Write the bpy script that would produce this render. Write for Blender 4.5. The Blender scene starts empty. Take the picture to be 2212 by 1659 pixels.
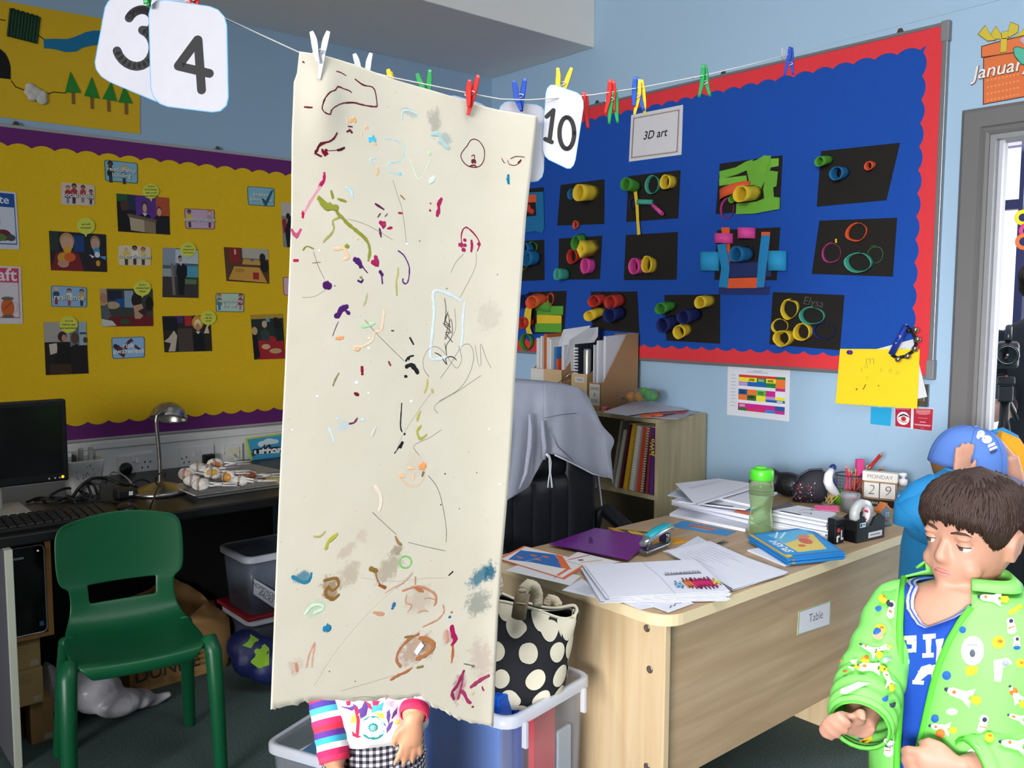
import bpy, math, random
import numpy as np
from mathutils import Vector, Matrix
from mathutils.bvhtree import BVHTree
random.seed(7)
SC = bpy.context.scene
COL = SC.collection
# ------------------------------------------------------------------ camera
IW, IH, FPX, CAMZ = 2212, 1659, 1910.0, 1.42
_az, _pi, _ro = math.radians(49.06), math.radians(5.03), math.radians(0.18)
FW = np.array([math.cos(_az)*math.cos(_pi), math.sin(_az)*math.cos(_pi), -math.sin(_pi)])
_r = np.array([math.sin(_az), -math.cos(_az), 0.0]); _u = np.cross(_r, FW)
RT = _r*math.cos(_ro)+_u*math.sin(_ro); UP = -_r*math.sin(_ro)+_u*math.cos(_ro)
CAM = np.array([0, 0, CAMZ])
cd = bpy.data.cameras.new('camera'); co = bpy.data.objects.new('camera', cd); COL.objects.link(co)
cd.sensor_width = 36; cd.lens = 36*FPX/IW; cd.clip_start = .02
co.matrix_world = Matrix(((RT[0], UP[0], -FW[0], 0), (RT[1], UP[1], -FW[1], 0), (RT[2], UP[2], -FW[2], CAMZ), (0, 0, 0, 1)))
SC.camera = co
# ------------------------------------------------------------------ light
SC.view_settings.view_transform = 'Standard'; SC.view_settings.look = 'None'
SC.view_settings.gamma = 1; SC.view_settings.use_curve_mapping = False
SC.view_settings.exposure = -0.2
wd = bpy.data.worlds.new('sky'); SC.world = wd; wd.use_nodes = True
wn = wd.node_tree.nodes; bg = wn['Background']; bg.inputs[0].default_value = (.86, .92, 1, 1); bg.inputs[1].default_value = 1.6
def lamp(name, kind, loc, direction, power, color=(1, 1, 1), size=(1, 1), angle=.5):
    l = bpy.data.lights.new(name, kind); l.energy = power; l.color = color
    if kind == 'AREA': l.shape = 'RECTANGLE'; l.size, l.size_y = size
    if kind == 'SUN': l.angle = math.radians(angle)
    o = bpy.data.objects.new(name, l); COL.objects.link(o); o.location = loc
    o.rotation_euler = Vector(direction).to_track_quat('-Z', 'Z' if abs(direction[2]) < .9 else 'Y').to_euler()
    return o
lamp('sun_light', 'SUN', (-3, 0, 3), (.93, -.10, -.27), 5.0, (1, .93, .8), angle=.9)
wl = lamp('window_daylight', 'AREA', (-5.7, -2.4, 2.15), (8.9, 2.9, -2.45), 132, (.98, .98, 1), (3.2, 1.3)); wl.data.spread = math.radians(56)
rl = lamp('overhead_fill', 'AREA', (1.5, .5, 3.13), (.12, .1, -1), 42, (.97, .98, 1), (2.2, 1.6)); rl.data.spread = math.radians(100)  # added fill under the closed ceiling, brightens the desk top; no roof window here
gb = lamp('upward_fill', 'AREA', (-5.7, -2.2, 1.3), (8.9, 3.6, 2.6), 45, (1, .97, .93), (3.2, .9)); gb.data.spread = math.radians(62)  # added lamp standing in for bounced light, lifts the soffit and bulkhead
lamp('door_daylight', 'AREA', (5.6, .1, 1.5), (-1, .15, -.05), 60, (.95, .97, 1), (1.6, 2.0))
# ------------------------------------------------------------------ pixel -> place
def ray(u, v): return FW+RT*((u-IW/2)/FPX)-UP*((v-IH/2)/FPX)
def onx(u, v, x): d = ray(u, v); return CAM+d*(x/d[0])
def ony(u, v, y): d = ray(u, v); return CAM+d*(y/d[1])
def onz(u, v, z): d = ray(u, v); return CAM+d*((z-CAMZ)/d[2])
def atd(u, v, t): return CAM+ray(u, v)*t
ZO = {'A': (0, 0), 'B': (0, 400), 'C': (0, 820), 'D': (0, 1160), 'E': (560, 0), 'F': (560, 400), 'G': (560, 820), 'H': (560, 1179),
      'I': (1060, 0), 'J': (1060, 350), 'K': (1060, 680), 'L': (1060, 1080), 'M': (1572, 0), 'N': (1572, 400), 'O': (1572, 820), 'P': (1572, 1179)}
def Z(k, x, y):
    s = 3.325 if k == 'D' else (1834/640 if k == 'L' else 3.45625)
    return ZO[k][0]+x/s, ZO[k][1]+y/s
# ------------------------------------------------------------------ materials
def lin(hx):
    hx = hx.lstrip('#'); hx = ''.join(q*2 for q in hx) if len(hx) == 3 else hx; c = [int(hx[i:i+2], 16)/255 for i in (0, 2, 4)]
    return tuple(x/12.92 if x <= .04045 else ((x+.055)/1.055)**2.4 for x in c)+(1,)
_MC = {}
def M(hx, rough=.6, var=.08, scale=30, bump=0, bscale=None, metal=0, trans=0, alpha=1, emit=0, sheen=0, coat=0, stretch=None, sss=0, ior=1.45):
    key = (hx, rough, var, scale, bump, bscale, metal, trans, alpha, emit, sheen, coat, stretch, sss, ior)
    if key in _MC: return _MC[key]
    m = bpy.data.materials.new('mat_'+hx.lstrip('#')); m.use_nodes = True; nt = m.node_tree; N = nt.nodes; L = nt.links
    b = N['Principled BSDF']; c = lin(hx)
    tc = N.new('ShaderNodeTexCoord'); mp = N.new('ShaderNodeMapping'); L.new(tc.outputs['Object'], mp.inputs[0])
    if stretch: mp.inputs['Scale'].default_value = stretch
    nz = N.new('ShaderNodeTexNoise'); nz.inputs['Scale'].default_value = scale; nz.inputs['Detail'].default_value = 4
    L.new(mp.outputs[0], nz.inputs['Vector'])
    mx = N.new('ShaderNodeMix'); mx.data_type = 'RGBA'
    mx.inputs[6].default_value = tuple(x*(1-var) for x in c[:3])+(1,); mx.inputs[7].default_value = tuple(min(1, x*(1+var)) for x in c[:3])+(1,)
    L.new(nz.outputs[0], mx.inputs[0]); L.new(mx.outputs[2], b.inputs['Base Color'])
    b.inputs['Roughness'].default_value = rough; b.inputs['Metallic'].default_value = metal
    b.inputs['Transmission Weight'].default_value = trans; b.inputs['Alpha'].default_value = alpha; b.inputs['IOR'].default_value = ior
    if sheen: b.inputs['Sheen Weight'].default_value = sheen
    if coat: b.inputs['Coat Weight'].default_value = coat
    if sss: b.inputs['Subsurface Weight'].default_value = sss; b.inputs['Subsurface Radius'].default_value = (.01, .004, .002)
    if emit: b.inputs['Emission Color'].default_value = c; b.inputs['Emission Strength'].default_value = emit
    if bump:
        n2 = N.new('ShaderNodeTexNoise'); n2.inputs['Scale'].default_value = bscale or scale*6; n2.inputs['Detail'].default_value = 3
        L.new(mp.outputs[0], n2.inputs['Vector'])
        bp = N.new('ShaderNodeBump'); bp.inputs['Strength'].default_value = bump; bp.inputs['Distance'].default_value = .004
        L.new(n2.outputs[0], bp.inputs['Height']); L.new(bp.outputs[0], b.inputs['Normal'])
    _MC[key] = m; return m
def wood(hx, dark, axis):
    key = ('wood', hx, dark, axis)
    if key in _MC: return _MC[key]
    m = bpy.data.materials.new('mat_wood'); m.use_nodes = True; nt = m.node_tree; N = nt.nodes; L = nt.links; b = N['Principled BSDF']
    tc = N.new('ShaderNodeTexCoord'); mp = N.new('ShaderNodeMapping'); L.new(tc.outputs['Object'], mp.inputs[0])
    mp.inputs['Scale'].default_value = tuple(.9 if i == axis else 14 for i in range(3))
    nz = N.new('ShaderNodeTexNoise'); nz.inputs['Scale'].default_value = 2.2; nz.inputs['Detail'].default_value = 6; nz.inputs['Distortion'].default_value = .6
    L.new(mp.outputs[0], nz.inputs[0])
    m2 = N.new('ShaderNodeMapping'); L.new(tc.outputs['Object'], m2.inputs[0]); m2.inputs['Scale'].default_value = tuple(1.3 if i == axis else 7 for i in range(3))
    vo = N.new('ShaderNodeTexVoronoi'); vo.inputs['Scale'].default_value = 1.0; L.new(m2.outputs[0], vo.inputs['Vector'])
    cr = N.new('ShaderNodeValToRGB'); e = cr.color_ramp.elements; e[0].position = .3; e[0].color = lin(dark); e[1].position = .68; e[1].color = lin(hx)
    L.new(nz.outputs[0], cr.inputs[0])
    hs = N.new('ShaderNodeMix'); hs.data_type = 'RGBA'; hs.blend_type = 'MULTIPLY'; hs.inputs[0].default_value = .12
    L.new(cr.outputs[0], hs.inputs[6]); bw = N.new('ShaderNodeRGBToBW'); L.new(vo.outputs['Color'], bw.inputs[0]); L.new(bw.outputs[0], hs.inputs[7]); L.new(hs.outputs[2], b.inputs['Base Color'])
    b.inputs['Roughness'].default_value = .42
    _MC[key] = m; return m
# ------------------------------------------------------------------ mesh building
ORG = {}
def V3(p): return np.array(p, float)
def nrm(v): v = V3(v); n = np.linalg.norm(v); return v/n if n > 1e-12 else v
class MB:
    def __init__(s): s.v = []; s.f = []; s.mi = []; s.sm = []; s.uv = {}
    def add(s, vs, fs, mi=0, sm=False):
        o = len(s.v); s.v += [tuple(map(float, p)) for p in vs]
        for f in fs: s.f.append(tuple(i+o for i in f)); s.mi.append(mi); s.sm.append(sm)
        return s
    def bx(s, x0, x1, y0, y1, z0, z1, mi=0):
        return s.hexa([(x0, y0, z0), (x1, y0, z0), (x1, y1, z0), (x0, y1, z0)], [(x0, y0, z1), (x1, y0, z1), (x1, y1, z1), (x0, y1, z1)], mi)
    def hexa(s, a, b, mi=0):
        return s.add(list(a)+list(b), [(3, 2, 1, 0), (4, 5, 6, 7), (0, 1, 5, 4), (1, 2, 6, 5), (2, 3, 7, 6), (3, 0, 4, 7)], mi)
    def obox(s, c, ax, ay, az, mi=0):   # centre and three half-axis vectors
        c, ax, ay, az = map(V3, (c, ax, ay, az))
        q = lambda z: [c-ax-ay+z, c+ax-ay+z, c+ax+ay+z, c-ax+ay+z]
        return s.hexa(q(-az), q(az), mi)
    def prism(s, poly, off, mi=0, sm=False):
        n = len(poly); a = [V3(p) for p in poly]; off = V3(off); b = [p+off for p in a]
        s.add(a+b, [tuple(range(n-1, -1, -1)), tuple(range(n, 2*n))], mi)
        return s.add(a+b, [(i, (i+1) % n, (i+1) % n+n, i+n) for i in range(n)], mi, sm)
    def poly(s, pts, mi=0): return s.add(pts, [tuple(range(len(pts)))], mi)
    def loft(s, rings, mi=0, caps=True, sm=True, closed=True, mis=None):
        n = len(rings[0]); o = len(s.v); vs = [p for r in rings for p in r]; fs = []; ml = []
        for k in range(len(rings)-1):
            for i in range(n if closed else n-1):
                j = (i+1) % n; fs.append((k*n+i, k*n+j, k*n+n+j, k*n+n+i)); ml.append(mis[k] if mis else mi)
        base = len(s.f); s.add(vs, fs, mi, sm)
        for i, q in enumerate(ml): s.mi[base+i] = q
        if caps and closed:
            s.f.append(tuple(o+i for i in range(n-1, -1, -1))); s.mi.append(mis[0] if mis else mi); s.sm.append(False)
            s.f.append(tuple(o+(len(rings)-1)*n+i for i in range(n))); s.mi.append(mis[-1] if mis else mi); s.sm.append(False)
        return s
    def tube(s, pts, r, n=8, mi=0, closed=False, flat=None, caps=True, mis=None):
        pts = [V3(p) for p in pts]; k = len(pts); rr = r if hasattr(r, '__len__') else [r]*k; rings = []; prev = None
        for i, p in enumerate(pts):
            t = nrm((pts[(i+1) % k] if closed or i < k-1 else p)-(pts[i-1] if closed or i > 0 else p))
            if flat is not None: a = nrm(np.cross(t, flat[0])); b = nrm(flat[0])*flat[1]
            else:
                if prev is None: ref = V3((0, 0, 1)) if abs(t[2]) < .9 else V3((1, 0, 0)); a = nrm(np.cross(t, ref))
                else: a = nrm(prev-t*np.dot(prev, t))
                prev = a; b = np.cross(t, a)
            rings.append([p+rr[i]*(a*math.cos(q)+b*math.sin(q)) for q in (2*math.pi*j/n for j in range(n))])
        if closed: rings.append(rings[0])
        return s.loft(rings, mi, caps and not closed, True, mis=mis)
    def lathe(s, prof, c, n=24, mi=0, mis=None, axis=(0, 0, 1), caps=True):
        ax = nrm(axis); a = nrm(np.cross(ax, (1, 0, 0) if abs(ax[0]) < .9 else (0, 1, 0))); b = np.cross(ax, a); c = V3(c)
        return s.loft([[c+ax*z+r*(a*math.cos(q)+b*math.sin(q)) for q in (2*math.pi*j/n for j in range(n))] for r, z in prof], mi, caps, True, mis=mis)
    def ball(s, c, r, n=12, mi=0, m=8):
        r = r if hasattr(r, '__len__') else (r, r, r); c = V3(c)
        return s.loft([[c+V3((r[0]*math.sin(p)*math.cos(q), r[1]*math.sin(p)*math.sin(q), -r[2]*math.cos(p))) for q in (2*math.pi*j/n for j in range(n))] for p in (max(.02, min(math.pi-.02, math.pi*i/m)) for i in range(m+1))], mi)
    def grid(s, fn, nu, nv, mi=0, sm=True, uvfn=None):
        o = len(s.v); vs = [fn(i/nu, j/nv) for j in range(nv+1) for i in range(nu+1)]
        s.add(vs, [(j*(nu+1)+i, j*(nu+1)+i+1, (j+1)*(nu+1)+i+1, (j+1)*(nu+1)+i) for j in range(nv) for i in range(nu)], mi, sm)
        if uvfn:
            for j in range(nv+1):
                for i in range(nu+1): s.uv[o+j*(nu+1)+i] = uvfn(i/nu, j/nv)
        return s
    def xf(s, m):
        m = Matrix(m); s.v = [tuple(m @ Vector(p)) for p in s.v]; return s
    def build(s, name, mats, parent=None, bevel=0, solid=0, sub=0, loc=None, bseg=2, offset=-1):
        org = ORG[parent.name] if parent else (V3(loc) if loc is not None else (V3(s.v).min(0)+V3(s.v).max(0))/2*V3((1, 1, 0))+V3((0, 0, V3(s.v)[:, 2].min())))
        me = bpy.data.meshes.new(name); me.from_pydata([tuple(V3(p)-org) for p in s.v], [], s.f)
        for m in (mats if isinstance(mats, (list, tuple)) else [mats]): me.materials.append(m)
        me.polygons.foreach_set('material_index', s.mi); me.polygons.foreach_set('use_smooth', s.sm)
        if s.uv:
            ul = me.uv_layers.new(name='UVMap')
            for lp in me.loops: ul.data[lp.index].uv = s.uv.get(lp.vertex_index, (0, 0))
        me.update()
        o = bpy.data.objects.new(name, me); COL.objects.link(o)
        if parent: o.parent = parent
        else: o.location = org
        ORG[o.name] = org
        if solid: q = o.modifiers.new('thickness', 'SOLIDIFY'); q.thickness = solid; q.offset = offset
        if bevel: q = o.modifiers.new('edge', 'BEVEL'); q.width = bevel; q.segments = bseg; q.limit_method = 'ANGLE'; q.angle_limit = .6
        if sub: q = o.modifiers.new('smooth', 'SUBSURF'); q.levels = sub; q.render_levels = sub
        return o
def tag(o, label=None, cat=None, group=None, kind=None):
    for k, v in (('label', label), ('category', cat), ('group', group), ('kind', kind)):
        if v: o[k] = v
    return o
def T(name, label, cat, loc, group=None):
    o = bpy.data.objects.new(name, None); COL.objects.link(o); o.location = tuple(loc); o.empty_display_size = .05; ORG[o.name] = V3(loc)
    return tag(o, label, cat, group)
def copy_tree(o, loc, label=None, rotz=None):
    def rec(a, par):
        c = a.copy(); COL.objects.link(c); ORG[c.name] = ORG[a.name]
        if par: c.parent = par
        for ch in a.children: rec(ch, c)
        return c
    r = rec(o, None); r.location = tuple(loc)
    if rotz is not None: r.rotation_euler[2] = rotz
    if label: r['label'] = label
    return r
_TX = {}
def text_mesh(st, shear=0, bold=0):
    if (st, shear, bold) not in _TX:
        cu = bpy.data.curves.new('t', 'FONT'); cu.body = st; cu.align_x = 'CENTER'; cu.align_y = 'CENTER'; cu.shear = shear; cu.offset = bold; cu.resolution_u = 3
        o = bpy.data.objects.new('t', cu); me = o.to_mesh()
        _TX[(st, shear, bold)] = ([tuple(v.co) for v in me.vertices], [tuple(p.vertices) for p in me.polygons])
        o.to_mesh_clear(); bpy.data.objects.remove(o); bpy.data.curves.remove(cu)
    return _TX[(st, shear, bold)]
def put_text(mb, st, c, right, up, size, mi=0, shear=0, bold=0, th=None):
    vs, fs = text_mesh(st, shear, bold); c, right, up = V3(c), nrm(right)*size, nrm(up)*size
    mb.add([c+right*p[0]+up*p[1] for p in vs], fs, mi); return mb
class Card:
    """a flat thing (sheet, photo, card) with its flat print: corners TL, TR, BR, BL in space"""
    def __init__(s, name, q, n, hx, th=.0012, label=None, cat=None, group=None, parent=None, mat=None, outline=None, bend=None):
        s.q = [V3(p) for p in q]; s.n = nrm(n); s.th = th; s.k = 0; s.p = MB(); s.pm = []; s.t = MB(); s.tm = []; s.parent = parent
        ol = [s.at(a, b) for a, b in (outline or [(0, 0), (1, 0), (1, 1), (0, 1)])]
        mb = MB().prism(ol, s.n*th)
        s.o = mb.build(name, mat or M(hx, .7, .04, 20), parent, loc=None if parent else sum(s.q)/4)
        if label: tag(s.o, label, cat, group)
    def at(s, a, b, off=0):
        q = s.q; p = q[0]*(1-a)*(1-b)+q[1]*a*(1-b)+q[2]*a*b+q[3]*(1-a)*b
        return p+s.n*off
    def _m(s, lst, hx):
        m = M(hx, .65, .05, 60)
        if m not in lst: lst.append(m)
        return lst.index(m)
    def off(s): s.k += 1; return s.th+.0002+.00006*s.k
    def pol(s, pts, hx): o = s.off(); s.p.poly([s.at(a, b, o) for a, b in pts], s._m(s.pm, hx)); return s
    def rect(s, a, b, c, d, hx): return s.pol([(a, b), (c, b), (c, d), (a, d)], hx)
    def ell(s, a, b, ra, rb, hx, n=14): return s.pol([(a+ra*math.cos(2*math.pi*i/n), b+rb*math.sin(2*math.pi*i/n)) for i in range(n)], hx)
    def line(s, pts, w, hx):
        o = s.off(); m = s._m(s.pm, hx); P = [s.at(a, b, o) for a, b in pts]
        for i in range(len(P)-1):
            d = nrm(P[i+1]-P[i]); e = np.cross(s.n, d)*w/2; s.p.poly([P[i]-e-d*w*.2, P[i+1]-e+d*w*.2, P[i+1]+e+d*w*.2, P[i]+e-d*w*.2], m)
        return s
    def txt(s, st, a, b, size, hx, shear=0, bold=0, rot=0):
        o = s.off(); c = s.at(a, b, o); r = nrm(s.at(min(a+.1, 1.1), b)-s.at(a, b)); u = np.cross(s.n, r)
        if rot: r, u = r*math.cos(rot)+u*math.sin(rot), u*math.cos(rot)-r*math.sin(rot)
        put_text(s.t, st, c, r, u, size, s._m(s.tm, hx), shear, bold); return s
    def done(s):
        par = s.o
        if s.p.f: s.p.build('print', s.pm, par)
        if s.t.f: s.t.build('lettering', s.tm, par)
        return s.o
def seal(mb, name, mats, parent, voxel=.006, smooth=4, shrink=0, loc=None):
    """close overlapping lofts into one continuous skin"""
    me = bpy.data.meshes.new('tmp'); me.from_pydata(mb.v, [], mb.f); o = bpy.data.objects.new('tmp', me); COL.objects.link(o)
    r = o.modifiers.new('r', 'REMESH'); r.mode = 'VOXEL'; r.voxel_size = voxel
    if smooth: q = o.modifiers.new('s', 'SMOOTH'); q.iterations = smooth; q.factor = .5
    dg = bpy.context.evaluated_depsgraph_get(); ev = o.evaluated_get(dg); m2 = ev.to_mesh()
    out = MB(); out.add([tuple(v.co) for v in m2.vertices], [tuple(p.vertices) for p in m2.polygons], 0, True)
    ev.to_mesh_clear(); bpy.data.objects.remove(o); bpy.data.meshes.remove(me)
    if name is None: return out
    return out.build(name, mats, parent, loc=loc)
# ------------------------------------------------------------------ the room
WX, WY = 3.2, 3.869            # planes of the wall with the blue board and the wall with the yellow board
SOF, CEIL = 2.673, 3.15
def struct(name, mb, mat, parent=None, **k):
    o = mb.build(name, mat, parent, loc=(0, 0, 0) if not parent else None, **k)
    if not parent: o['kind'] = 'structure'
    return o
def carpet():
    m = bpy.data.materials.new('mat_carpet'); m.use_nodes = True; nt = m.node_tree; N = nt.nodes; L = nt.links; b = N['Principled BSDF']
    tc = N.new('ShaderNodeTexCoord'); nz = N.new('ShaderNodeTexNoise'); nz.inputs['Scale'].default_value = 260; nz.inputs['Detail'].default_value = 3
    L.new(tc.outputs['Object'], nz.inputs[0]); cr = N.new('ShaderNodeValToRGB'); e = cr.color_ramp.elements
    e[0].position = .35; e[0].color = lin('#223130'); e[1].position = .7; e[1].color = lin('#576d68'); L.new(nz.outputs[0], cr.inputs[0]); L.new(cr.outputs[0], b.inputs['Base Color'])
    bp = N.new('ShaderNodeBump'); bp.inputs['Strength'].default_value = .8; bp.inputs['Distance'].default_value = .004; L.new(nz.outputs[0], bp.inputs['Height']); L.new(bp.outputs[0], b.inputs['Normal'])
    b.inputs['Roughness'].default_value = .95; return m
PAINT = M('#a0bdd6', .55, .03, 3, .06, 160)
WHITE = M('#e4e3df', .6, .03, 4, .04, 120)
struct('floor', MB().bx(-5.8, 3.3, -4.3, WY+.1, -.06, 0), carpet())
struct('wall_left', MB().bx(-5.8, WX+.1, WY, WY+.1, 0, CEIL), PAINT)
DY0, DY1, DZ = .34, 1.239, 2.0  # door opening
struct('wall_right', MB().bx(WX, WX+.1, DY1+.02, WY, 0, CEIL).bx(WX, WX+.1, -4.3, DY0, 0, CEIL).bx(WX, WX+.1, DY0, DY1+.02, DZ+.02, CEIL), PAINT)
struct('wall_back', MB().bx(-5.8, WX+.1, -4.4, -4.3, 0, CEIL), M('#8a8f90', .6, .05, 4))
WY0, WY1, WZ0, WZ1 = -4.0, 2.2, .85, 2.75
struct('wall_window', MB().bx(-5.9, -5.8, -4.3, WY0, 0, CEIL).bx(-5.9, -5.8, WY1, WY, 0, CEIL).bx(-5.9, -5.8, WY0, WY1, 0, WZ0).bx(-5.9, -5.8, WY0, WY1, WZ1, CEIL), PAINT)
w1 = struct('window_1', MB().bx(-5.88, -5.82, WY0, WY1, WZ0, WZ0+.05).bx(-5.88, -5.82, WY0, WY1, WZ1-.05, WZ1), WHITE)
for k in range(6):
    yy = WY0+(WY1-WY0-.05)*k/5; struct('mullion', MB().bx(-5.88, -5.82, yy, yy+.05, WZ0, WZ1), WHITE, w1)
struct('ceiling', MB().bx(-5.8, WX+.1, -4.4, WY+.1, CEIL, CEIL+.1), WHITE)
EDGE = 3.085
bh = struct('trim_1', MB().bx(-5.8, WX, EDGE, WY, SOF, CEIL), M('#efece6', .6, .03, 4, .04, 120), bevel=.004)
# door: frame, architrave and what is beyond it
GREY = M('#6f6d6d', .45, .04, 20)
d1 = struct('door_1', MB().bx(WX-.005, WX+.105, DY1-.018, DY1+.02, 0, DZ-.018).bx(WX-.005, WX+.105, DY0, DY0+.035, 0, DZ-.018).bx(WX-.005, WX+.105, DY0, DY1+.02, DZ-.018, DZ+.02), M('#8f8f92', .4, .03, 20))
def arch2(y_in, y_out, z_in):   # stepped moulding swept round the opening in one piece
    steps = [(0, .014), (.10, .020), (.24, .016), (.30, .024), (.86, .024), (1, .012)]
    m = MB()
    path = [(DY1-.002, 0), (DY1-.002, DZ-.002), (DY0+.012, DZ-.002), (DY0+.012, 0)]
    W_ = .093; outd = [((1, 0)), ((1, 1)), ((-1, 1)), ((-1, 0))]
    rows = []
    for (y, z), (oy, oz) in zip(path, outd):
        r = [(WX, y, z)]
        for f, d in steps: r.append((WX-d, y+oy*W_*f, z+oz*W_*f))
        for f, d in ((1, 0),): r.append((WX-d, y+oy*W_*f, z+oz*W_*f))
        rows.append(r)
    # sharp stepped profile: duplicate columns so that every step gets its own flat face
    m.loft(rows, 0, True, False); return m
struct('architrave', arch2(0, 0, 0), GREY, d1)
struct('door_stop', MB().bx(WX+.03, WX+.05, DY1-.03, DY1-.018, 0, DZ-.018), M('#b9bac2', .4, .03, 20), d1)
# lobby beyond the doorway with a glazed outer screen
struct('floor_lobby', MB().bx(WX+.1, 6.2, -1.6, 3.4, -.06, 0), M('#5d9a95', .5, .05, 8))
struct('wall_lobby', MB().bx(WX+.1, 6.2, 3.4, 3.5, 0, CEIL), M('#d9dbe6', .6, .03, 4))
struct('wall_lobby_end', MB().bx(6.2, 6.3, 2.9, 3.5, 0, CEIL).bx(6.2, 6.3, -1.6, 3.5, 2.55, CEIL), M('#d9dbe6', .6, .03, 4))
scr = struct('window_2', MB().bx(6.18, 6.28, -1.6, 2.9, 0, .12).bx(6.18, 6.28, -1.6, 2.9, 2.45, 2.57), M('#a9a2cf', .5, .03, 5))
for yy, ww, hx in ((2.72, .09, '#a9a2cf'), (2.40, .055, '#36345e'), (2.15, .05, '#36345e'), (1.6, .07, '#a9a2cf'), (.6, .07, '#a9a2cf'), (-.5, .07, '#a9a2cf')):
    struct('mullion', MB().bx(6.17, 6.27, yy, yy+ww, .1, 2.5), M(hx, .5, .03, 5), scr)
struct('transom', MB().bx(6.18, 6.26, 1.6, 2.72, 2.05, 2.11), M('#36345e', .5, .03, 5), scr)
struct('pane', MB().bx(6.215, 6.222, -1.6, 2.9, .12, 2.45), M('#ffffff', .02, 0, 5, trans=1, ior=1.01), scr)
struct('baseboard_right', MB().bx(WX-.014, WX, DY1+.1, WY, 0, .09), WHITE)
struct('baseboard_left', MB().bx(-5.8, WX, WY-.014, WY, 0, .09), WHITE)
# trunking along the wall under the yellow board
TZ0, TZ1 = .62, .855
tr = struct('trim_2', MB().bx(-2.6, 2.5, WY-.05, WY, TZ0, .83), M('#e6e4e1', .45, .03, 8), bevel=.004)
struct('ledge', MB().bx(-2.6, 2.5, WY-.058, WY, .83, .862), M('#e9e7e4', .45, .03, 8), tr, bevel=.004)
# ------------------------------------------------------------------ display boards
def strip(mb, p0, p1, inward, nv, th, waves, width, depth, mi=0):
    p0, p1, inward, nv = map(V3, (p0, p1, inward, nv)); m = waves*6; top = []; bot = []
    for i in range(m+1):
        t = i/m; q = p0+(p1-p0)*t; top.append(q+nv*th); bot.append(q+inward*(width+depth*((1-abs(math.sin(math.pi*waves*t))**.8)-.5))+nv*th)
    mb.loft([top, bot], mi, False, False, closed=False)
    mb.loft([bot, [p-nv*th for p in bot]], mi, False, False, closed=False)
    mb.loft([[p-nv*th for p in top], top], mi, False, False, closed=False)
RX, LY = WX-.020, WY-.020       # faces of the boards
FELT_B = M('#0e48a4', .9, .10, 90, .25, 500); FELT_Y = M('#ecbf14', .9, .06, 90, .2, 500)
RB = (1.397, 3.80, 1.174, 2.393)   # y0,y1,z0,z1
br = T('display_board', 'large blue felt notice board with red scalloped border on the doorway wall', 'notice board', (WX, 2.6, 1.174))
MB().bx(RX, WX, RB[0], RB[1], RB[2], RB[3]).build('felt_panel', FELT_B, br)
RED = M('#d8333c', .75, .06, 50, .1, 300)
m = MB(); n = (-1, 0, 0)
strip(m, (RX, RB[1], RB[3]-.006), (RX, RB[0], RB[3]-.006), (0, 0, -1), n, .0015, 29, .058, .014)
m.build('border_strip', RED, br)
m = MB(); strip(m, (RX, RB[1], RB[2]+.006), (RX, RB[0], RB[2]+.006), (0, 0, 1), n, .0015, 29, .058, .014); m.build('border_strip', RED, br)
m = MB(); strip(m, (RX-.0008, RB[0]+.006, RB[3]), (RX-.0008, RB[0]+.006, RB[2]), (0, 1, 0), n, .0015, 15, .058, .014); m.build('border_strip', RED, br)
ALU = M('#8d8f92', .4, .05, 30, metal=.6)
m = MB().bx(RX-.004, WX, RB[0]-.012, RB[1], RB[3]-.006, RB[3]+.006).bx(RX-.004, WX, RB[0]-.012, RB[1], RB[2]-.008, RB[2]+.006).bx(RX-.004, WX, RB[0]-.012, RB[0]+.006, RB[2]-.008, RB[3]+.006)
m.build('frame', ALU, br, bevel=.002)
for z in (RB[2], RB[3]-.05): MB().bx(RX-.007, WX, RB[0]-.016, RB[0]+.012, z-.01, z+.06).build('frame_corner', M('#7c7d80', .5, .05, 30), br, bevel=.003)
def clip(parent, c, n, t):
    c, n, t = map(V3, (c, n, t)); mm = MB(); mm.prism([c-t*.014, c+t*.014, c+t*.006+V3((0, 0, .018)), c-t*.006+V3((0, 0, .018))], n*.004); mm.lathe([(.004, 0), (.004, .003), (.001, .004)], c+V3((0, 0, .009))+n*.004, 8, axis=n)
    return mm.build('mirror_plate', M('#6a6458', .4, .1, 60, metal=.8), parent)
for u, v in ((1945, 74), (1563, 162), (1290, 228)):
    p = onx(u, v, WX-.012); clip(br, (WX-.012, p[1], RB[3]+.004), (-1, 0, 0), (0, 1, 0))
LB = (-.35, 2.35, .87, 2.096)
bl = T('display_board', 'large yellow felt notice board with purple scalloped border above the black desk', 'notice board', (1, WY, .87))
MB().bx(LB[0], LB[1], LY, WY, LB[2], LB[3]).build('felt_panel', FELT_Y, bl)
PUR = M('#6b2470', .8, .06, 50, .1, 300); n = (0, -1, 0)
m = MB(); strip(m, (LB[0], LY, LB[3]-.006), (LB[1], LY, LB[3]-.006), (0, 0, -1), n, .0015, 33, .062, .014); m.build('border_strip', PUR, bl)
m = MB(); strip(m, (LB[0], LY, LB[2]+.004), (LB[1], LY, LB[2]+.004), (0, 0, 1), n, .0015, 33, .062, .014); m.build('border_strip', PUR, bl)
MB().bx(LB[0], LB[1], LY-.004, WY, LB[3]-.006, LB[3]+.006).bx(LB[0], LB[1], LY-.004, WY, LB[2]-.006, LB[2]+.004).build('frame', M('#a9a6a3', .45, .05, 30), bl, bevel=.002)
for u, v in ((34, 267), (470, 322)):
    p = ony(u, v, WY-.012); clip(bl, (p[0], WY-.012, LB[3]+.004), (0, -1, 0), (1, 0, 0))
# places on the boards: pixel -> point
def PR(u, v, off=0): return onx(u, v, RX-off)
def PL(u, v, off=0): return ony(u, v, LY-off)
NR, NL = V3((-1, 0, 0)), V3((0, -1, 0))
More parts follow.
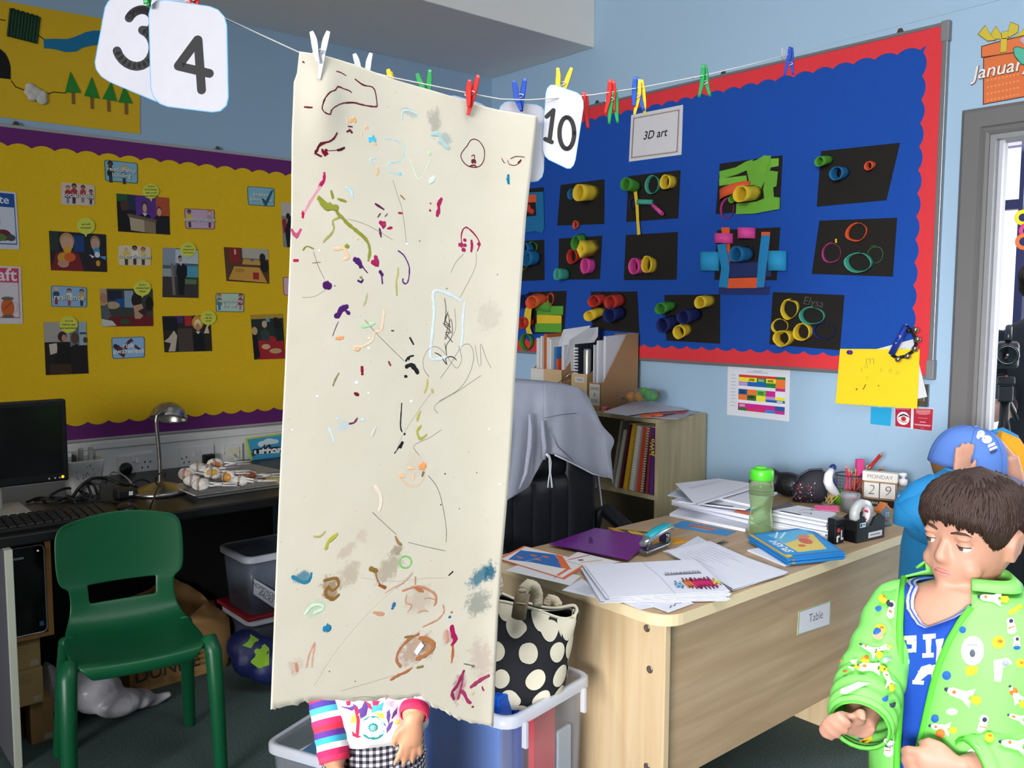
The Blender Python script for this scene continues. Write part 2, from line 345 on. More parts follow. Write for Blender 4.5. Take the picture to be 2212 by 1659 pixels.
# ------------------------------------------------------------------ on the yellow board
def LC(name, k, q, hx, label, cat, group=None, off=0.001, plane=None, th=.0012, outline=None):
    pts = [ony(*Z(k, *p), (LY if plane is None else plane)-off) for p in q]
    return Card(name, pts, NL, hx, th, label, cat, group, outline=outline)
def rr(r=.09, asp=1.0):   # rounded outline of a card
    o = []
    for cx, cy, a0 in ((r*asp, r, 180), (1-r*asp, r, 270), (1-r*asp, 1-r, 0), (r*asp, 1-r, 90)):
        for i in range(4): a = math.radians(a0+i*30); o.append((cx+r*asp*math.cos(a), cy+r*math.sin(a)))
    return o
def kid(c, x, y, h, skin, hair, top, legs='#3a3a44'):
    c.pol([(x-.06*h, y+.42*h), (x-.05*h, y+.98*h), (x+.05*h, y+.98*h), (x+.06*h, y+.42*h)], legs)
    c.pol([(x-.04*h, y+.2*h), (x-.11*h, y+.3*h), (x-.1*h, y+.66*h), (x+.1*h, y+.66*h), (x+.11*h, y+.3*h), (x+.04*h, y+.2*h)], top)
    c.ell(x, y+.07*h, .085*h, .13*h, hair); c.ell(x, y+.115*h, .066*h, .1*h, skin)
LAB = 'printed skill labels on the yellow board'
def skill(k, q, hx, edge, words, label, kids, wsize=.026):
    c = LC('skill_label', k, q, edge, label, 'label', LAB, outline=rr(.1, .62))
    c.pol([(.02+.96*a, .03+.94*b) for a, b in rr(.09, .62)], hx)
    for kd in kids: kid(c, *kd)
    for i, w in enumerate(words): 
        yy = .54+(i-(len(words)-1)/2)*.26
        c.txt(w, .515, yy+.015, wsize, '#4b5a63', bold=.035); c.txt(w, .5, yy, wsize, '#eeeee6', bold=.012)
    return c
skill('A', [(778, 1192), (1027, 1218), (1027, 1372), (785, 1350)], '#86b9cb', '#2b4d66', ['relationship', 'building'], 'blue skill label reading relationship building, topmost on the yellow board', [(.17, .08, 1.0, '#5a3b2c', '#2b1d1c', '#26262c'), (.58, .2, .9, '#e0b48c', '#d59a52', '#5f98b8')], .024).done()
skill('A', [(455, 1360), (708, 1385), (706, 1538), (455, 1528)], '#dcc4b8', '#d8c0b4', ['social skills'], 'pinkish skill label reading social skills with four drawn children', [(.2, .15, .8, '#c99a78', '#7a5a48', '#a2343a', '#6f8fb4'), (.38, .05, .9, '#a06a4a', '#2a1c18', '#a8383f'), (.64, .08, .8, '#a06a4a', '#221a18', '#b04045', '#888890'), (.88, .25, .7, '#a06a4a', '#2a1c18', '#8a6a66')]).done()
c = skill('A', [(1845, 1390), (2048, 1405), (2048, 1543), (1852, 1530)], '#86bccb', '#27546b', ['problem', 'solving skills'], 'pale blue skill label reading problem solving skills with a teal tick', [], .022)
c.pol([(.5, .62), (.62, .98), (.7, .98), (.97, .1), (.86, .16), (.66, .72), (.58, .6)], '#1f5c72').done()
skill('B', [(1375, 172), (1600, 184), (1602, 330), (1385, 325)], '#c7a9c0', '#7d3345', ['communication'], 'lilac skill label reading communication with two drawn children', [(.15, .1, .85, '#8a5a3c', '#221a18', '#d6b848'), (.83, .1, .85, '#e0b090', '#c96a3a', '#a698b0', '#8a3050')], .022).done()
skill('B', [(880, 448), (1125, 460), (1125, 603), (885, 598)], '#e0cfae', '#dcc8a4', ['co-ordination'], 'beige skill label reading co-ordination with three drawn people', [(.24, .05, .95, '#d8b08a', '#e4dcd0', '#dcc060'), (.5, .03, .95, '#8a5a3c', '#1d1816', '#e8e0d4'), (.76, .08, .9, '#b98660', '#7a4a30', '#d8c27a')], .024).done()
skill('B', [(380, 748), (648, 762), (648, 912), (382, 908)], '#8fb3d8', '#3f6fa5', ['resilience'], 'blue skill label reading resilience with children playing football', [(.14, .1, .8, '#e0b090', '#d8b468', '#2a4a6a', '#a03038'), (.5, .15, .8, '#c08a68', '#221c1a', '#e4e0da', '#b04850'), (.85, .15, .8, '#c08a68', '#221c1a', '#d0a850')], .03).done()
skill('B', [(1610, 805), (1822, 808), (1820, 948), (1612, 945)], '#b8d3bd', '#25506a', ['responsibility', 'for self'], 'pale green skill label reading responsibility for self', [(.12, .08, .85, '#d8a080', '#9a4a38', '#5a7a68', '#4a7aa0'), (.87, .06, .85, '#c08a68', '#54261e', '#b03048', '#c08a68')], .022).done()
c = skill('B', [(830, 1138), (1078, 1130), (1080, 1285), (840, 1298)], '#93b9dd', '#2f5f92', [], 'blue skill label reading risk awareness with a tumbling figure', [])
c.pol([(.05, .4), (.2, .35), (.42, .7), (.35, .98), (.2, .8)], '#5b2f38'); c.pol([(.3, .5), (.5, .15), (.6, .05), (.66, .2), (.5, .35), (.45, .6)], '#5b2f38'); c.pol([(.7, .35), (.9, .6), (.85, .7), (.68, .5)], '#5b2f38'); c.ell(.11, .42, .07, .12, '#3c2620')
c.txt('risk', .5, .4, .03, '#eeeee6', bold=.012); c.txt('awareness', .5, .66, .03, '#eeeee6', bold=.012); c.done()
c = LC('skill_label', 'B', [(2110, 685), (2310, 692), (2312, 830), (2118, 822)], '#7d3345', 'pink skill label peeping out from behind the hanging paper', 'label', LAB, outline=rr(.1, .62)); c.pol([(.02+.96*a, .03+.94*b) for a, b in rr(.09, .62)], '#e0b7c2').txt('kindness', .5, .5, .026, '#eeeee6', bold=.012).done()
PHO = 'photographs of the class on the yellow board'
def photo(q, hx, label, art):
    c = LC('photograph', 'B', q, hx, label, 'photograph', PHO)
    for a in art: getattr(c, a[0])(*a[1:])
    return c.done()
R, EL, PO = 'rect', 'ell', 'pol'
photo([(868, 62), (1260, 95), (1268, 370), (882, 345)], '#1c1517', 'class photo of three boys behind a cardboard castle', [(R, 0, 0, .2, .2, '#1f5a2a'), (R, .2, 0, .35, .4, '#22304a'), (R, .35, 0, .74, .6, '#5a2f8a'), (R, .74, 0, 1, .5, '#b4502e'), (EL, .14, .3, .08, .16, '#4a332c'), (PO, [(0, .45), (.25, .42), (.35, .9), (.35, 1), (0, 1)], '#120e10'), (PO, [(.42, .52), (.52, .45), (.62, .52), (.66, .75), (.38, .75)], '#16161c'), (EL, .52, .3, .055, .15, '#3a2a24'), (EL, .52, .33, .042, .12, '#c69c86'), (PO, [(.47, .46), (.57, .46), (.52, .55)], '#d8d4d4'), (PO, [(.7, .55), (.82, .48), (.97, .58), (1, 1), (.7, 1)], '#17171c'), (EL, .8, .38, .05, .13, '#4a3020'), (EL, .8, .41, .043, .11, '#d4a080'), (PO, [(.18, .5), (.74, .62), (.74, .7), (.2, .6)], '#6a5648'), (PO, [(.22, .6), (.72, .7), (.72, 1), (.24, .95)], '#b5a288'), (PO, [(.5, .66), (.72, .7), (.72, 1), (.5, .98)], '#8b7660')])
photo([(365, 340), (790, 368), (798, 648), (380, 635)], '#20242a', 'class photo of two fair children blowing paper trumpets', [(R, .42, .08, .6, .5, '#1d3f7a'), (R, 0, 0, .15, .5, '#2c3630'), (PO, [(.0, .95), (.1, .55), (.3, .45), (.5, .55), (.58, 1), (0, 1)], '#7a1d24'), (PO, [(.62, 1), (.66, .55), (.8, .45), (.95, .55), (1, 1)], '#2a1c22'), (EL, .3, .22, .13, .2, '#b58f5a'), (EL, .3, .3, .11, .2, '#cf9f86'), (EL, .8, .22, .09, .17, '#9a7a50'), (EL, .8, .28, .08, .16, '#c09a86'), (EL, .3, .46, .07, .1, '#d8a020'), (EL, .24, .68, .12, .15, '#cf9a24'), (EL, .34, .65, .1, .12, '#d4602a'), (EL, .22, .82, .1, .1, '#c58f74'), (EL, .82, .45, .06, .09, '#3a8fc4'), (EL, .83, .55, .05, .08, '#d8dce4'), (PO, [(.68, .55), (.78, .6), (.74, .65)], '#e0e0e4'), (PO, [(.86, .6), (.99, .58), (.98, .68)], '#4a9fd4'), (EL, .84, .78, .04, .08, '#d89a20')])
photo([(1215, 465), (1478, 480), (1480, 842), (1212, 836)], '#55606a', 'tall class photo of a child in black standing indoors', [(R, 0, 0, .35, .35, '#8d97a6'), (R, .35, .02, 1, .3, '#b9c6cc'), (R, .55, .35, 1, .62, '#4f9cb4'), (R, 0, .42, .3, .58, '#9ba4a8'), (R, 0, .58, 1, 1, '#3b3431'), (R, .62, .62, .95, .72, '#5a7a50'), (PO, [(.22, .3), (.3, .32), (.36, .95), (.28, .95)], '#7a7068'), (PO, [(.4, .34), (.55, .3), (.68, .36), (.68, .55), (.62, .6), (.6, .95), (.44, .95), (.42, .6), (.37, .52)], '#0d0d11'), (EL, .48, .19, .05, .05, '#2a1c18'), (EL, .49, .225, .045, .05, '#b98b72'), (PO, [(.45, .28), (.55, .28), (.51, .36)], '#c8c8cc')])
photo([(1670, 462), (2000, 478), (2010, 735), (1690, 715)], '#5a3d28', 'class photo of an empty classroom with yellow tables', [(R, .4, 0, 1, .3, '#b9b0a0'), (R, .1, 0, .34, .45, '#8a2420'), (R, .22, .05, .26, .2, '#ccb8a8'), (PO, [(.42, .32), (.78, .32), (.82, .48), (.38, .48)], '#c89a48'), (PO, [(.2, .55), (.78, .55), (.95, .98), (.05, .95)], '#d09a3e'), (PO, [(.05, .95), (.95, .98), (.95, 1), (.05, 1)], '#5a3418'), (EL, .32, .66, .12, .06, '#b8842c'), (R, .62, .7, .76, .9, '#a82430'), (EL, .62, .34, .04, .04, '#44708a'), (EL, .86, .25, .07, .12, '#1e2218'), (EL, .9, .5, .1, .18, '#201a18')])
photo([(745, 772), (1138, 775), (1142, 1052), (760, 1055)], '#3b3f38', 'class photo of children with drums around a red table', [(R, 0, 0, .12, .45, '#b89a80'), (R, .15, .05, .4, .3, '#1a2038'), (EL, .37, .38, .14, .12, '#1d4a94'), (R, .45, .05, .62, .5, '#8aa0b0'), (EL, .22, .44, .14, .1, '#b09a78'), (PO, [(.0, .5), (.12, .4), (.2, .8), (0, .8)], '#565a5c'), (EL, .05, .25, .06, .14, '#b07a62'), (PO, [(.15, .75), (1, .72), (1, 1), (.1, 1)], '#6e1620'), (EL, .45, .87, .1, .07, '#2f5030'), (PO, [(0, .8), (.2, .85), (.28, .98), (0, 1)], '#c9c9c6'), (EL, .68, .3, .1, .2, '#241613'), (PO, [(.62, .45), (.78, .4), (.85, .65), (.75, .8), (.64, .8)], '#bd9478'), (PO, [(.7, .6), (.9, .45), (.84, .75)], '#3a2220'), (EL, .93, .4, .08, .2, '#17110f')])
photo([(1210, 978), (1570, 972), (1582, 1238), (1228, 1248)], '#2c241f', 'class photo of a child seated beside a white model tower', [(R, .26, 0, .42, .2, '#4a2a6a'), (R, .45, 0, .6, .28, '#a82c20'), (R, 0, .05, .3, .4, '#12131a'), (EL, .72, .2, .12, .2, '#d49434'), (EL, .72, .22, .07, .12, '#f0d8a0'), (R, .3, .35, .6, 1, '#4a3f38'), (PO, [(.6, .55), (.72, .44), (.84, .55), (.86, .98), (.62, .98)], '#0e0e13'), (EL, .72, .32, .05, .11, '#b98a68'), (PO, [(.67, .44), (.77, .44), (.72, .52)], '#d4d4d4'), (PO, [(.1, .6), (.22, .4), (.28, .55), (.22, .98), (.08, .98), (.14, .75), (0, .7)], '#c3b7a2'), (PO, [(.84, .5), (.92, .25), (.96, .5)], '#d8c8a4')])
photo([(325, 1022), (640, 1020), (660, 1405), (342, 1418)], '#221815', 'dim class photo of two children in silhouette by a window', [(R, 0, 0, .6, .38, '#a8a29a'), (R, .6, 0, .82, .5, '#6a747a'), (R, .82, 0, 1, .45, '#9ab0bc'), (R, .84, .2, 1, .24, '#3a4a54'), (PO, [(.1, .42), (.28, .4), (.3, .58), (.12, .62)], '#c9bfae'), (EL, .42, .28, .11, .1, '#33251f'), (EL, .46, .31, .06, .07, '#b88a70'), (PO, [(.3, .45), (.5, .38), (.6, .5), (.62, 1), (.2, 1)], '#17110f'), (EL, .72, .31, .1, .11, '#5a4030'), (PO, [(.6, .48), (.75, .42), (.95, .55), (1, 1), (.6, 1)], '#1c1413'), (R, .1, .8, .6, 1, '#3d2a1c'), (EL, .96, .35, .05, .06, '#4a3a30')])
photo([(1870, 968), (2110, 958), (2128, 1295), (1898, 1302)], '#22302a', 'class photo of three children round a bright red table', [(R, 0, 0, 1, .1, '#b99530'), (R, .45, .08, .58, .17, '#6a9ab4'), (R, .7, .08, .82, .17, '#14171a'), (PO, [(.12, .6), (.6, .48), (1, .6), (1, 1), (.1, 1)], '#a8202a'), (PO, [(.25, .4), (.4, .3), (.56, .4), (.52, .6), (.28, .58)], '#37423c'), (EL, .4, .22, .08, .08, '#c9a888'), (EL, .08, .36, .09, .09, '#c8a878'), (PO, [(0, .46), (.14, .45), (.2, .95), (0, 1)], '#101013'), (EL, .82, .25, .14, .1, '#1c1512'), (PO, [(.72, .38), (.95, .3), (1, .6), (.75, .6)], '#1c211f'), (EL, .4, .72, .14, .06, '#d8b080'), (EL, .7, .82, .2, .06, '#c8a070')])
photo([(2095, 128), (2290, 140), (2300, 470), (2115, 462)], '#8e8a86', 'class photo half hidden behind the hanging paper, top of its column', [(R, 0, 0, 1, .3, '#c5bdb0'), (PO, [(0, .4), (.15, .35), (.2, .6), (.05, .7)], '#9a2028'), (PO, [(.1, .6), (.3, .3), (.5, .3), (.5, 1), (.15, 1)], '#1a1a18'), (EL, .25, .3, .08, .07, '#241a16')])
BUB = 'yellow speech bubble notes on the yellow board'
def bubble(cx, cy, r, tx, ty, lines, label):
    q = [(cx-r*1.1, cy-r), (cx+r*1.1, cy-r), (cx+r*1.1, cy+r), (cx-r*1.1, cy+r)]
    o = []
    for i in range(26):
        a = math.radians(98+i*344/25*1.0-0); o.append((.5+.47*math.cos(a), .5+.47*math.sin(a)))
    o.append((.5+(tx-cx)/(2.2*r), .5+(ty-cy)/(2*r)))
    c = LC('speech_bubble', 'B', q, '#d6d94e', label, 'paper note', BUB, off=.0034, outline=o[::-1])
    for i, l in enumerate(lines): c.txt(l, .5, .5+(i-(len(lines)-1)/2)*.2, .0105, '#23240f', shear=.15, bold=.01)
    c.done()
bubble(1125, 45, 60, 1130, 125, ['I built a', 'brick house', 'with a roof', 'and chimney'], 'speech bubble note about a brick house with a roof')
bubble(640, 305, 66, 640, 388, ['we built', 'trumpets!'], 'speech bubble note reading we built trumpets')
bubble(1405, 480, 58, 1398, 548, ['I built a', 'playground', 'and tower'], 'speech bubble note about a playground and tower')
bubble(1062, 768, 62, 1062, 840, ['we are', 'making Sand', 'Salads'], 'speech bubble note over the drumming photo')
bubble(512, 1040, 66, 508, 1108, ['we are', 'making caps', 'and parachutes'], 'speech bubble note over the silhouette photo')
bubble(1555, 990, 57, 1545, 1068, ['I built a', 'big big', 'tower'], 'speech bubble note reading I built a big big tower')
c = LC('wall_poster', 'B', [(-185, 25), (118, 55), (145, 480), (-160, 470)], '#d3d6e2', 'white poster with dark blue header at the yellow board\'s outer end', 'poster', 'big word posters on the yellow board')
c.rect(.03, .03, .95, .27, '#1d4f96').rect(.03, .27, .05, .92, '#2a5a9c').rect(.93, .27, .95, .92, '#2a5a9c').rect(.03, .9, .95, .92, '#2a5a9c').ell(.62, .76, .2, .1, '#6a2430').ell(.8, .8, .12, .06, '#4a4a4e').ell(.5, .8, .2, .07, '#5a7a3a').rect(.45, .4, .56, .58, '#8a8c98').txt('create', .42, .15, .042, '#dfe6f2', bold=.015).done()
c = LC('wall_poster', 'B', [(-160, 598), (155, 610), (170, 1035), (-145, 1035)], '#dcd3d8', 'white poster with pink header reading craft and an orange teapot', 'poster', 'big word posters on the yellow board')
c.rect(.03, .03, .94, .28, '#cf4568').rect(.92, .28, .935, .9, '#c04a68').rect(.03, .885, .935, .9, '#c04a68').ell(.65, .72, .16, .17, '#d2622a').ell(.65, .56, .15, .035, '#6c6455').ell(.65, .87, .15, .03, '#6c6455').line([(.8, .62), (.9, .66), (.86, .78), (.8, .8)], .004, '#c9c4c0').line([(.55, .75), (.75, .62)], .003, '#8a3a1a').txt('craft', .46, .155, .066, '#f0dfe4', bold=.02).done()
# story map poster on the wall above the board
c = LC('story_map_poster', 'A', [(-700, -123), (1040, 190), (1045, 1000), (-700, 791)], '#e6b917', 'yellow story map collage poster with green trees, river and cave', 'poster', plane=WY, th=.002)
def am(x, y):  # point of the poster from a pixel
    p = ony(*Z('A', x, y), WY-.001); d = p-c.q[0]; ex = c.q[1]-c.q[0]; ez = c.q[3]-c.q[0]
    A_ = np.array([[ex[0], ez[0]], [ex[2], ez[2]]]); return tuple(np.linalg.solve(A_, [d[0], d[2]]))
def amp(pts): return [am(*p) for p in pts]
for l in ([(0, 145), (38, 152)], [(283, 260), (335, 297)], [(78, 595), (110, 640), (190, 668)], [(350, 688), (390, 675), (480, 682)]): c.line(amp(l), .004, '#3a3008')
c.done()
def stuck(name, pts, hx, th=.002, off=.003, rough=.8, bump=0):
    q = [ony(*Z('A', *p), WY-off) for p in pts]; return MB().prism(q, (0, -th, 0)).build(name, M(hx, rough, .12, 40, bump, 90), c.o)
stuck('paper_river', [(325, 292), (420, 290), (500, 292), (560, 275), (640, 240), (700, 228), (780, 232), (880, 250), (880, 345), (740, 335), (690, 340), (620, 355), (570, 385), (490, 390), (420, 370), (360, 362), (328, 362)], '#1877a6')
stuck('paper_cave', [(-150, 565), (-150, 470), (-110, 400), (-50, 360), (0, 365), (40, 400), (65, 450), (78, 500), (78, 592)], '#161212')
m = MB()
g = lambda s, t: ony(*Z('A', 75+225*s-22*t+(-2)*s*t, 58+67*s+212*t-9*s*t+math.sin(s*40)*4*(1-t)), WY-.006-.003*math.sin(s*60))
m.grid(g, 40, 6); m.build('crepe_square', M('#17402a', .7, .1, 40), c.o, solid=.002)
for i, (ax, ay, bx_, by_, cx, cy) in enumerate(((525, 535, 605, 693, 485, 690), (685, 575, 743, 738, 628, 715), (828, 612, 872, 758, 763, 738), (928, 640, 987, 772, 883, 765))):
    t = stuck('paper_tree', [(ax, ay), (cx, cy), (bx_, by_)], '#2c8a31', .002, .005)
    tx = (bx_+cx)/2+(0, 0, -8, 5)[i]; ty = (by_+cy)/2
    q = [ony(*Z('A', *p), WY-.0035) for p in ((tx-11, ty-2), (tx-9, ty+84), (tx+14, ty+88), (tx+12, ty+2))]; MB().prism(q, (0, -.002, 0)).build('tree_trunk', M('#8a6436', .8, .1, 60), t)
m = MB()
for x, y, r in ((225, 655, 40), (270, 690, 45), (238, 722, 38), (312, 742, 44), (322, 705, 32), (205, 690, 28)):
    p = ony(*Z('A', x, y), WY-.01); m.ball(p, (r*.00048, .009, r*.00048), 10)
seal(m, 'cotton_wool', M('#d6d0c6', .95, .06, 60, .6, 120), c.o, .003, 2)
# ------------------------------------------------------------------ sockets on the trunking
TY = WY-.05
def tq(k, x, y, off=0): return ony(*Z(k, x, y), TY-off)
def socket(q, label, two=True):
    p = [tq('C', *a) for a in q]; o = MB().prism(p, (0, -.009, 0)).build('wall_socket', M('#e4e2e0', .35, .03, 20), bevel=.002); tag(o, label, 'socket', 'white sockets on the trunking')
    return o
def holes(par, pts, sz=.004):
    for x, y in pts:
        p = tq('C', x, y, .0092); MB().bx(p[0]-sz*.6, p[0]+sz*.6, p[1]-.0006, p[1]+.002, p[2]-sz, p[2]+sz).build('pin_slot', M('#1a1a1c', .5), par)
def rocker(par, x, y):
    p = tq('C', x, y, .009); MB().hexa([(p[0]-.006, p[1], p[2]-.01), (p[0]+.006, p[1], p[2]-.01), (p[0]+.006, p[1]-.005, p[2]-.01), (p[0]-.006, p[1]-.005, p[2]-.01)], [(p[0]-.006, p[1], p[2]+.01), (p[0]+.006, p[1], p[2]+.01), (p[0]+.006, p[1]-.001, p[2]+.01), (p[0]-.006, p[1]-.001, p[2]+.01)]).build('rocker_switch', M('#e0dedb', .3), par)
s = socket([(865, 580), (1140, 540), (1145, 690), (870, 725)], 'double wall socket with a round black plug beside the desk lamp'); holes(s, ((1082, 615), (1062, 657), (1105, 652), (1122, 612))); rocker(s, 992, 590); rocker(s, 1022, 603)
s = socket([(1330, 512), (1588, 490), (1592, 640), (1335, 660)], 'double wall socket with a square black plug behind the spoon shakers'); holes(s, ((1392, 580), (1374, 620), (1412, 614), (1358, 590))); rocker(s, 1445, 558); rocker(s, 1478, 532)
s = socket([(1660, 490), (1803, 475), (1805, 605), (1662, 620)], 'single network socket with a thin white lead')
p = [tq('C', *a, .009) for a in ((1692, 508), (1784, 500), (1786, 585), (1695, 594))]; MB().prism(p, (0, -.003, 0)).build('data_module', M('#e8e2c8', .4), s); holes(s, ((1676, 550), (1790, 540)), .0025)
p = tq('C', 1730, 565, .012); m = MB().bx(p[0]-.006, p[0]+.006, p[1]-.012, p[1], p[2]-.006, p[2]+.006); m.tube([p+V3((0, -.012, 0)), p+V3((.006, -.02, -.012)), p+V3((.012, -.022, -.04)), p+V3((.012, -.02, -.09))], .0025, 6); m.build('data_lead', M('#dcdcd8', .4), s)
BLK = M('#17171a', .4, .1, 30); RUB = M('#121214', .55, .1, 30)
p = tq('C', 935, 662, .009); m = MB().lathe([(.024, 0), (.026, .012), (.02, .03), (.008, .034)], p, 18, axis=(0, -1, 0)); o = m.build('mains_plug', BLK); tag(o, 'round black mains plug with lead hanging down', 'plug')
o2 = MB().tube([p+V3((0, -.02, -.015)), p+V3((0, -.022, -.05)), p+V3((.005, -.03, -.08)), (p[0]+.02, p[1]-.06, .727)], .004, 6).build('lead', RUB, o)
p = tq('C', 1548, 596, .009); o = MB().bx(p[0]-.026, p[0]+.026, p[1]-.03, p[1], p[2]-.026, p[2]+.026).build('mains_plug', BLK, bevel=.006); tag(o, 'square black mains plug with lead behind spoon shakers', 'plug')
MB().tube([p+V3((.01, -.02, -.025)), p+V3((.012, -.03, -.06)), (p[0]+.03, p[1]-.05, .727)], .0035, 6).build('lead', RUB, o)
# ------------------------------------------------------------------ black desk under the yellow board
BDZ = .72; BY0 = 2.985; BX1 = 2.02
dk = T('computer_desk', 'long black computer desk against the wall under the yellow board', 'desk', (.5, 3.4, 0))
BD = M('#141416', .38, .15, 20, .05, 200)
MB().bx(-.9, BX1, BY0, WY-.06, BDZ-.035, BDZ).build('desk_top', BD, dk, bevel=.006)
MB().bx(BX1-.045, BX1-.015, BY0+.25, WY-.06, 0, BDZ-.035).build('end_panel', M('#0d0d0f', .6, .1, 20), dk)
MB().bx(.70, 1.67, WY-.38, WY-.36, .0, BDZ-.035).build('modesty_panel', M('#0a0a0c', .7, .1, 20), dk)
pe = onz(*Z('D', 84, 1560), 0)
MB().bx(pe[0]-.014, pe[0]+.008, BY0-.03, WY-.07, 0, BDZ-.035).build('leg_panel', M('#bdbfae', .5, .05, 20), dk, bevel=.002)
MB().bx(pe[0]-.016, pe[0]-.0135, BY0-.02, WY-.08, 0, BDZ-.036).build('panel_face', M('#5c5a60', .6, .05, 20), dk)
# ------------------------------------------------------------------ monitor and other things on it
MY = 3.30
mp = lambda x, y, o=0: ony(*Z('C', x, y), MY-o)
a, b = mp(468, 146), mp(522, 750); bl_ = mp(0, 815)
x1, z1, z0 = (a[0]+b[0])/2+.004, a[2], b[2]; x0 = x1-.50
mo = T('monitor', 'black flat computer monitor on a grey stand at the desk end', 'monitor', (x0+.25, MY, BDZ))
MB().bx(x0, x1, MY, MY+.035, z0, z1).build('casing', M('#121214', .4, .1, 30), mo, bevel=.006)
MB().bx(x0+.018, x1-.018, MY-.0015, MY, z0+.03, z1-.018).build('screen', M('#0b0b0d', .15, .05, 10), mo)
for i, dx in enumerate((.083, .064, .050)): MB().lathe([(.003, 0), (.0025, .002)], (x1-dx+.02, MY, z0+.013), 8, axis=(0, -1, 0)).build('button', M('#b8b8bc', .3), mo)
MB().lathe([(.005, 0), (.004, .002)], (x1-.02, MY, z0+.015), 10, axis=(0, -1, 0)).build('power_light', M('#ff9a20', .4, emit=2.5), mo)
put_text(MB(), 'DELL', (x1-.255, MY-.0008, z0+.014), (1, 0, 0), (0, 0, 1), .018, bold=.02).build('lettering', M('#9a9aa0', .4), mo)
MB().bx(x0+.20, x0+.30, MY+.03, MY+.06, BDZ+.01, z0+.1).build('stand_neck', M('#8f8d86', .4, .05, 20), mo, bevel=.004)
f = onz(*Z('C', 90, 965), BDZ); MB().bx(f[0]-.10, f[0]+.03, MY-.07, MY+.12, BDZ, BDZ+.016).build('stand_foot', M('#9c9a92', .4, .05, 20), mo, bevel=.006)
kb = T('keyboard', 'black computer keyboard at the front edge of the black desk', 'keyboard', (.6, 3.1, BDZ))
kq = [onz(*Z('C', *p), BDZ) for p in ((180, 962), (690, 928), (716, 985), (0, 1100))]
kx1 = kq[1][0]; ky0 = BY0+.04
MB().hexa([(kx1-.45, ky0, BDZ), (kx1, ky0, BDZ), (kx1, ky0+.15, BDZ), (kx1-.45, ky0+.15, BDZ)], [(kx1-.45, ky0, BDZ+.012), (kx1, ky0, BDZ+.012), (kx1, ky0+.15, BDZ+.024), (kx1-.45, ky0+.15, BDZ+.024)]).build('case', M('#101012', .5), kb, bevel=.003)
m = MB()
for r in range(5):
    for i in range(17):
        xa = kx1-.44+i*.0256; ya = ky0+.012+r*.026; zz = BDZ+.013+r*.002; m.hexa([(xa, ya, zz), (xa+.022, ya, zz), (xa+.022, ya+.022, zz+.0018), (xa, ya+.022, zz+.0018)], [(xa+.002, ya+.002, zz+.006), (xa+.02, ya+.002, zz+.006), (xa+.02, ya+.02, zz+.008), (xa+.002, ya+.02, zz+.008)])
o = m.build('keys', M('#1c1b1d', .5), kb); o['kind'] = 'stuff'
# lamp
STEEL = M('#a9a49c', .3, .06, 20, metal=1)
lc = onz(*Z('C', 1195, 850), BDZ)
la = T('desk_lamp', 'brushed steel gooseneck desk lamp with domed shade', 'lamp', lc)
MB().lathe([(.096, 0), (.098, .012), (.09, .018), (.055, .032), (.02, .042), (.012, .046)], lc, 36).build('base', STEEL, la)
gy = lc[1]
gp = [ony(*Z('C', *p), gy) for p in ((1192, 800), (1195, 700), (1192, 600), (1182, 480), (1172, 380), (1166, 310), (1172, 268), (1195, 246))]
sh_c = ony(*Z('C', 1262, 262), gy+.06)
pts = gp+[sh_c+V3((-.03, -.05, .012)), sh_c+V3((-.012, -.03, .02))]
# ribbed neck
fine = []
P_ = [V3(p) for p in pts]
for i in range(len(P_)-1):
    for k in range(9): fine.append(P_[i]+(P_[i+1]-P_[i])*k/9)
fine.append(P_[-1])
MB().tube(fine, [.0068+.0007*(i % 2) for i in range(len(fine))], 10).build('gooseneck', M('#8c8780', .32, .05, 20, metal=1), la)
ax = nrm((.25, .25, .93)); R_ = .069
MB().lathe([(R_*math.cos(t), R_*math.sin(t)*.95) for t in (math.radians(d) for d in range(0, 90, 8))]+[(.004, R_*.95)], sh_c-ax*.018, 32, axis=ax, caps=False).build('lamp_shade', STEEL, la, solid=.0015)
m = MB().lathe([(.012, 0), (.012, .02), (.009, .026)], sh_c+V3((-.008, -.038, .02)), 12, axis=nrm((-.3, -.8, .2))); m.build('swivel', M('#c9c5be', .2, .05, 20, metal=1), la)
# patterned pot with marker pens
pc = onz(*Z('C', 620, 850), BDZ)
po = T('pen_pot', 'white square pot speckled with grey pattern behind the monitor', 'pot', pc)
def sq(hw, z, r=.018, n=5):
    o = []
    for sx, sy, a0 in ((1, 1, 0), (-1, 1, 90), (-1, -1, 180), (1, -1, 270)):
        for i in range(n): a = math.radians(a0+i*90/(n-1)); o.append((pc[0]+sx*(hw-r)+r*math.cos(a), pc[1]+sy*(hw-r)+r*math.sin(a), z))
    return o
MB().loft([sq(.05, BDZ), sq(.066, BDZ+.125), sq(.066, BDZ+.132), sq(.060, BDZ+.132), sq(.05, BDZ+.02)], 0).build('pot_body', M('#cfcdc9', .35, .04, 10), po)
m = MB()
for i in range(46):
    zz = random.uniform(.012, .118); t = random.uniform(-1, 1); hw = .05+.016*zz/.125; face = random.choice((0, 1)); w = random.uniform(.0015, .004)
    c0 = (pc[0]+t*(hw-.016), pc[1]-hw-.0004, BDZ+zz) if face == 0 else (pc[0]+hw+.0004, pc[1]+t*(hw-.016), BDZ+zz)
    m.ball(c0, (w, .0004, w*1.4) if face == 0 else (.0004, w, w*1.4), 6, 0, 4)
m.build('pattern', M('#8d8b8c', .5), po)
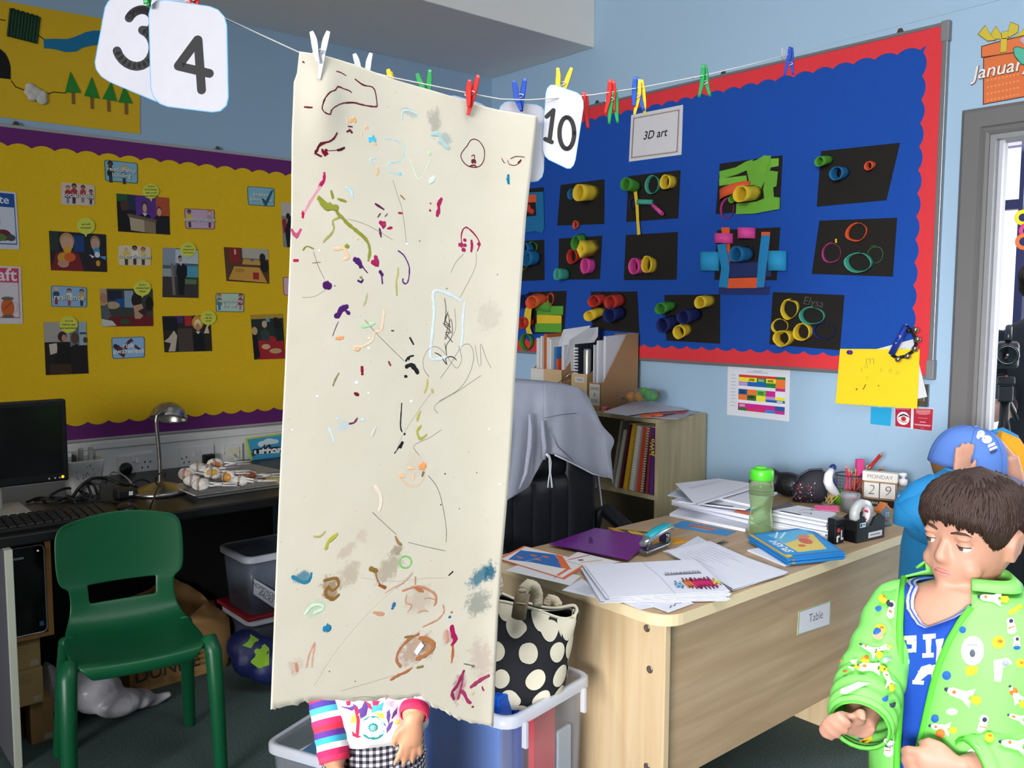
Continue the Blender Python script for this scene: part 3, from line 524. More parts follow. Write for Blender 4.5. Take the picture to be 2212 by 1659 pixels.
for i, (dx, dy, h_, hx) in enumerate(((-.03, .0, .155, '#3a393b'), (-.005, .01, .165, '#9a989a'), (.028, .0, .168, '#c9c7c4'), (.04, .02, .15, '#8a888a'))):
    b = V3((pc[0]+dx, pc[1]+dy, BDZ+.03)); t = tag(MB().tube([b, b+V3((.004, 0, h_-.05)), b+V3((.006, .002, h_-.03))], [.009, .009, .0085], 10).build('marker_pen', M(hx, .4)), ('dark grey marker pen standing in the speckled pot', 'mid grey marker pen standing in the speckled pot', 'white marker pen standing in the speckled pot', 'grey marker pen at the outer corner of the speckled pot')[i], 'pen', 'marker pens in the speckled pot')
    MB().lathe([(.0095, 0), (.0095, .02), (.007, .024)], b+V3((.006, .002, h_-.05)), 10).build('pen_cap', M('#bdbbb8', .4), t)
# loose leads on the desk
def dz(x, y, z=BDZ+.005): return onz(*Z('C', x, y), z)
def lead(pts, r, hx, label):
    q = [dz(x, y, BDZ+zz) for x, y, zz in pts]; f = []
    for i in range(len(q)-1):
        for k in range(6):
            t = k/6; p0, p1, p2, p3 = q[max(i-1, 0)], q[i], q[i+1], q[min(i+2, len(q)-1)]
            f.append(.5*((2*p1)+(p2-p0)*t+(2*p0-5*p1+4*p2-p3)*t*t+(3*p1-p0-3*p2+p3)*t**3))
    f.append(q[-1]); tag(MB().tube(f, r, 6).build('lead', M(hx, .5)), label, 'cable', 'leads on the black desk')
lead([(330, 905, .006), (400, 850, .03), (480, 815, .035), (560, 815, .03), (640, 860, .006)], .005, '#0e0e10', 'thick black lead looping beside the monitor foot')
lead([(540, 880, .006), (600, 800, .04), (690, 740, .07), (800, 740, .06), (900, 780, .04), (1010, 800, .012), (1060, 830, .006)], .006, '#0e0e10', 'thick black lead arching past the speckled pot')
lead([(690, 880, .006), (660, 800, .04), (650, 770, .05), (700, 790, .04), (730, 860, .006)], .005, '#111113', 'short black lead curled under the speckled pot')
lead([(960, 850, .006), (990, 775, .03), (1060, 745, .04), (1130, 775, .02), (1160, 800, .01)], .0035, '#141416', 'thin black lead between plug and lamp')
lead([(790, 770, .02), (815, 720, .05), (850, 690, .06), (930, 720, .05), (1010, 800, .012)], .003, '#9a9896', 'thin grey lead drooping below the round plug')
lead([(1120, 960, .004), (1150, 880, .05), (1180, 800, .06), (1230, 730, .06), (1225, 690, .09), (1170, 720, .09), (1165, 770, .06), (1195, 800, .05)], .003, '#131314', 'thin black lamp lead looped round the lamp stem')
lead([(700, 920, .005), (800, 905, .005), (900, 925, .005), (1000, 900, .005)], .004, '#161618', 'flat black lead lying on the desk behind the keyboard')
for k in range(7): lead([(200+60*k, 915-12*(k % 3), .005), (300+50*k, 880+14*(k % 2), .012), (420+40*k, 905-9*(k % 4), .006)], .0045, '#101012', 'tangled black lead number %s of the heap by the monitor' % 'one two three four five six seven'.split()[k])
p = dz(935, 880, BDZ); o = MB().bx(p[0]-.035, p[0]+.035, p[1]-.03, p[1]+.03, BDZ, BDZ+.034).build('power_adapter', M('#141417', .45), bevel=.006); tag(o, 'black power adapter with a small white tag beside lamp base', 'adapter')
MB().bx(p[0]+.004, p[0]+.018, p[1]-.0312, p[1]-.03, BDZ+.012, BDZ+.026).build('tag', M('#d8d8da', .5), o)
p = dz(950, 985, BDZ); o = MB().ball((p[0], p[1], BDZ+.014), (.032, .052, .017), 16).build('mouse', M('#0e0e11', .35)); tag(o, 'black computer mouse in front of the lamp base', 'mouse')
MB().lathe([(.006, -.004), (.006, .004)], (p[0], p[1]-.025, BDZ+.029), 10, axis=(1, 0, 0)).build('scroll_wheel', M('#333338', .5), o)
# clear tray and the spoon shakers
tc_ = dz(1730, 815, BDZ)
o = MB().loft([[(tc_[0]+sx*w, tc_[1]+sy*h_, z) for sx, sy in ((-1, -1), (1, -1), (1, 1), (-1, 1))] for w, h_, z in ((.165, .10, BDZ+.001), (.185, .12, BDZ+.02), (.195, .128, BDZ+.021), (.195, .128, BDZ+.019), (.186, .119, BDZ+.018), (.166, .101, BDZ+.003))], 0, True, False).build('plastic_tray', M('#dfe6e8', .15, .02, 10, trans=.8), bevel=.002); tag(o, 'clear plastic tray under the heap of spoon shakers', 'tray')
def shaker(i, hx, loc, rz, tilt, label):
    r = T('spoon_shaker', label, 'shaker', loc, 'egg and spoon shakers on the tray')
    W = M('#dcd8d2', .4, .03, 20)
    ro = (0, 1.35, .3, 1.0, 1.5, -.2, 1.25, 1.4, .1, 1.1, .5)[i]; cr_, sr_ = math.cos(ro), math.sin(ro)
    lp = lambda x, y, z: (loc[0]+x, loc[1]+y*cr_-(z-.022)*sr_, loc[2]+.0245+y*sr_+(z-.022)*cr_)
    MB().ball(lp(0, 0, .022), (.03, .021, .021), 14).build('egg', M(hx, .35, .05, 20), r)
    for s in (-1, 1):
        m = MB(); m.grid(lambda a, b: lp(.034*math.cos(a*2*math.pi)*b*1.02, s*(.0235*math.sqrt(max(0, 1-b*b))+.001), .022+.0245*math.sin(a*2*math.pi)*b*(.62 if i % 2 else .8)), 16, 5)
        m.tube([lp(.032, s*.006, .022), lp(.06, s*.004, .022), lp(.135, s*.005, .022)], [.004, .0032, .0035], 6, flat=(V3((0, 1, 0)), .4*.004)); m.build('spoon', W, r)
    MB().lathe([(.0245, -.004), (.0248, 0), (.0245, .004)], lp(-.004, 0, .022), 16, axis=(1, 0, 0), caps=False).build('rubber_band', M('#a98f84', .6), r)
    MB().lathe([(.006, 0), (.006, .03)], lp(.05, 0, .022), 8, axis=(1, 0, 0)).build('tape', M('#d9d2cc', .3), r)
    r.rotation_euler = (0, tilt, rz)
heads = [(1480, 700, 0, -.05, '#d8c8bc', 'white-egg spoon shaker at the back of the heap'), (1395, 775, .012, -.55, '#d9b9a4', 'pinkish-egg spoon shaker at the lamp end of the heap'), (1440, 800, 0, -.25, '#e2ddd6', 'white spoon shaker low at the lamp end of the heap'), (1500, 830, .0, -.48, '#dcd6cc', 'white spoon shaker with yellow underside at the front of the heap'), (1610, 735, .03, -.12, '#c8702c', 'orange-egg spoon shaker on top of the heap'), (1545, 755, .018, .12, '#d6cec4', 'white spoon shaker lying under the orange one'), (1590, 805, .03, -.3, '#c89a30', 'mustard-egg spoon shaker in the middle of the heap'), (1705, 800, .012, -1.0, '#c58a3c', 'amber-egg spoon shaker with handles pointing to the desk front'), (1800, 815, .004, -.35, '#e6e2dc', 'white spoon shaker with the longest handles at the far end'), (1860, 780, .004, -.15, '#b5642c', 'rust-egg spoon shaker at the poster end of the heap'), (1670, 760, .0, .3, '#d4ccc0', 'white spoon shaker pointing to the sockets')]
for i, (x, y, z, rz, hx, lb) in enumerate(heads): shaker(i, hx, dz(x, y, BDZ+.02)+V3((0, 0, z)), rz-.25, 0, lb)
# papers and poster at the far end of the desk
def sheet_z(q, z, hx, name, label, cat, th=.001, group=None):
    m = MB().prism([onz(*p, z) for p in q], (0, 0, th)); o = m.build(name, M(hx, .55, .04, 20)); return tag(o, label, cat, group)
sheet_z([Z('C', *p) for p in ((1560, 690), (1900, 660), (2180, 735), (1850, 770))], BDZ, '#7a2420', 'folder', 'dark red folder lying under clear wallet on black desk', 'folder', .008)
sheet_z([Z('C', *p) for p in ((1490, 655), (1830, 628), (2120, 690), (1800, 730))], BDZ+.0095, '#a8a6a6', 'plastic_wallet', 'grey plastic wallet on the red folder by the butterfly poster', 'wallet', .006)
q = [ony(*Z('C', *p), yy) for p, yy in (((1830, 440), 3.8), ((2330, 365), 3.8), ((2375, 625), 3.76), ((1885, 662), 3.76))]
c = Card('butterfly_poster', q, NL, '#b9d43c', .004, 'blue poster edged in lime with outlined lettering, leaning by the sockets', 'poster')
c.rect(.025, .04, .98, .97, '#3f9dc4').ell(.22, .25, .07, .1, '#cfe2ea').ell(.32, .2, .09, .1, '#cfe2ea').ell(.4, .22, .06, .07, '#cfe2ea').pol([(.03, .97), (.2, .84), (.35, .8), (.6, .82), (.98, .86), (.98, .97)], '#d8dedf').pol([(.03, .5), (.1, .55), (.04, .62)], '#3a3a40')
for k, (ch, a) in enumerate(zip('utterfly', (.12, .205, .275, .36, .45, .52, .59, .67))): c.txt(ch, a, .52, .085, '#17181c', bold=.09)
for k, (ch, a) in enumerate(zip('utterfly', (.12, .205, .275, .36, .45, .52, .59, .67))): c.txt(ch, a, .52, .085, '#f2f2f2', bold=.02)
c.done()
# ------------------------------------------------------------------ green chair
GC = T('child_chair', 'green moulded plastic child chair with slotted backrest at the black desk', 'chair', (0, 0, 0))
GRN = M('#0a5230', .38, .06, 14, .06, 260)
prof = [(-.196, .372, .135), (-.207, .392, .15), (-.205, .412, .165), (-.185, .423, .178), (-.10, .416, .186), (.0, .410, .186), (.085, .416, .178), (.125, .436, .166), (.142, .462, .157), (.149, .487, .154), (.152, .500, .154), (.156, .530, .155), (.158, .541, .160), (.161, .552, .184), (.168, .60, .190), (.176, .66, .190), (.183, .705, .188), (.187, .728, .176), (.188, .738, .16)]
NU = 22; vs = []; fs = []
for k, (y, z, w) in enumerate(prof):
    for i in range(NU+1):
        u = -1+2*i/NU; back = max(0, min(1, (z-.44)/.12)); crown = .022*(1-u*u) if k >= 16 else (.010*(1-u*u) if k == 15 else 0)
        vs.append((u*w, y+back*.03*(1-u*u)-back*.012-(.012*(1-u*u) if k < 4 else 0), z+crown-(.012*(1-u*u) if 2 < k < 8 else 0)))
for k in range(len(prof)-1):
    for i in range(NU):
        u = -1+2*(i+.5)/NU
        if 9 <= k <= 11 and abs(u) < .66: continue
        fs.append((k*(NU+1)+i, k*(NU+1)+i+1, (k+1)*(NU+1)+i+1, (k+1)*(NU+1)+i))
m = MB().add(vs, fs, 0, True); m.build('seat_shell', GRN, GC, solid=.007, sub=2, offset=0)
for s in (-1, 1):
    MB().tube([(s*.176, -.150, .405), (s*.190, -.182, .418), (s*.196, -.196, .39), (s*.200, -.206, .25), (s*.204, -.218, .006), (s*.204, -.218, 0)], [.018, .024, .025, .0225, .020, .018], 14).build('leg', GRN, GC)
    MB().tube([(s*.165, .06, .405), (s*.172, .085, .40), (s*.182, .12, .28), (s*.198, .185, .006), (s*.198, .185, 0)], [.018, .023, .022, .019, .018], 14).build('leg', GRN, GC)
    MB().tube([(s*.172, -.16, .400), (s*.170, .06, .400)], .011, 8).build('side_rail', GRN, GC)
GC.location = (.845, 2.745, 0); GC.rotation_euler[2] = math.radians(-9)
# ------------------------------------------------------------------ tower computer, its box and the cartons
PY = 3.05
pcx0, pcx1, pz0, pz1 = .581, .682, .378, .662
h_ = T('computer_holder', 'open plywood box holding the black computer tower beneath the desk', 'holder', (.62, PY+.15, .362))
PLY = wood('#b98a52', '#9a6c3a', 2)
MB().bx(pcx1+.003, pcx1+.019, PY+.005, PY+.33, .362, .684).build('side_board', PLY, h_)
MB().bx(.570, pcx1+.003, PY+.005, PY+.33, .362, .375).build('base_board', PLY, h_)
t = T('computer_tower', 'slim black computer tower with silver rim standing in the plywood box', 'computer', (.63, PY+.15, .376))
MB().bx(pcx0, pcx1, PY+.012, PY+.30, pz0, pz1).build('casing', M('#0e0e10', .4), t, bevel=.004)
ol = []
for cx, cz, a0 in ((pcx1-.014, pz1-.014, 0), (pcx0+.014, pz1-.014, 90), (pcx0+.014, pz0+.014, 180), (pcx1-.014, pz0+.014, 270)):
    for i in range(5): a = math.radians(a0+i*22.5); ol.append((cx+.014*math.cos(a), PY+.006, cz+.014*math.sin(a)))
MB().prism(ol, (0, .008, 0)).build('front_panel', M('#0b0b0d', .2), t)
MB().tube(ol, .0028, 6, closed=True).build('silver_rim', M('#a8a8aa', .3, .05, 20, metal=.8), t)
MB().bx(pcx0+.008, pcx0+.042, PY+.003, PY+.006, pz1-.037, pz1-.030).build('label_strip', M('#cfcfcd', .5), t)
MB().bx(pcx1-.022, pcx1-.010, PY+.003, PY+.006, pz0+.022, pz0+.036).build('sticker', M('#3f78b0', .4), t)
MB().lathe([(.003, 0), (.003, .002)], (pcx1-.018, PY+.005, pz1-.018), 10, axis=(0, -1, 0)).build('power_button', M('#cfe0ea', .4, emit=.6), t)
def carton(x0, x1, y0, z0, z1, hx, label, d=.24):
    o = MB().bx(x0, x1, y0, y0+d, z0, z1).build('carton', M(hx, .8, .08, 25, .1, 80), bevel=.002); tag(o, label, 'box', 'cardboard cartons under the black desk')
    m = MB()
    for k in range(4): m.bx(x0+.008, x1-.03, y0-.0006, y0, z1-.02-.008*k, z1-.0185-.008*k)
    m.build('print', M('#8a7452', .8), o)
    MB().bx(x1-.03, x1-.006, y0-.0007, y0, z0+.008, z0+.026).build('barcode_label', M('#b0a48c', .7), o)
carton(.572, .662, PY+.02, .262, .361, '#a98d5c', 'upper tan carton beneath the computer tower')
carton(.574, .666, PY+.02, .143, .261, '#ab8f5d', 'middle tan carton of the stack under the tower')
carton(.628, .697, PY+.04, .0, .142, '#a17b50', 'lowest tan carton standing on the carpet by the chair leg', .30)
tag(MB().bx(.566, .622, PY+.1, PY+.3, 0, .141).build('folder_box', M('#4a1f1e', .7, .15, 20), bevel=.004), 'dark red box beside the lowest carton', 'box')
# ------------------------------------------------------------------ paper bag and plastic bag
def dd(x, y, Y): return ony(*Z('D', x, y), Y)
KR = M('#a07a48', .75, .12, 9, .35, 26)
bg_ = T('paper_bag', 'crumpled brown paper carrier bag with DUNNE lettering behind the chair', 'bag', (1.2, 3.3, 0))
rng = random.Random(3)
def ringp(pts, jit): return [V3(p)+V3((rng.uniform(-jit, jit), rng.uniform(-jit, jit), rng.uniform(-jit, jit)*.6)) for p in pts]
def dens(pts, k=5):
    o = []
    for i in range(len(pts)):
        a, b = V3(pts[i]), V3(pts[(i+1) % len(pts)])
        for j in range(k): o.append(a+(b-a)*j/k)
    return o
base = dens([(1.00, 3.26, .0), (1.36, 3.28, .0), (1.38, 3.46, .0), (1.00, 3.46, .0)])
r1 = dens([(.985, 3.225, .09), (1.375, 3.245, .09), (1.395, 3.46, .10), (.99, 3.47, .10)])
r2 = dens([(.97, 3.235, .17), (1.375, 3.25, .18), (1.39, 3.46, .22), (.98, 3.47, .22)])
top = dens([dd(830, 470, 3.26), dd(1330, 600, 3.24), dd(1520, 440, 3.44), dd(1250, 290, 3.46)])
r3 = [a*.5+b*.5 for a, b in zip(r2, top)]
m = MB().loft([base, ringp(r1, .006), ringp(r2, .010), ringp(r3, .012), ringp(top, .014)], 0, False); m.f.append(tuple(range(20))); m.mi.append(0); m.sm.append(False)
m.build('bag_body', KR, bg_, solid=.002)
c1 = ony(*Z('D', 1210, 945), 3.222); mt = MB(); put_text(mt, 'DUNNE', c1, (1, .05, -.0), (0, .05, 1), .07, bold=.012); mt.build('lettering', M('#2e1d12', .7), bg_)
c1 = ony(*Z('D', 1300, 992), 3.222); mt = MB(); put_text(mt, 'Getu', c1, (1, .05, 0), (0, .05, 1), .032, shear=.3); mt.build('lettering', M('#5e4028', .7), bg_)
m = MB()
for (x, y, rx, ry, Y) in ((700, 1120, .085, .07, 3.14), (860, 1190, .085, .045, 3.10), (620, 1110, .06, .07, 3.17), (1000, 1160, .05, .03, 3.12), (500, 1080, .05, .075, 3.20), (370, 1070, .028, .075, 3.2), (345, 1000, .012, .05, 3.2), (430, 1150, .05, .05, 3.18)):
    p = dd(x, y, Y); m.ball((p[0], p[1], max(p[2], ry*.8)), (rx, .06, ry), 14)
p0, p1 = dd(1020, 1170, 3.12), dd(1225, 1125, 3.12); m.tube([p0, (p0+p1)/2+V3((0, 0, -.01)), p1], [.03, .02, .012], 10)
o = seal(m, 'plastic_bag', M('#c9c5cb', .3, .1, 12, 1.0, 34, trans=.25), None, .007, 3); tag(o, 'thin white plastic carrier bag lying on the carpet beneath the green chair', 'bag')
# ------------------------------------------------------------------ clear tub on a red lidded box, sports bag
def tub(name, label, cx, cy, rz, w, d, z0, z1, taper, mat, parent_group=None, lip=.012, handle=False):
    t = T(name, label, 'tub', (cx, cy, z0), parent_group)
    ca, sa = math.cos(rz), math.sin(rz)
    def rc(sw, sd, z, r):
        o = []
        for sx, sy, a0 in ((1, 1, 0), (-1, 1, 90), (-1, -1, 180), (1, -1, 270)):
            for i in range(5):
                a = math.radians(a0+i*22.5); x = sx*(sw/2-r)+r*math.cos(a); y = sy*(sd/2-r)+r*math.sin(a)
                o.append((cx+x*ca-y*sa, cy+x*sa+y*ca, z))
        return o
    T_ = taper; R = .03
    MB().loft([rc(w*T_, d*T_, z0, R), rc(w, d, z1, R), rc(w-.006, d-.006, z1, R), rc(w*T_-.006, d*T_-.006, z0+.004, R)], 0).build('tub_body', mat, t)
    MB().loft([rc(w+2*lip, d+2*lip, z1-.022, R+.01), rc(w+2*lip, d+2*lip, z1-.002, R+.01), rc(w+2*lip-.01, d+2*lip-.01, z1+.002, R+.008), rc(w-.006, d-.006, z1+.002, R), rc(w-.006, d-.006, z1-.004, R), rc(w+2*lip-.008, d+2*lip-.008, z1-.004, R+.008), rc(w+2*lip-.008, d+2*lip-.008, z1-.022, R+.008), rc(w+2*lip, d+2*lip, z1-.022, R+.01)], 0, False).build('rim', CLEARR, t)
    t['_'] = 0; del t['_']
    return t, rc
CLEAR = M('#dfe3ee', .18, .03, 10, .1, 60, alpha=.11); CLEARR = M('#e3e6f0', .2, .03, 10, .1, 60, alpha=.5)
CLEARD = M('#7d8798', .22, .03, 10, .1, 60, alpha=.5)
lb = tub('storage_box', 'low storage box with red lid under the clear homework tub', 1.545, 3.25, 0, .30, .26, 0, .225, .96, M('#3a3f4c', .5))[0]
MB().bx(1.375, 1.715, 3.10, 3.40, .226, .243).build('lid', M('#8a1c26', .4), lb, bevel=.006)
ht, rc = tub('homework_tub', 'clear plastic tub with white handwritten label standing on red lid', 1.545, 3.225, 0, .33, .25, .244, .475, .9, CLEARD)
q = [ony(*Z('D', *p), 3.098) for p in ((1825, 300), (1990, 400), (1975, 515), (1820, 410))]
c = Card('label_sheet', q, (0, -1, 0), '#c9cad2', .001, parent=ht); c.txt('HOMEWORK', .5, .33, .022, '#3a3c48', shear=.1).txt('BACKS', .55, .66, .024, '#3a3c48', shear=.1).done()
m = MB()
for (x, y, rx, rz_, Y) in ((1850, 860, .1, .075, 3.0), (1760, 780, .07, .06, 3.03), (1960, 930, .09, .065, 2.97), (2050, 860, .1, .08, 3.0)):
    p = dd(x, y, Y); m.ball((p[0], p[1], max(p[2], rz_)), (rx, .065, rz_), 14)
sb = seal(m, 'sports_bag', M('#141d4e', .5, .15, 20, .4, 60), None, .008, 5); tag(sb, 'crumpled dark blue bag with bright green patches on the carpet', 'bag')
bv = BVHTree.FromPolygons([Vector(v.co)+sb.location for v in sb.data.vertices], [tuple(p.vertices) for p in sb.data.polygons])
def patch(bv, px, par, name, mat, lift=.0015, n=None, steps=1, origin=None):
    """lay a flat outline (pixels) onto a surface along the line of sight from where the outline was measured"""
    m = MB(); pts = []
    for u, v in px:
        d = Vector(ray(u, v)); h, nn, i_, _ = bv.ray_cast(Vector(CAM), d.normalized())
        if h is None: return None
        pts.append(h+nn*lift*(1 if nn.dot(d) < 0 else -1))
    ce = sum(pts, Vector())/len(pts); u0 = sum(p[0] for p in px)/len(px); v0 = sum(p[1] for p in px)/len(px)
    d = Vector(ray(u0, v0)); h, nn, i_, _ = bv.ray_cast(Vector(CAM), d.normalized())
    if h is not None: ce = h+nn*lift*1.3*(1 if nn.dot(d) < 0 else -1)
    mid = []
    for (u, v) in px:
        d = Vector(ray((u+u0)/2, (v+v0)/2)); h, nn, i_, _ = bv.ray_cast(Vector(CAM), d.normalized()); mid.append(h+nn*lift*1.2*(1 if nn.dot(d) < 0 else -1) if h else None)
    n_ = len(pts); vs = pts+[q if q else (p+ce)/2 for q, p in zip(mid, pts)]+[ce]
    fs = [(i, (i+1) % n_, (i+1) % n_+n_, i+n_) for i in range(n_)]+[(i+n_, (i+1) % n_+n_, 2*n_) for i in range(n_)]
    m.add(vs, fs, 0, True)
    if par is None: return m
    return m.build(name, mat, par)
zz = lambda k, pts: [Z(k, *p) for p in pts]
LG = M('#7aa51f', .5, .1, 20)
patch(bv, zz('D', [(1740, 780), (1800, 700), (1860, 740), (1800, 800)]), sb, 'green_patch', LG)
patch(bv, zz('D', [(1800, 900), (1830, 810), (1900, 770), (1932, 800), (1932, 920), (1860, 945)]), sb, 'green_patch', LG)
# ------------------------------------------------------------------ on the blue board
def RCd(name, k, q, hx, label, cat, group=None, off=.001, th=.0012, plane=None, outline=None, mat=None):
    return Card(name, [onx(*Z(k, *p), (RX if plane is None else plane)-off) for p in q], NR, hx, th, label, cat, group, outline=outline, mat=mat)
GLUE = 'black paper 3D artworks on the blue board'
rr_ = random.Random(11)
def art(k, q, label, hx='#15120f'):
    return RCd('paper_artwork', k, q, hx, label, 'artwork', GLUE, mat=M(hx, .85, .18, 14))
def roll(c, k, f, b, rx, ry, hx, n=20, wob=.05, inner=None):
    base = onx(*Z(k, *b), RX-.0025); fp = ony(*Z(k, *f), base[1]); dep = float((fp-CAM) @ FW); s = 3.45625
    ry_, rz_ = rx/s*dep/FPX*1.25, ry/s*dep/FPX*1.06
    w1, w2, ph = rr_.uniform(-wob, wob), rr_.uniform(-wob, wob), rr_.uniform(0, 6.28)
    def ring(p, j): return [p+(1.12-.12*j)*V3((0, ry_*math.cos(a)*(1+w1*math.cos(2*a+ph)), rz_*math.sin(a)*(1+w2*math.sin(3*a+ph+j)))) for a in (2*math.pi*i/n for i in range(n))]
    L_ = base-fp
    m = MB().loft([ring(fp+L_*t, t) for t in (0, .33, .66, 1)], 0, False)
    # the overlapping glued edge
    r0 = [p+(p-fp)*.05 for p in ring(fp, 0)[3:6]]; m.loft([r0, [p+L_ for p in r0]], 0, False, True, closed=False)
    return m.build('paper_roll', M(hx, .75, .07, 30), c.o, solid=.0014)
def stripp(c, k, pts, hx, off=.006, th=.0012, name='paper_strip', bow=0):
    q = [onx(*Z(k, *p), RX-off) for p in pts]; return MB().prism(q, (-th, 0, 0)).build(name, M(hx, .75, .08, 30), c.o)
def band(c, k, x0, x1, y0, y1, hx, bulge=.03, dx=0):   # a loop of paper lying against the sheet, seen from its outer side
    n = 12; rows = []
    for t in range(n+1):
        a = math.pi*t/n; s = .5-.5*math.cos(a); h = math.sin(a)*bulge
        p, q = onx(*Z(k, x0+(x1-x0)*s, y0+dx*s), RX-.004), onx(*Z(k, x0+(x1-x0)*s, y1+dx*s), RX-.004)
        rows.append([p+NR*h, q+NR*h])
    return MB().loft(rows, 0, False, True, closed=False).build('paper_loop', M(hx, .75, .07, 30), c.o, solid=.0012)
YE, GN, TE, OR, RD, PK, MG, BL_, NV, LG_ = '#dcbc2c', '#3f8a2e', '#3f9a86', '#d9562a', '#b93226', '#d44596', '#a32f74', '#14679c', '#12205e', '#6aa832'
c = art('J', [(100, 222), (395, 188), (400, 500), (110, 520)], 'black artwork with blue sheet and red crumples behind the hanging paper')
stripp(c, 'J', [(140, 232), (394, 222), (400, 495), (385, 530), (340, 515), (140, 540)], '#13699a'); stripp(c, 'J', [(200, 310), (335, 300), (338, 400), (200, 415)], '#1a1311', .008); stripp(c, 'J', [(190, 250), (340, 243), (340, 300), (190, 305)], OR, .009)
p = onx(*Z('J', 285, 360), RX-.02); m = MB(); [m.ball(p+V3((rr_.uniform(-.005, .005), rr_.uniform(-.025, .025), rr_.uniform(-.02, .02))), (.012, .02, .016), 8, 0, 5) for _ in range(5)]; seal(m, 'crumpled_paper', M(RD, .8, .15, 50, .5, 80), c.o, .004, 1)
c = art('J', [(523, 172), (850, 128), (848, 462), (497, 475)], 'black artwork with one large yellow roll and a small blue one')
roll(c, 'J', (597, 240), (640, 240), 28, 32, BL_); roll(c, 'J', (652, 230), (775, 232), 42, 52, YE); roll(c, 'J', (627, 470), (650, 468), 18, 26, OR)
c = art('J', [(1030, 105), (1418, 60), (1400, 420), (1012, 448)], 'black artwork with a yellow strip dangling below its edge')
roll(c, 'J', (1003, 165), (1095, 185), 36, 40, GN); roll(c, 'J', (1200, 170), (1228, 172), 48, 58, TE); roll(c, 'J', (1297, 150), (1362, 150), 34, 44, YE); roll(c, 'J', (1052, 315), (1066, 315), 20, 34, NV)
stripp(c, 'J', [(1068, 222), (1092, 218), (1105, 330), (1108, 430), (1119, 540), (1095, 545), (1088, 430), (1082, 330)], YE, .02)
a, b = onx(*Z('J', 1095, 297), RX-.05), onx(*Z('J', 1212, 300), RX-.02); MB().tube([a, b], .012, 12, caps=False).build('paper_roll', M(TE, .75, .07, 30), c.o, solid=.001)
a, b = onx(*Z('J', 1208, 320), RX-.03), onx(*Z('J', 1282, 388), RX-.04); MB().tube([a, b], .009, 12, caps=False).build('paper_roll', M(PK, .75, .07, 30), c.o, solid=.001)
c = art('J', [(1712, 12), (2180, -50), (2160, 350), (1680, 390)], 'black artwork covered in torn bright green paper pieces')
for i, ps in enumerate(([(1708, 70), (1830, 40), (1910, -5), (1960, -20), (1915, 60), (1835, 95), (1710, 130)], [(1706, 125), (1910, 100), (1915, 150), (1708, 178)], [(1900, 10), (1985, -15), (2040, -48), (2090, -48), (2100, 30), (2060, 110), (2010, 220), (1940, 190), (1920, 100)], [(2035, -50), (2095, -45), (2050, 90), (2000, 60)], [(2090, -25), (2152, -28), (2150, 30), (2100, 40)], [(2060, 60), (2145, 72), (2135, 180), (2110, 190), (2115, 260), (2160, 265), (2158, 352), (2050, 365), (2035, 200)], [(1835, 310), (1985, 295), (2050, 270), (2150, 280), (2155, 350), (1970, 385), (1832, 390)])): stripp(c, 'J', ps, ('#67a632', '#6fae38', '#62a030')[i % 3], .004+.0018*i)
band(c, 'J', 1720, 1945, 215, 290, OR, .05, -75)
roll(c, 'J', (1800, 278), (1840, 255), 24, 24, '#4f962c'); roll(c, 'J', (1858, 240), (1985, 232), 44, 50, YE); roll(c, 'J', (1762, 345), (1775, 350), 44, 66, MG)
c = art('M', [(698, 1128), (1287, 1066), (1185, 1495), (665, 1543)], 'slanting black artwork with three small rolls at the top of its column')
roll(c, 'M', (680, 1208), (765, 1193), 27, 30, '#4f962c'); roll(c, 'M', (803, 1295), (870, 1290), 36, 42, BL_); roll(c, 'M', (1047, 1240), (1085, 1232), 22, 27, OR)
c = art('J', [(200, 592), (400, 580), (402, 882), (190, 890)], 'black artwork with blue rolls partly behind the hanging paper')
roll(c, 'J', (238, 780), (262, 770), 30, 26, '#5a7a2a'); roll(c, 'J', (235, 650), (300, 655), 40, 42, BL_); roll(c, 'J', (255, 720), (345, 715), 42, 48, BL_); roll(c, 'J', (305, 638), (325, 638), 38, 36, GN)
c = art('J', [(510, 572), (833, 550), (815, 875), (505, 880)], 'black artwork with a squarish yellow roll above a pink one')
roll(c, 'J', (628, 607), (690, 585), 32, 44, GN); roll(c, 'J', (600, 708), (645, 700), 36, 46, RD); roll(c, 'J', (668, 652), (790, 640), 28, 55, YE, 4, .02); roll(c, 'J', (697, 775), (765, 775), 30, 48, PK); roll(c, 'J', (487, 840), (580, 838), 22, 36, TE)
c = art('J', [(1010, 545), (1398, 522), (1388, 878), (995, 882)], 'black artwork with a pink and a yellow roll near its lower edge')
roll(c, 'J', (1062, 780), (1130, 780), 34, 50, PK); roll(c, 'J', (1158, 765), (1215, 772), 34, 52, YE)
c = art('J', [(1690, 510), (2163, 487), (2135, 883), (1670, 880)], 'black artwork with blue side strips and loops like arms')
stripp(c, 'J', [(1705, 935), (2085, 930), (2080, 992), (1703, 988)], '#1b2b66', .004); stripp(c, 'J', [(1780, 752), (2100, 745), (2095, 855), (1782, 862)], '#1a2a62', .012); stripp(c, 'J', [(1722, 488), (1785, 488), (1788, 770), (1755, 775)], OR, .006)
stripp(c, 'J', [(1690, 615), (1755, 608), (1785, 790), (1768, 938), (1703, 935), (1722, 790)], '#1a7db4', .016); stripp(c, 'J', [(1765, 868), (1990, 862), (1988, 940), (1762, 942)], OR, .014); stripp(c, 'J', [(2022, 522), (2088, 522), (2086, 550), (2021, 550)], OR, .014)
stripp(c, 'J', [(2022, 548), (2086, 548), (2070, 700), (2040, 935), (1985, 938), (1998, 740)], '#1a7db4', .016); stripp(c, 'J', [(2086, 560), (2070, 730), (2045, 920), (2041, 935), (2070, 720)], OR, .010)
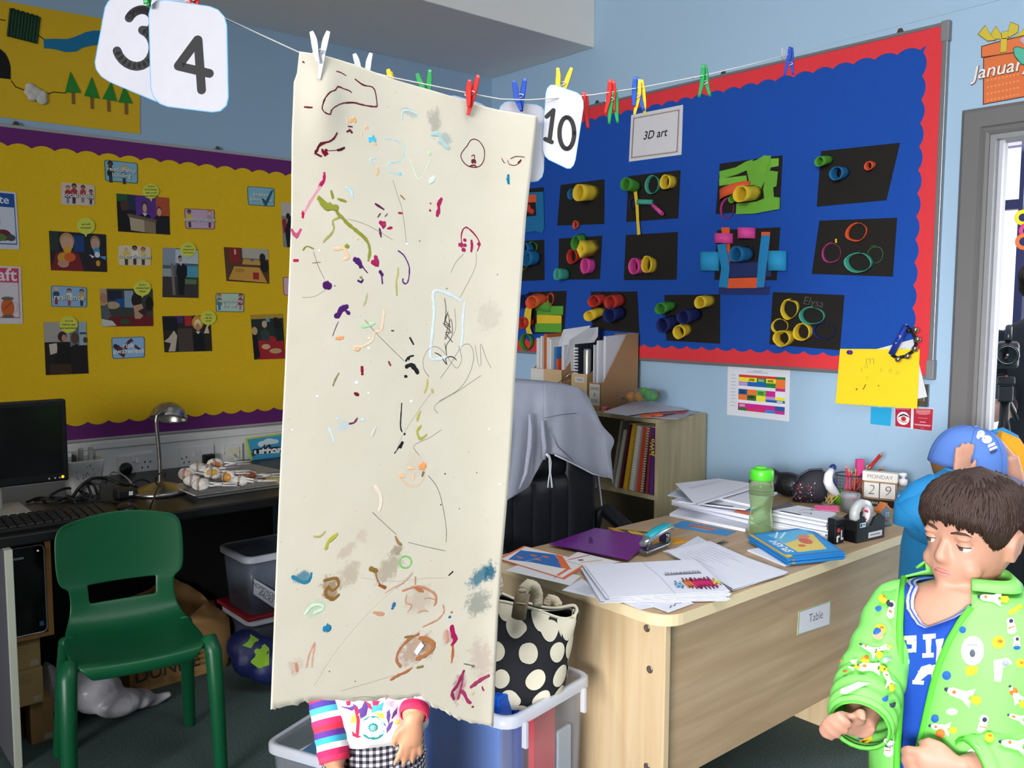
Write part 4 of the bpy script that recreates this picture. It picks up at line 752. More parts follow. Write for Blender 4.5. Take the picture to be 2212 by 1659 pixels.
band(c, 'J', 1572, 1712, 672, 812, '#2493c6', .035); band(c, 'J', 2078, 2214, 665, 812, '#2493c6', .035); band(c, 'J', 1682, 1815, 535, 608, PK, .04); band(c, 'J', 1855, 1982, 492, 572, PK, .04); roll(c, 'J', (1822, 690), (1930, 690), 40, 48, BL_)
c = art('N', [(685, 265), (1265, 243), (1233, 683), (628, 662)], 'black artwork with four paper rings and chalky smudges')
roll(c, 'N', (955, 352), (978, 350), 60, 58, OR, wob=.12); roll(c, 'N', (772, 508), (782, 505), 58, 62, MG, wob=.12); roll(c, 'N', (965, 580), (1000, 572), 76, 62, TE, wob=.1); roll(c, 'N', (1145, 508), (1100, 520), 48, 55, GN, wob=.15); stripp(c, 'N', [(802, 402), (815, 400), (816, 430), (804, 432)], YE, .006)
c = art('J', [(280, 970), (567, 962), (550, 1275), (335, 1282)], 'black artwork with green and yellow stripes like a flag')
roll(c, 'J', (238, 1045), (300, 1035), 34, 44, NV); roll(c, 'J', (300, 1050), (395, 1020), 44, 40, OR); roll(c, 'J', (440, 1030), (455, 1020), 26, 40, OR)
for ps, h in (([(345, 1075), (543, 1075), (540, 1140), (345, 1142)], '#5a9e34'), ([(345, 1140), (530, 1145), (528, 1206), (345, 1206)], YE), ([(335, 1205), (530, 1205), (528, 1272), (333, 1270)], '#5a9e34')): stripp(c, 'J', ps, h, .008)
band(c, 'J', 340, 455, 1030, 1100, '#4c8f2f', .035, 20); roll(c, 'J', (225, 1203), (305, 1195), 34, 36, RD)
stripp(c, 'J', [(262, 1075), (310, 1068), (300, 1160), (295, 1240), (312, 1285), (270, 1280), (247, 1170)], YE, .05); roll(c, 'J', (255, 1345), (290, 1340), 46, 52, GN)
c = art('J', [(748, 968), (1095, 966), (1110, 1275), (760, 1250)], 'black artwork with two red rolls above a yellow and a navy one')
roll(c, 'J', (762, 1043), (840, 1020), 40, 36, RD); roll(c, 'J', (885, 1050), (975, 1030), 40, 42, RD); roll(c, 'J', (728, 1152), (835, 1115), 36, 32, YE); roll(c, 'J', (878, 1145), (975, 1125), 42, 46, NV)
c = art('J', [(1297, 993), (1713, 988), (1713, 1357), (1313, 1333)], 'black artwork with two navy rolls between yellow and green ones')
roll(c, 'J', (1262, 1098), (1358, 1072), 36, 34, GN); roll(c, 'J', (1556, 1050), (1645, 1035), 34, 38, YE); roll(c, 'J', (1430, 1160), (1540, 1135), 40, 42, NV); roll(c, 'J', (1277, 1220), (1370, 1195), 38, 46, NV); roll(c, 'J', (1400, 1272), (1465, 1248), 38, 42, YE)
c = art('N', [(338, 798), (872, 820), (838, 1232), (312, 1188)], 'black artwork with a cluster of yellow rings and chalk writing')
roll(c, 'N', (455, 928), (482, 918), 52, 62, YE, wob=.14); roll(c, 'N', (622, 977), (650, 972), 76, 54, TE); roll(c, 'N', (385, 1055), (400, 1050), 50, 48, YE, wob=.1); roll(c, 'N', (545, 1100), (590, 1088), 50, 54, YE); roll(c, 'N', (395, 1145), (455, 1135), 48, 50, YE, wob=.1); roll(c, 'N', (712, 1088), (728, 1085), 64, 54, NV, wob=.1)
c.txt('Elysa', .59, .16, .046, '#57524c', shear=.1, bold=-.012, rot=-.14).done()
# sign, timetable, papers
c = RCd('title_sign', 'I', [(1050, 860), (1437, 782), (1425, 1155), (1033, 1208)], '#d4d2d6', 'white title sign reading 3D art pegged above the artworks', 'sign', 'x')
del c.o['group']
for e in (((.06, .08), (.93, .09)), ((.93, .09), (.92, .93)), ((.92, .93), (.05, .92)), ((.05, .92), (.06, .08))):
    (a0, b0), (a1, b1) = e; pts = []; dx, dy = a1-a0, b1-b0; L_ = math.hypot(dx, dy)
    for i in range(41): t = i/40; w = .012*(1 if i % 2 else -1); pts.append((a0+dx*t-dy/L_*w, b0+dy*t+dx/L_*w))
    c.line(pts, .003, '#7d5a4c')
c.txt('3D art', .49, .5, .052, '#151416', shear=.22, bold=.012).done()
c = RCd('class_timetable', 'K', [(1772, 385), (2236, 412), (2229, 798), (1765, 745)], '#dcdfe8', 'white timetable sheet with a coloured grid under the blue board', 'timetable', plane=WX-.001)
c.rect(.42, .06, .56, .068, '#55555c').rect(.32, .085, .66, .093, '#77777f')
xs = [.19, .335, .485, .635, .785, .935]
T_R, T_G, T_Y, T_B, T_L, T_O, T_LG, T_M, T_W, T_D = '#d4362e', '#12803c', '#f0e234', '#1663b4', '#b79ad0', '#ef7a32', '#5cc04a', '#c8248c', '#e6e6ee', '#3a6a34'
rows = [(.15, .20, [T_R]*4+['#1f7a4a']), (.20, .285, [T_Y, T_Y, T_G, T_Y, T_O]), (.285, .375, [T_L, T_B, T_B, T_G, T_O]), (.375, .43, [T_W, T_W, T_W, T_W, T_M]), (.44, .55, ['#26589a', T_O, T_LG, T_M, T_W]), (.55, .625, [T_O, T_D, T_Y, T_L, T_Y]), (.61, .66, [T_O, T_D, T_Y, T_B, '#26589a']), (.66, .725, [T_W]*5), (.725, .815, [T_M, T_M, T_M, T_M, '#26589a']), (.815, .875, [T_D, '#d8285c', '#d8285c', '#2f86d0', T_M])]
for y0, y1, cs in rows:
    for i, h in enumerate(cs): c.rect(xs[i], y0, xs[i+1], y1, h)
for i, j, h in ((1, 1, '#2a2a20'), (2, 1, '#a8c8b0'), (3, 1, '#4a4a20'), (0, 4, '#16181c'), (1, 5, '#16200f'), (2, 4, '#205018'), (4, 6, '#c8d8e8'), (0, 8, '#e8c8dc')):
    y0, y1, _ = rows[j]; xm = (xs[i]+xs[i+1])/2
    for k in range(2): yy = y0+(y1-y0)*(.35+.3*k); c.rect(xm-.045, yy-.008, xm+.045, yy+.008, h)
for k in range(10): c.rect(.07, .16+.07*k, .15, .168+.07*k, '#8a8a92')
c.done()
c = RCd('white_notice', 'N', [(1080, 1232), (1385, 1150), (1490, 1580), (1130, 1660)], '#d6d8de', 'white printed notice tilted behind the yellow sheet', 'paper', off=.006)
for k in range(7): c.rect(.45, .1+.03*k, .8-.05*(k % 3), .112+.03*k, '#a4a8b4')
c.done()
yq = [Z('N', 840, 1222), Z('N', 1435, 1225), Z('O', 1415, 217), Z('O', 806, 178)]
c = Card('yellow_sheet', [onx(*p, RX-.012) for p in yq], NR, '#f2d21c', .0012, 'plain yellow sheet with faint pencil marks held by a purple pin', 'paper')
for st, a, b, s in (('m', .4, .2, .05), ('o', .36, .3, .03), ('s', .3, .35, .03), ('e', .66, .36, .03), ('c', .55, .35, .03), ('n', .75, .4, .03), ('t', .38, .5, .025)): c.txt(st, a, b, s, '#c0a830', shear=.1, bold=-.01)
c.line([(.34, .72), (.37, .63)], .003, '#4a421a').ell(.26, .72, .012, .02, '#8a7a20').ell(.53, .64, .01, .015, '#9a8a28').done()
p = onx(*Z('N', 925, 1250), RX-.013); o = MB().lathe([(.003, 0), (.0075, .002), (.0085, .006), (.006, .010), (.0085, .014), (.007, .020), (.002, .021)], p, 16, axis=(-1, .2, .1)).build('push_pin', M('#4a1f8a', .25)); tag(o, 'purple push pin holding the yellow sheet', 'pin')
# jingle bell bracelet
bb = T('jingle_bells', 'blue handled jingle bell shaker hung over the corner of yellow sheet', 'bells', onx(*Z('N', 1280, 1160), RX-.04))
def nb(x, y, o=.04): return onx(*Z('N', x, y), RX-o)
MB().tube([nb(1332, 1052), nb(1222, 1262)], .0115, 16).build('handle', M('#16389a', .3), bb)
for i, t in enumerate((.35, .6)): p = nb(1332-110*t, 1052+210*t)+NR*.0112; MB().lathe([(.004, 0), (.002, .001)], p, 8, axis=(-1, 0, 0)).build('rivet', M('#c89090', .4), bb)
MB().lathe([(.006, 0), (.004, .004)], nb(1335, 1046), 10, axis=(0, .3, 1)).build('end_screw', M('#c8b8a0', .3, metal=.8), bb)
MB().tube([nb(1332, 1056), nb(1372, 1085), nb(1400, 1135), nb(1405, 1190), nb(1375, 1245), nb(1325, 1278), nb(1265, 1290), nb(1222, 1265)], .006, 8, flat=(V3((1, 0, 0)), .010)).build('strap', M('#101014', .5), bb)
for x, y in ((1403, 1080), (1418, 1152), (1397, 1223), (1343, 1278), (1272, 1300)): MB().ball(nb(x, y, .046), .0115, 14).build('bell', M('#c9bda8', .16, .05, 20, metal=1), bb)
p = nb(1352, 1085, .045); MB().ball(p, .009, 10).build('knot', M('#0c0c0e', .4), bb)
tag(MB().prism([onx(*Z('O', *a), WX-.001) for a in ((1070, 203), (1225, 212), (1215, 347), (1065, 330))], (-.001, 0, 0)).build('sticky_note', M('#1fa3d6', .7)), 'bright blue square sticky note below the yellow sheet', 'sticky note')
c = RCd('eye_notice', 'O', [(1250, 208), (1537, 214), (1527, 384), (1249, 352)], '#e4dfe4', 'red notice with a staring eye symbol by the doorway', 'notice', plane=WX-.001)
c.rect(.01, .03, .43, .97, '#b01f36').rect(.5, .03, .995, .99, '#b01f36').ell(.225, .53, .17, .33, '#eeeaee').pol([(.06, .55), (.14, .36), (.24, .3), (.34, .38), (.41, .5), (.33, .44), (.24, .38), (.15, .44)], '#2a1418').pol([(.07, .56), (.15, .47), (.24, .42), (.34, .48), (.4, .56), (.33, .68), (.23, .72), (.14, .66)], '#f4f0f2').ell(.235, .56, .075, .13, '#cf3a34').ell(.235, .56, .03, .05, '#8a1a1e').line([(.07, .56), (.14, .67), (.23, .73), (.33, .69)], .002, '#2a1418')
for y, w in ((.08, .36), (.12, .32), (.16, .36), (.2, .3), (.24, .34), (.28, .2), (.45, .22), (.62, .14), (.75, .4), (.8, .34), (.9, .08)): c.rect(.745-w/2*1.1, y, .745+w/2*1.1, y+(.035 if y in (.62, .75) else .014), '#e6b8c0')
c.rect(.04, .06, .4, .075, '#e6b8c0').done()
sp = [onx(*Z('O', *a), WX-.001) for a in ((1388, 30), (1508, 36), (1503, 204), (1388, 196))]
o = MB().prism(sp, (-.010, 0, 0)).build('light_switch', M('#8f8c86', .3, .05, 20, metal=.9), bevel=.003); tag(o, 'brushed metal light switch half covered by the white notice', 'switch')
MB().prism([(p*.5+sum(sp)/4*.5)+V3((-.010, 0, 0)) for p in sp], (-.003, 0, 0)).build('rocker_switch', M('#a9a6a0', .3, .05, 20, metal=.9), o, bevel=.001)
# birthday present poster
def wm(x, y, o=0): return onx(*Z('M', x, y), WX-.001-o)
jr = T('present_poster', 'cut-out orange present poster reading January with yellow bow', 'poster', wm(2040, 560))
def cut(pts, hx, o, name, par=jr, th=.001): return MB().prism([wm(x, y, o) for x, y in pts], (-th, 0, 0)).build(name, M(hx, .6, .05, 20), par)
cut([(1908, 425), (2180, 372), (2420, 300), (2400, 690), (2128, 742), (1905, 783)], '#4d2d22', 0, 'box_outline')
cut([(1915, 435), (2170, 385), (2405, 315), (2385, 685), (2122, 736), (1912, 775)], '#d9703c', .001, 'gift_box')
cut([(1893, 345), (2050, 300), (2212, 262), (2450, 200), (2452, 330), (2200, 388), (1893, 432)], '#4d2d22', .002, 'lid_outline')
cut([(1899, 350), (2050, 308), (2212, 270), (2445, 208), (2446, 325), (2200, 380), (1899, 425)], '#dd7440', .003, 'gift_lid')
m = MB()
for r in range(5):
    for i in range(9):
        x = 1935+i*28; y = 545+r*50-i*5.6; m.poly([wm(*q, .0023) for q in ((x, y), (x+14, y-3), (x+14, y+10), (x, y+13))])
m.build('print', M('#e69058', .6), jr)
for ps in ([(1872, 255), (1925, 192), (1955, 250), (2000, 298), (1940, 305)], [(1962, 262), (2003, 198), (2042, 262), (2045, 290), (1990, 290)], [(2090, 255), (2112, 165), (2170, 190), (2165, 240), (2100, 280)], [(2140, 280), (2200, 230), (2300, 110), (2330, 200), (2212, 262)], [(2040, 290), (2085, 282), (2082, 385), (2035, 392)], [(2045, 240), (2092, 232), (2092, 288), (2050, 292)]):
    cx, cy = sum(p[0] for p in ps)/len(ps), sum(p[1] for p in ps)/len(ps)
    cut([(cx+(x-cx)*1.08, cy+(y-cy)*1.08) for x, y in ps], '#5d5020', .004, 'ribbon_outline'); cut(ps, '#cdb83c', .005, 'ribbon')
cut([(2128, 360), (2160, 345), (2250, 370), (2250, 500), (2190, 480), (2140, 420)], '#3f5a50', .006, 'tag_outline'); cut([(2134, 364), (2162, 352), (2245, 375), (2245, 492), (2194, 474), (2146, 416)], '#55b39a', .007, 'gift_tag')
cut([(2180, 300), (2212, 270), (2300, 250), (2300, 340), (2230, 350)], '#b9a6c8', .006, 'gift_tag')
m = MB(); a = wm(2046, 510, .0035); b = wm(2120, 495, .0035); put_text(m, 'January', a+V3((-.0006, -.0012, -.001)), b-a, (0, 0, 1), .062, shear=.15, bold=.03); m.build('lettering', M('#6a3a26', .6), jr)
m = MB(); put_text(m, 'January', a+V3((-.0012, 0, 0)), b-a, (0, 0, 1), .062, shear=.15, bold=.008); m.build('lettering', M('#e8e2dc', .6), jr)
# ------------------------------------------------------------------ bookcase by the wall
BCX, BCY, BCT = 2.857, 2.36, .951
W2 = wood('#b9ac86', '#a29672', 2)
bc = T('bookcase', 'low pale wood bookcase holding leaning books beneath the blue board', 'bookcase', (3.02, 2.8, 0))
MB().bx(BCX, 3.185, BCY, BCY+.018, 0, BCT-.018).build('side_panel', W2, bc, bevel=.001)
MB().bx(BCX, 3.185, 3.32, 3.338, 0, BCT-.018).build('side_panel', W2, bc, bevel=.001)
MB().bx(BCX-.002, 3.185, BCY, 3.338, BCT-.018, BCT).build('top_board', W2, bc, bevel=.001)
for z in (.606, .33, .06): MB().bx(BCX+.004, 3.175, BCY+.018, 3.32, z, z+.018).build('shelf', W2, bc)
MB().bx(3.170, 3.184, BCY+.018, 3.32, .05, BCT-.018).build('back_panel', M('#4c4636', .7, .1, 20), bc)
def kx(x, y, X=BCX+.012): return onx(*Z('K', x, y), X)
SH = .624
def book(tp, bt, w, hx, label, spiral=None, name='book', title=None):
    t_, b_ = kx(*tp), kx(*bt); b_[2] = SH+.001; d = t_-b_; L_ = np.linalg.norm(d); d = d/L_; s = np.cross(d, (1, 0, 0)); s = nrm(s)
    c0 = (t_+b_)/2; c0[0] = BCX+.012+.1
    o = MB().obox(c0+s*0, (.1, 0, 0), s*w/2, d*L_/2).build(name, M(hx, .5, .08, 20), bevel=.0015); tag(o, label, 'book', 'books leaning on the bookcase shelf')
    MB().obox(c0+V3((.002, 0, 0))+d*.0015, (.1, 0, 0), s*(w/2-.002), d*L_/2).build('pages', M('#cdc6b4', .8), o)
    if spiral:
        m = MB(); n = int(L_/.011)
        for i in range(n):
            z = b_+d*(.008+i*.011); z[0] = BCX+.012; m.obox(z, (.004, 0, 0), s*(w/2), d*.0032)
        m.build('spiral_binding', M(spiral, .4), o)
    if title:
        m = MB(); put_text(m, title, V3((BCX+.0115, (t_[1]+b_[1])/2, (t_[2]+b_[2])/2+.06)), d, np.cross(d, (1, 0, 0))*1, .032, bold=.03); m.build('lettering', M('#d8c040', .5), o)
    return o
book((978, 792), (905, 1262), .014, '#8f8a80', 'grey magazine leaning furthest along the shelf', title=None)
book((1003, 862), (930, 1288), .018, '#c2bdb2', 'off-white book with dark marks next to the grey magazine')
book((1035, 818), (962, 1300), .012, '#5a2430', 'dark maroon book with orange top edge next to the yellow folder')
book((1072, 815), (1000, 1312), .022, '#d9a92c', 'thick yellow folder among the leaning books')
book((1112, 830), (1050, 1322), .022, '#cfcac6', 'white spiral bound book beside the yellow folder', '#e8e6e2')
book((1152, 838), (1098, 1330), .018, '#c8482c', 'orange red book beside the white spiral bound one')
book((1180, 838), (1128, 1336), .012, '#2a2420', 'black and white comb bound book beside the orange one', '#cbb49a')
book((1200, 838), (1160, 1338), .014, '#7a2a3c', 'crimson book second from the bookcase side')
book((1216, 842), (1196, 1345), .018, '#4a2268', 'purple book with yellow lettering against the bookcase side', title='JaWo')
# magazine files
KRA = M('#a9835c', .75, .07, 20, .08, 120); KRB = M('#c3a680', .75, .07, 20, .08, 120)
def magfile(y0, y1, zf, zt, label, front='#c3a680', words=None, slab=None):
    x0, x1, z0 = 2.905, 3.165, BCT+.0015; t = T('magazine_file', label, 'magazine file', ((x0+x1)/2, (y0+y1)/2, z0), 'card magazine files on the bookcase'); th = .003
    xm = x0+.175
    for y in (y0, y1-th): MB().prism([(x0, y, z0), (x1, y, z0), (x1, y, zt), (xm, y, zt), (x0+.02, y, zf), (x0, y, zf)], (0, th, 0)).build('side_panel', KRA, t)
    MB().bx(x0-.001, x0+th, y0, y1, z0, zf).build('front_panel', M(front, .75, .06, 20), t)
    MB().bx(x1-th, x1, y0, y1, z0, zt).build('back_panel', KRA, t); MB().bx(x0, x1, y0, y1, z0, z0+th).build('base', KRA, t)
    if slab:
        q = [V3((x0-.0012, slab[0], slab[2])), V3((x0-.0012, slab[1], slab[2])), V3((x0-.0012, slab[1], slab[3])), V3((x0-.0012, slab[0], slab[3]))]
        c = Card('label_sheet', q, NR, '#cfcdc8', .0008, parent=t)
        for i, w in enumerate(words): c.txt(w, .5, (i+.7)/(len(words)+.4), slab[4], '#2e2c30', shear=.1)
        c.done()
    return t
magfile(2.742, 2.812, 1.075, 1.295, 'card magazine file with white Sand label, nearest the bookcase side', '#a9835c', ['SAND', '&', 'SOIL'], (2.806, 2.742, 1.068, .972, .022))
magfile(2.822, 2.925, 1.11, 1.25, 'card magazine file holding the spiral bound book', '#c9b08a', ['Maths'], (2.90, 2.84, 1.095, 1.07, .016))
magfile(2.99, 3.205, 1.12, 1.28, 'card magazine file with white front panel, furthest from the desk', '#c3a680', [''], (3.205, 3.115, 1.118, .96, .01))
def inset(q, hx, label, name='document', th=.003, cat='document'):
    o = MB().prism([onx(*Z('K', x, y), X) for x, y, X in q], (0, th, 0)).build(name, M(hx, .6, .06, 20)); return tag(o, label, cat, 'documents in the magazine files')
def doc(y0, y1, x0, ztop, hx, label, name='document', slant=0, z0=.962):
    """upright sheaf standing in a file: spans y0..y1 thick, from x0 to the back"""
    o = MB().hexa([(x0, y0, z0), (3.155, y0, z0), (3.155, y1, z0), (x0, y1, z0)], [(x0, y0+slant, ztop), (3.155, y0+slant, ztop+.01), (3.155, y1+slant, ztop+.01), (x0, y1+slant, ztop)]).build(name, M(hx, .6, .06, 20)); return tag(o, label, 'document', 'documents in the magazine files')
doc(3.175, 3.195, 2.93, 1.265, '#cfcfd6', 'white punched wallet standing at the far end of the far file', 'document')
doc(3.160, 3.172, 2.935, 1.275, '#d6d2ce', 'white folder beside the orange one in the far file')
doc(3.130, 3.152, 2.94, 1.285, '#b3592e', 'orange folder standing in the far file')
doc(3.105, 3.122, 2.93, 1.27, '#c9c6c0', 'pale grey folder next to the orange one')
doc(3.090, 3.103, 2.93, 1.262, '#d8d6d4', 'thin white folder in the far file')
doc(3.055, 3.075, 2.935, 1.225, '#2f6fae', 'blue booklet standing in the far file')
doc(3.035, 3.050, 2.925, 1.17, '#c4502c', 'orange red booklet low in the far file')
doc(3.000, 3.018, 2.93, 1.235, '#c9c8d0', 'white punched sheaf leaning in the far file')
o = inset([(455, 420, 2.95), (545, 110, 3.0), (745, 80, 3.1), (620, 420, 3.05)], '#c4c5cc', 'tall white sheet sticking up behind the files', 'paper_sheet', .004)
o = inset([(540, 420, 2.93), (590, 190, 2.95), (740, 100, 3.05), (803, 92, 3.08), (800, 160, 3.08), (640, 420, 2.99)], '#b9bac2', 'curled white sheet rising beside the spiral bound book', 'paper_sheet', .004)
o = doc(2.895, 2.915, 2.915, 1.245, '#1c2230', 'black spiral bound book standing in the middle file')
m = MB(); [m.bx(2.908, 2.916, 2.893, 2.917, .99+.0145*i, .9975+.0145*i) for i in range(17)]; m.build('spiral_binding', M('#d6d6d6', .4), o)
o = MB().lathe([(.017, 0), (.019, .004), (.019, .26), (.016, .268)], (2.945, 2.862, .956), 20).build('document_tube', M('#c2c6c2', .28, .05, 20, metal=.7)); tag(o, 'silver metal tube standing in the middle file', 'tube')
doc(2.798, 2.806, 2.925, 1.245, '#c6c8d2', 'white plastic wallet bulging from the near file'); doc(2.778, 2.790, 2.93, 1.265, '#d2d2da', 'white punched pocket in the near file'); doc(2.752, 2.766, 2.95, 1.285, '#cfd0d8', 'tall white sheaf against the card side of the near file')
# bulldog clip wires
m = MB(); a, b = kx(575, 435, 2.90), kx(495, 515, 2.88); m.tube([kx(540, 470, 2.89), a, kx(600, 430, 2.9), b], .0018, 6); m.tube([kx(590, 490, 2.89), kx(548, 520, 2.88)], .0018, 6); tag(m.build('wire_hook', M('#b9b6ae', .2, metal=1)), 'bent silver wire hook between the magazine files', 'wire hook')
# papers, scissors, eraser, bag of plastic eggs
def tz(x, y, z): return onz(*Z('K', x, y), z)
def flat(px, z, hx, name, label, cat, th=.001, group=None, curl=0):
    o = MB().prism([tz(x, y, z) for x, y in px], (0, 0, th)).build(name, M(hx, .6, .04, 20)); return tag(o, label, cat, group)
PG = 'loose papers on the bookcase top'
flat([(1180, 770), (1610, 735), (1480, 700), (1200, 740)], BCT+.0005, '#b6b3ac', 'paper_sheet', 'greyish sheet at the corner of the bookcase top', 'paper', .002, PG)
flat([(980, 760), (1400, 780), (1550, 725), (1300, 690)], BCT+.003, '#bcbcc6', 'paper_sheet', 'pale sheet under the orange scissors', 'paper', .002, PG)
flat([(1130, 735), (1440, 740), (1480, 715), (1250, 705)], BCT+.006, '#a8434e', 'booklet', 'red and black booklet under the white sheets', 'booklet', .003)
pts = [(835, 728), (1020, 755), (1140, 735), (1300, 720), (1452, 712), (1390, 672), (1220, 640), (1090, 642)]
m = MB(); ce = sum(tz(x, y, BCT+.012) for x, y in pts)/len(pts)
top = [tz(x, y, BCT+.011+(.012 if i in (0, 6, 7) else 0)) for i, (x, y) in enumerate(pts)]
m.prism(top, (0, 0, .0015)); tag(m.build('paper_sheet', M('#cfcfd8', .6, .03, 20)), 'large white sheet draped over the bookcase papers', 'paper', PG)
sc_ = T('scissors', 'orange handled scissors on the bookcase papers', 'scissors', tz(1200, 750, BCT+.009))
for (x, y) in ((1160, 754), (1240, 748)):
    p = tz(x, y, BCT+.012); MB().tube([p+V3((.03*math.sin(a)*.6, .026*math.cos(a), 0)) for a in (2*math.pi*i/16 for i in range(16))], .004, 8, closed=True).build('handle', M('#d8622c', .4), sc_)
MB().hexa([tz(1280, 748, BCT+.009), tz(1400, 728, BCT+.009), tz(1400, 724, BCT+.009), tz(1280, 742, BCT+.009)], [tz(1280, 748, BCT+.012), tz(1400, 728, BCT+.012), tz(1400, 724, BCT+.012), tz(1280, 742, BCT+.012)]).build('blade', M('#2a2a30', .3, metal=.7), sc_)
p = onx(*Z('K', 855, 692), 2.862+.02); o = MB().bx(2.868, 2.888, p[1]-.014, p[1]+.012, BCT+.0005, BCT+.024).build('eraser', M('#e0787f', .6), bevel=.003); tag(o, 'pink eraser at the front edge of the bookcase top', 'eraser')
o = MB().bx(2.868, 2.895, p[1]-.045, p[1]-.017, BCT+.0005, BCT+.020).build('toy_block', M('#a82838', .5), bevel=.002); tag(o, 'small dark red block beside the pink eraser', 'block')
eb = T('bag_of_plastic_eggs', 'crinkled clear bag with orange and green plastic eggs', 'bag', (3.02, 2.6, BCT))
for x, y, r, hx in ((1045, 610, .021, '#e0962c'), (1110, 610, .021, '#e2a234'), (1180, 600, .024, '#3fae4e'), (1215, 610, .02, '#48b656'), (1150, 575, .02, '#55b24a')):
    p = onx(*Z('K', x, y), 3.05); p[2] = max(p[2], BCT+r+.003); MB().ball(p, (r, r*1.15, r), 14).build('plastic_egg', M(hx, .3, .06, 20), eb)
m = MB()
for x, y, r in ((1045, 610, .03), (1130, 595, .034), (1200, 600, .034), (960, 605, .024), (890, 610, .018)):
    p = onx(*Z('K', x, y), 3.05); p[2] = max(p[2], BCT+r*.8); m.ball(p, (r, r*1.2, r*.95), 12)
seal(m, 'bag_film', M('#f2f2f4', .12, .02, 10, 1.2, 30, trans=.93, ior=1.12), eb, .006, 2)
# ------------------------------------------------------------------ office chair with hoodie
LEA = M('#1d1f25', .36, .15, 12, .25, 90)
oc = T('office_chair', 'black leather office chair behind the desk', 'chair', (2.08, 2.3, 0))
CX, CYF, CW = 2.075, 2.22, .245
def backpad(x0, x1, z0, z1, y0, bulge, nm):
    m = MB(); n = 8
    def f(s, t):
        e = (1-(2*s-1)**6)*(1-(2*t-1)**8); return V3((x0+(x1-x0)*s, y0-bulge*e**.5 if e > 0 else y0, z0+(z1-z0)*t))
    m.grid(f, 12, 12); return m.build(nm, LEA, oc, solid=.02, offset=1)
MB().loft([[(CX+CW*math.cos(a)*w, CYF+.07+.055*math.sin(a), z) for a in (2*math.pi*i/20 for i in range(20))] for z, w in ((.50, .9), (.52, .98), (.70, 1.0), (.95, 1.0), (1.05, .94), (1.10, .8), (1.115, .5))], 0).build('backrest', LEA, oc)
for i in range(4): 
    xa = CX-.235+i*.088; backpad(xa, xa+.089, .50, .83, CYF+.03, .022, 'cushion_pleat')
backpad(CX+.115, CX+.245, .50, .92, CYF+.03, .03, 'side_bolster'); backpad(CX-.235, CX+.12, .83, 1.0, CYF+.03, .022, 'upper_cushion')
MB().bx(CX-.26, CX+.26, CYF-.42, CYF+.02, .40, .50).build('seat', LEA, oc, bevel=.03, bseg=4)
for s in (-1, 1):
    MB().tube([(CX+s*.26, CYF+.03, .50), (CX+s*.29, CYF+.02, .66), (CX+s*.295, CYF-.02, .67), (CX+s*.30, CYF-.14, .61), (CX+s*.30, CYF-.28, .58), (CX+s*.27, CYF-.28, .46)], [.022, .025, .028, .028, .025, .022], 10).build('armrest', M('#15161a', .4), oc)
MB().lathe([(.03, 0), (.03, .3)], (CX, CYF-.2, .10), 14).build('gas_column', M('#18181b', .3), oc)
for i in range(5):
    a = 2*math.pi*i/5+.3; e = (CX+.28*math.cos(a), CYF-.2+.28*math.sin(a), .075)
    b = MB().tube([(CX, CYF-.2, .11), e], [.026, .016], 8).build('base_arm', M('#18181b', .4), oc); MB().ball((e[0], e[1], .026), .026, 10).build('caster', M('#101012', .5), b)
# hoodie: an open cloth draped over the backrest
HG = M('#9ea2b0', .9, .10, 220, .35, 420)
hd = T('hoodie', 'grey marl zip hoodie draped over the black office chair', 'jacket', (2.1, 2.24, 1.1))
def hk(x, y, Y): return ony(*Z('K', x, y), Y)
topx = [-120, 40, 180, 330, 480, 600, 670, 720]; topy = [520, 515, 503, 508, 520, 532, 545, 600]
botx = [-120, -20, 90, 200, 330, 395, 400, 400]; boty = [1330, 1380, 1402, 1350, 1250, 1180, 1100, 1060]
def itp(a, s): k = s*(len(a)-1); i = min(int(k), len(a)-2); return a[i]+(a[i+1]-a[i])*(k-i)
yb = CYF
def fold(s, t, ph): return .011*t*math.sin(s*9+ph)+.004*t*math.sin(s*23+t*3+ph)
def front_l(s, t):
    x = itp([-120, 40, 180, 290, 400], s); x2 = itp([-120, -10, 90, 280, 400], s); yt = itp([520, 515, 503, 506, 512], s); y2 = itp([1330, 1385, 1405, 1290, 1060], s)
    return hk(x+(x2-x)*t, yt+(y2-yt)*t, yb-.02-.045*math.sin(min(1, t*3)*math.pi/2)+fold(s, t, .5)*1.3)
m = MB().grid(front_l, 28, 24); m.build('front_panel', HG, hd, solid=.004, sub=1)
def front_r(s, t):
    x = itp([395, 480, 570, 650, 715], s); yt = itp([512, 520, 530, 542, 600], s)
    x2 = itp([395, 480, 620, 760, 905, 918], s); y2 = itp([1040, 1045, 1110, 1185, 1225, 1265], s)
    bx = 45*math.sin(t*math.pi)*s**3+60*math.exp(-((t-.5)/.1)**2)*s**4; by = 0
    return hk(x+(x2-x)*t+bx, yt+(y2-yt)*t+by, yb-.02-.05*math.sin(min(1, t*3)*math.pi/2)+.9*fold(s, t, 2.1)+.02*s*t)
m = MB().grid(front_r, 28, 24); m.build('front_panel', HG, hd, solid=.004, sub=1)
def over(s, t):
    p = front_l(min(1, s*2), 0) if s < .5 else front_r((s-.5)*2, 0)
    return p+V3((.0, .20*t, .018*math.sin(t*math.pi)-.02*t))
MB().grid(over, 28, 8).build('shoulder_panel', HG, hd, solid=.004)
def behind(s, t): p = over(s, 1); return p+V3((0, .03*math.sin(t*1.5)+.01*math.sin(s*20), -.42*t))
MB().grid(behind, 28, 8).build('back_panel', HG, hd, solid=.004)
def tail(s, t):
    p = front_r(.86+.14*s, .55+.45*t); return p+V3((.012+.03*s*t, .06+.05*s, -.13*t*(1-.3*s)-.0))
MB().grid(tail, 8, 10).build('hem_flap', HG, hd, solid=.004)
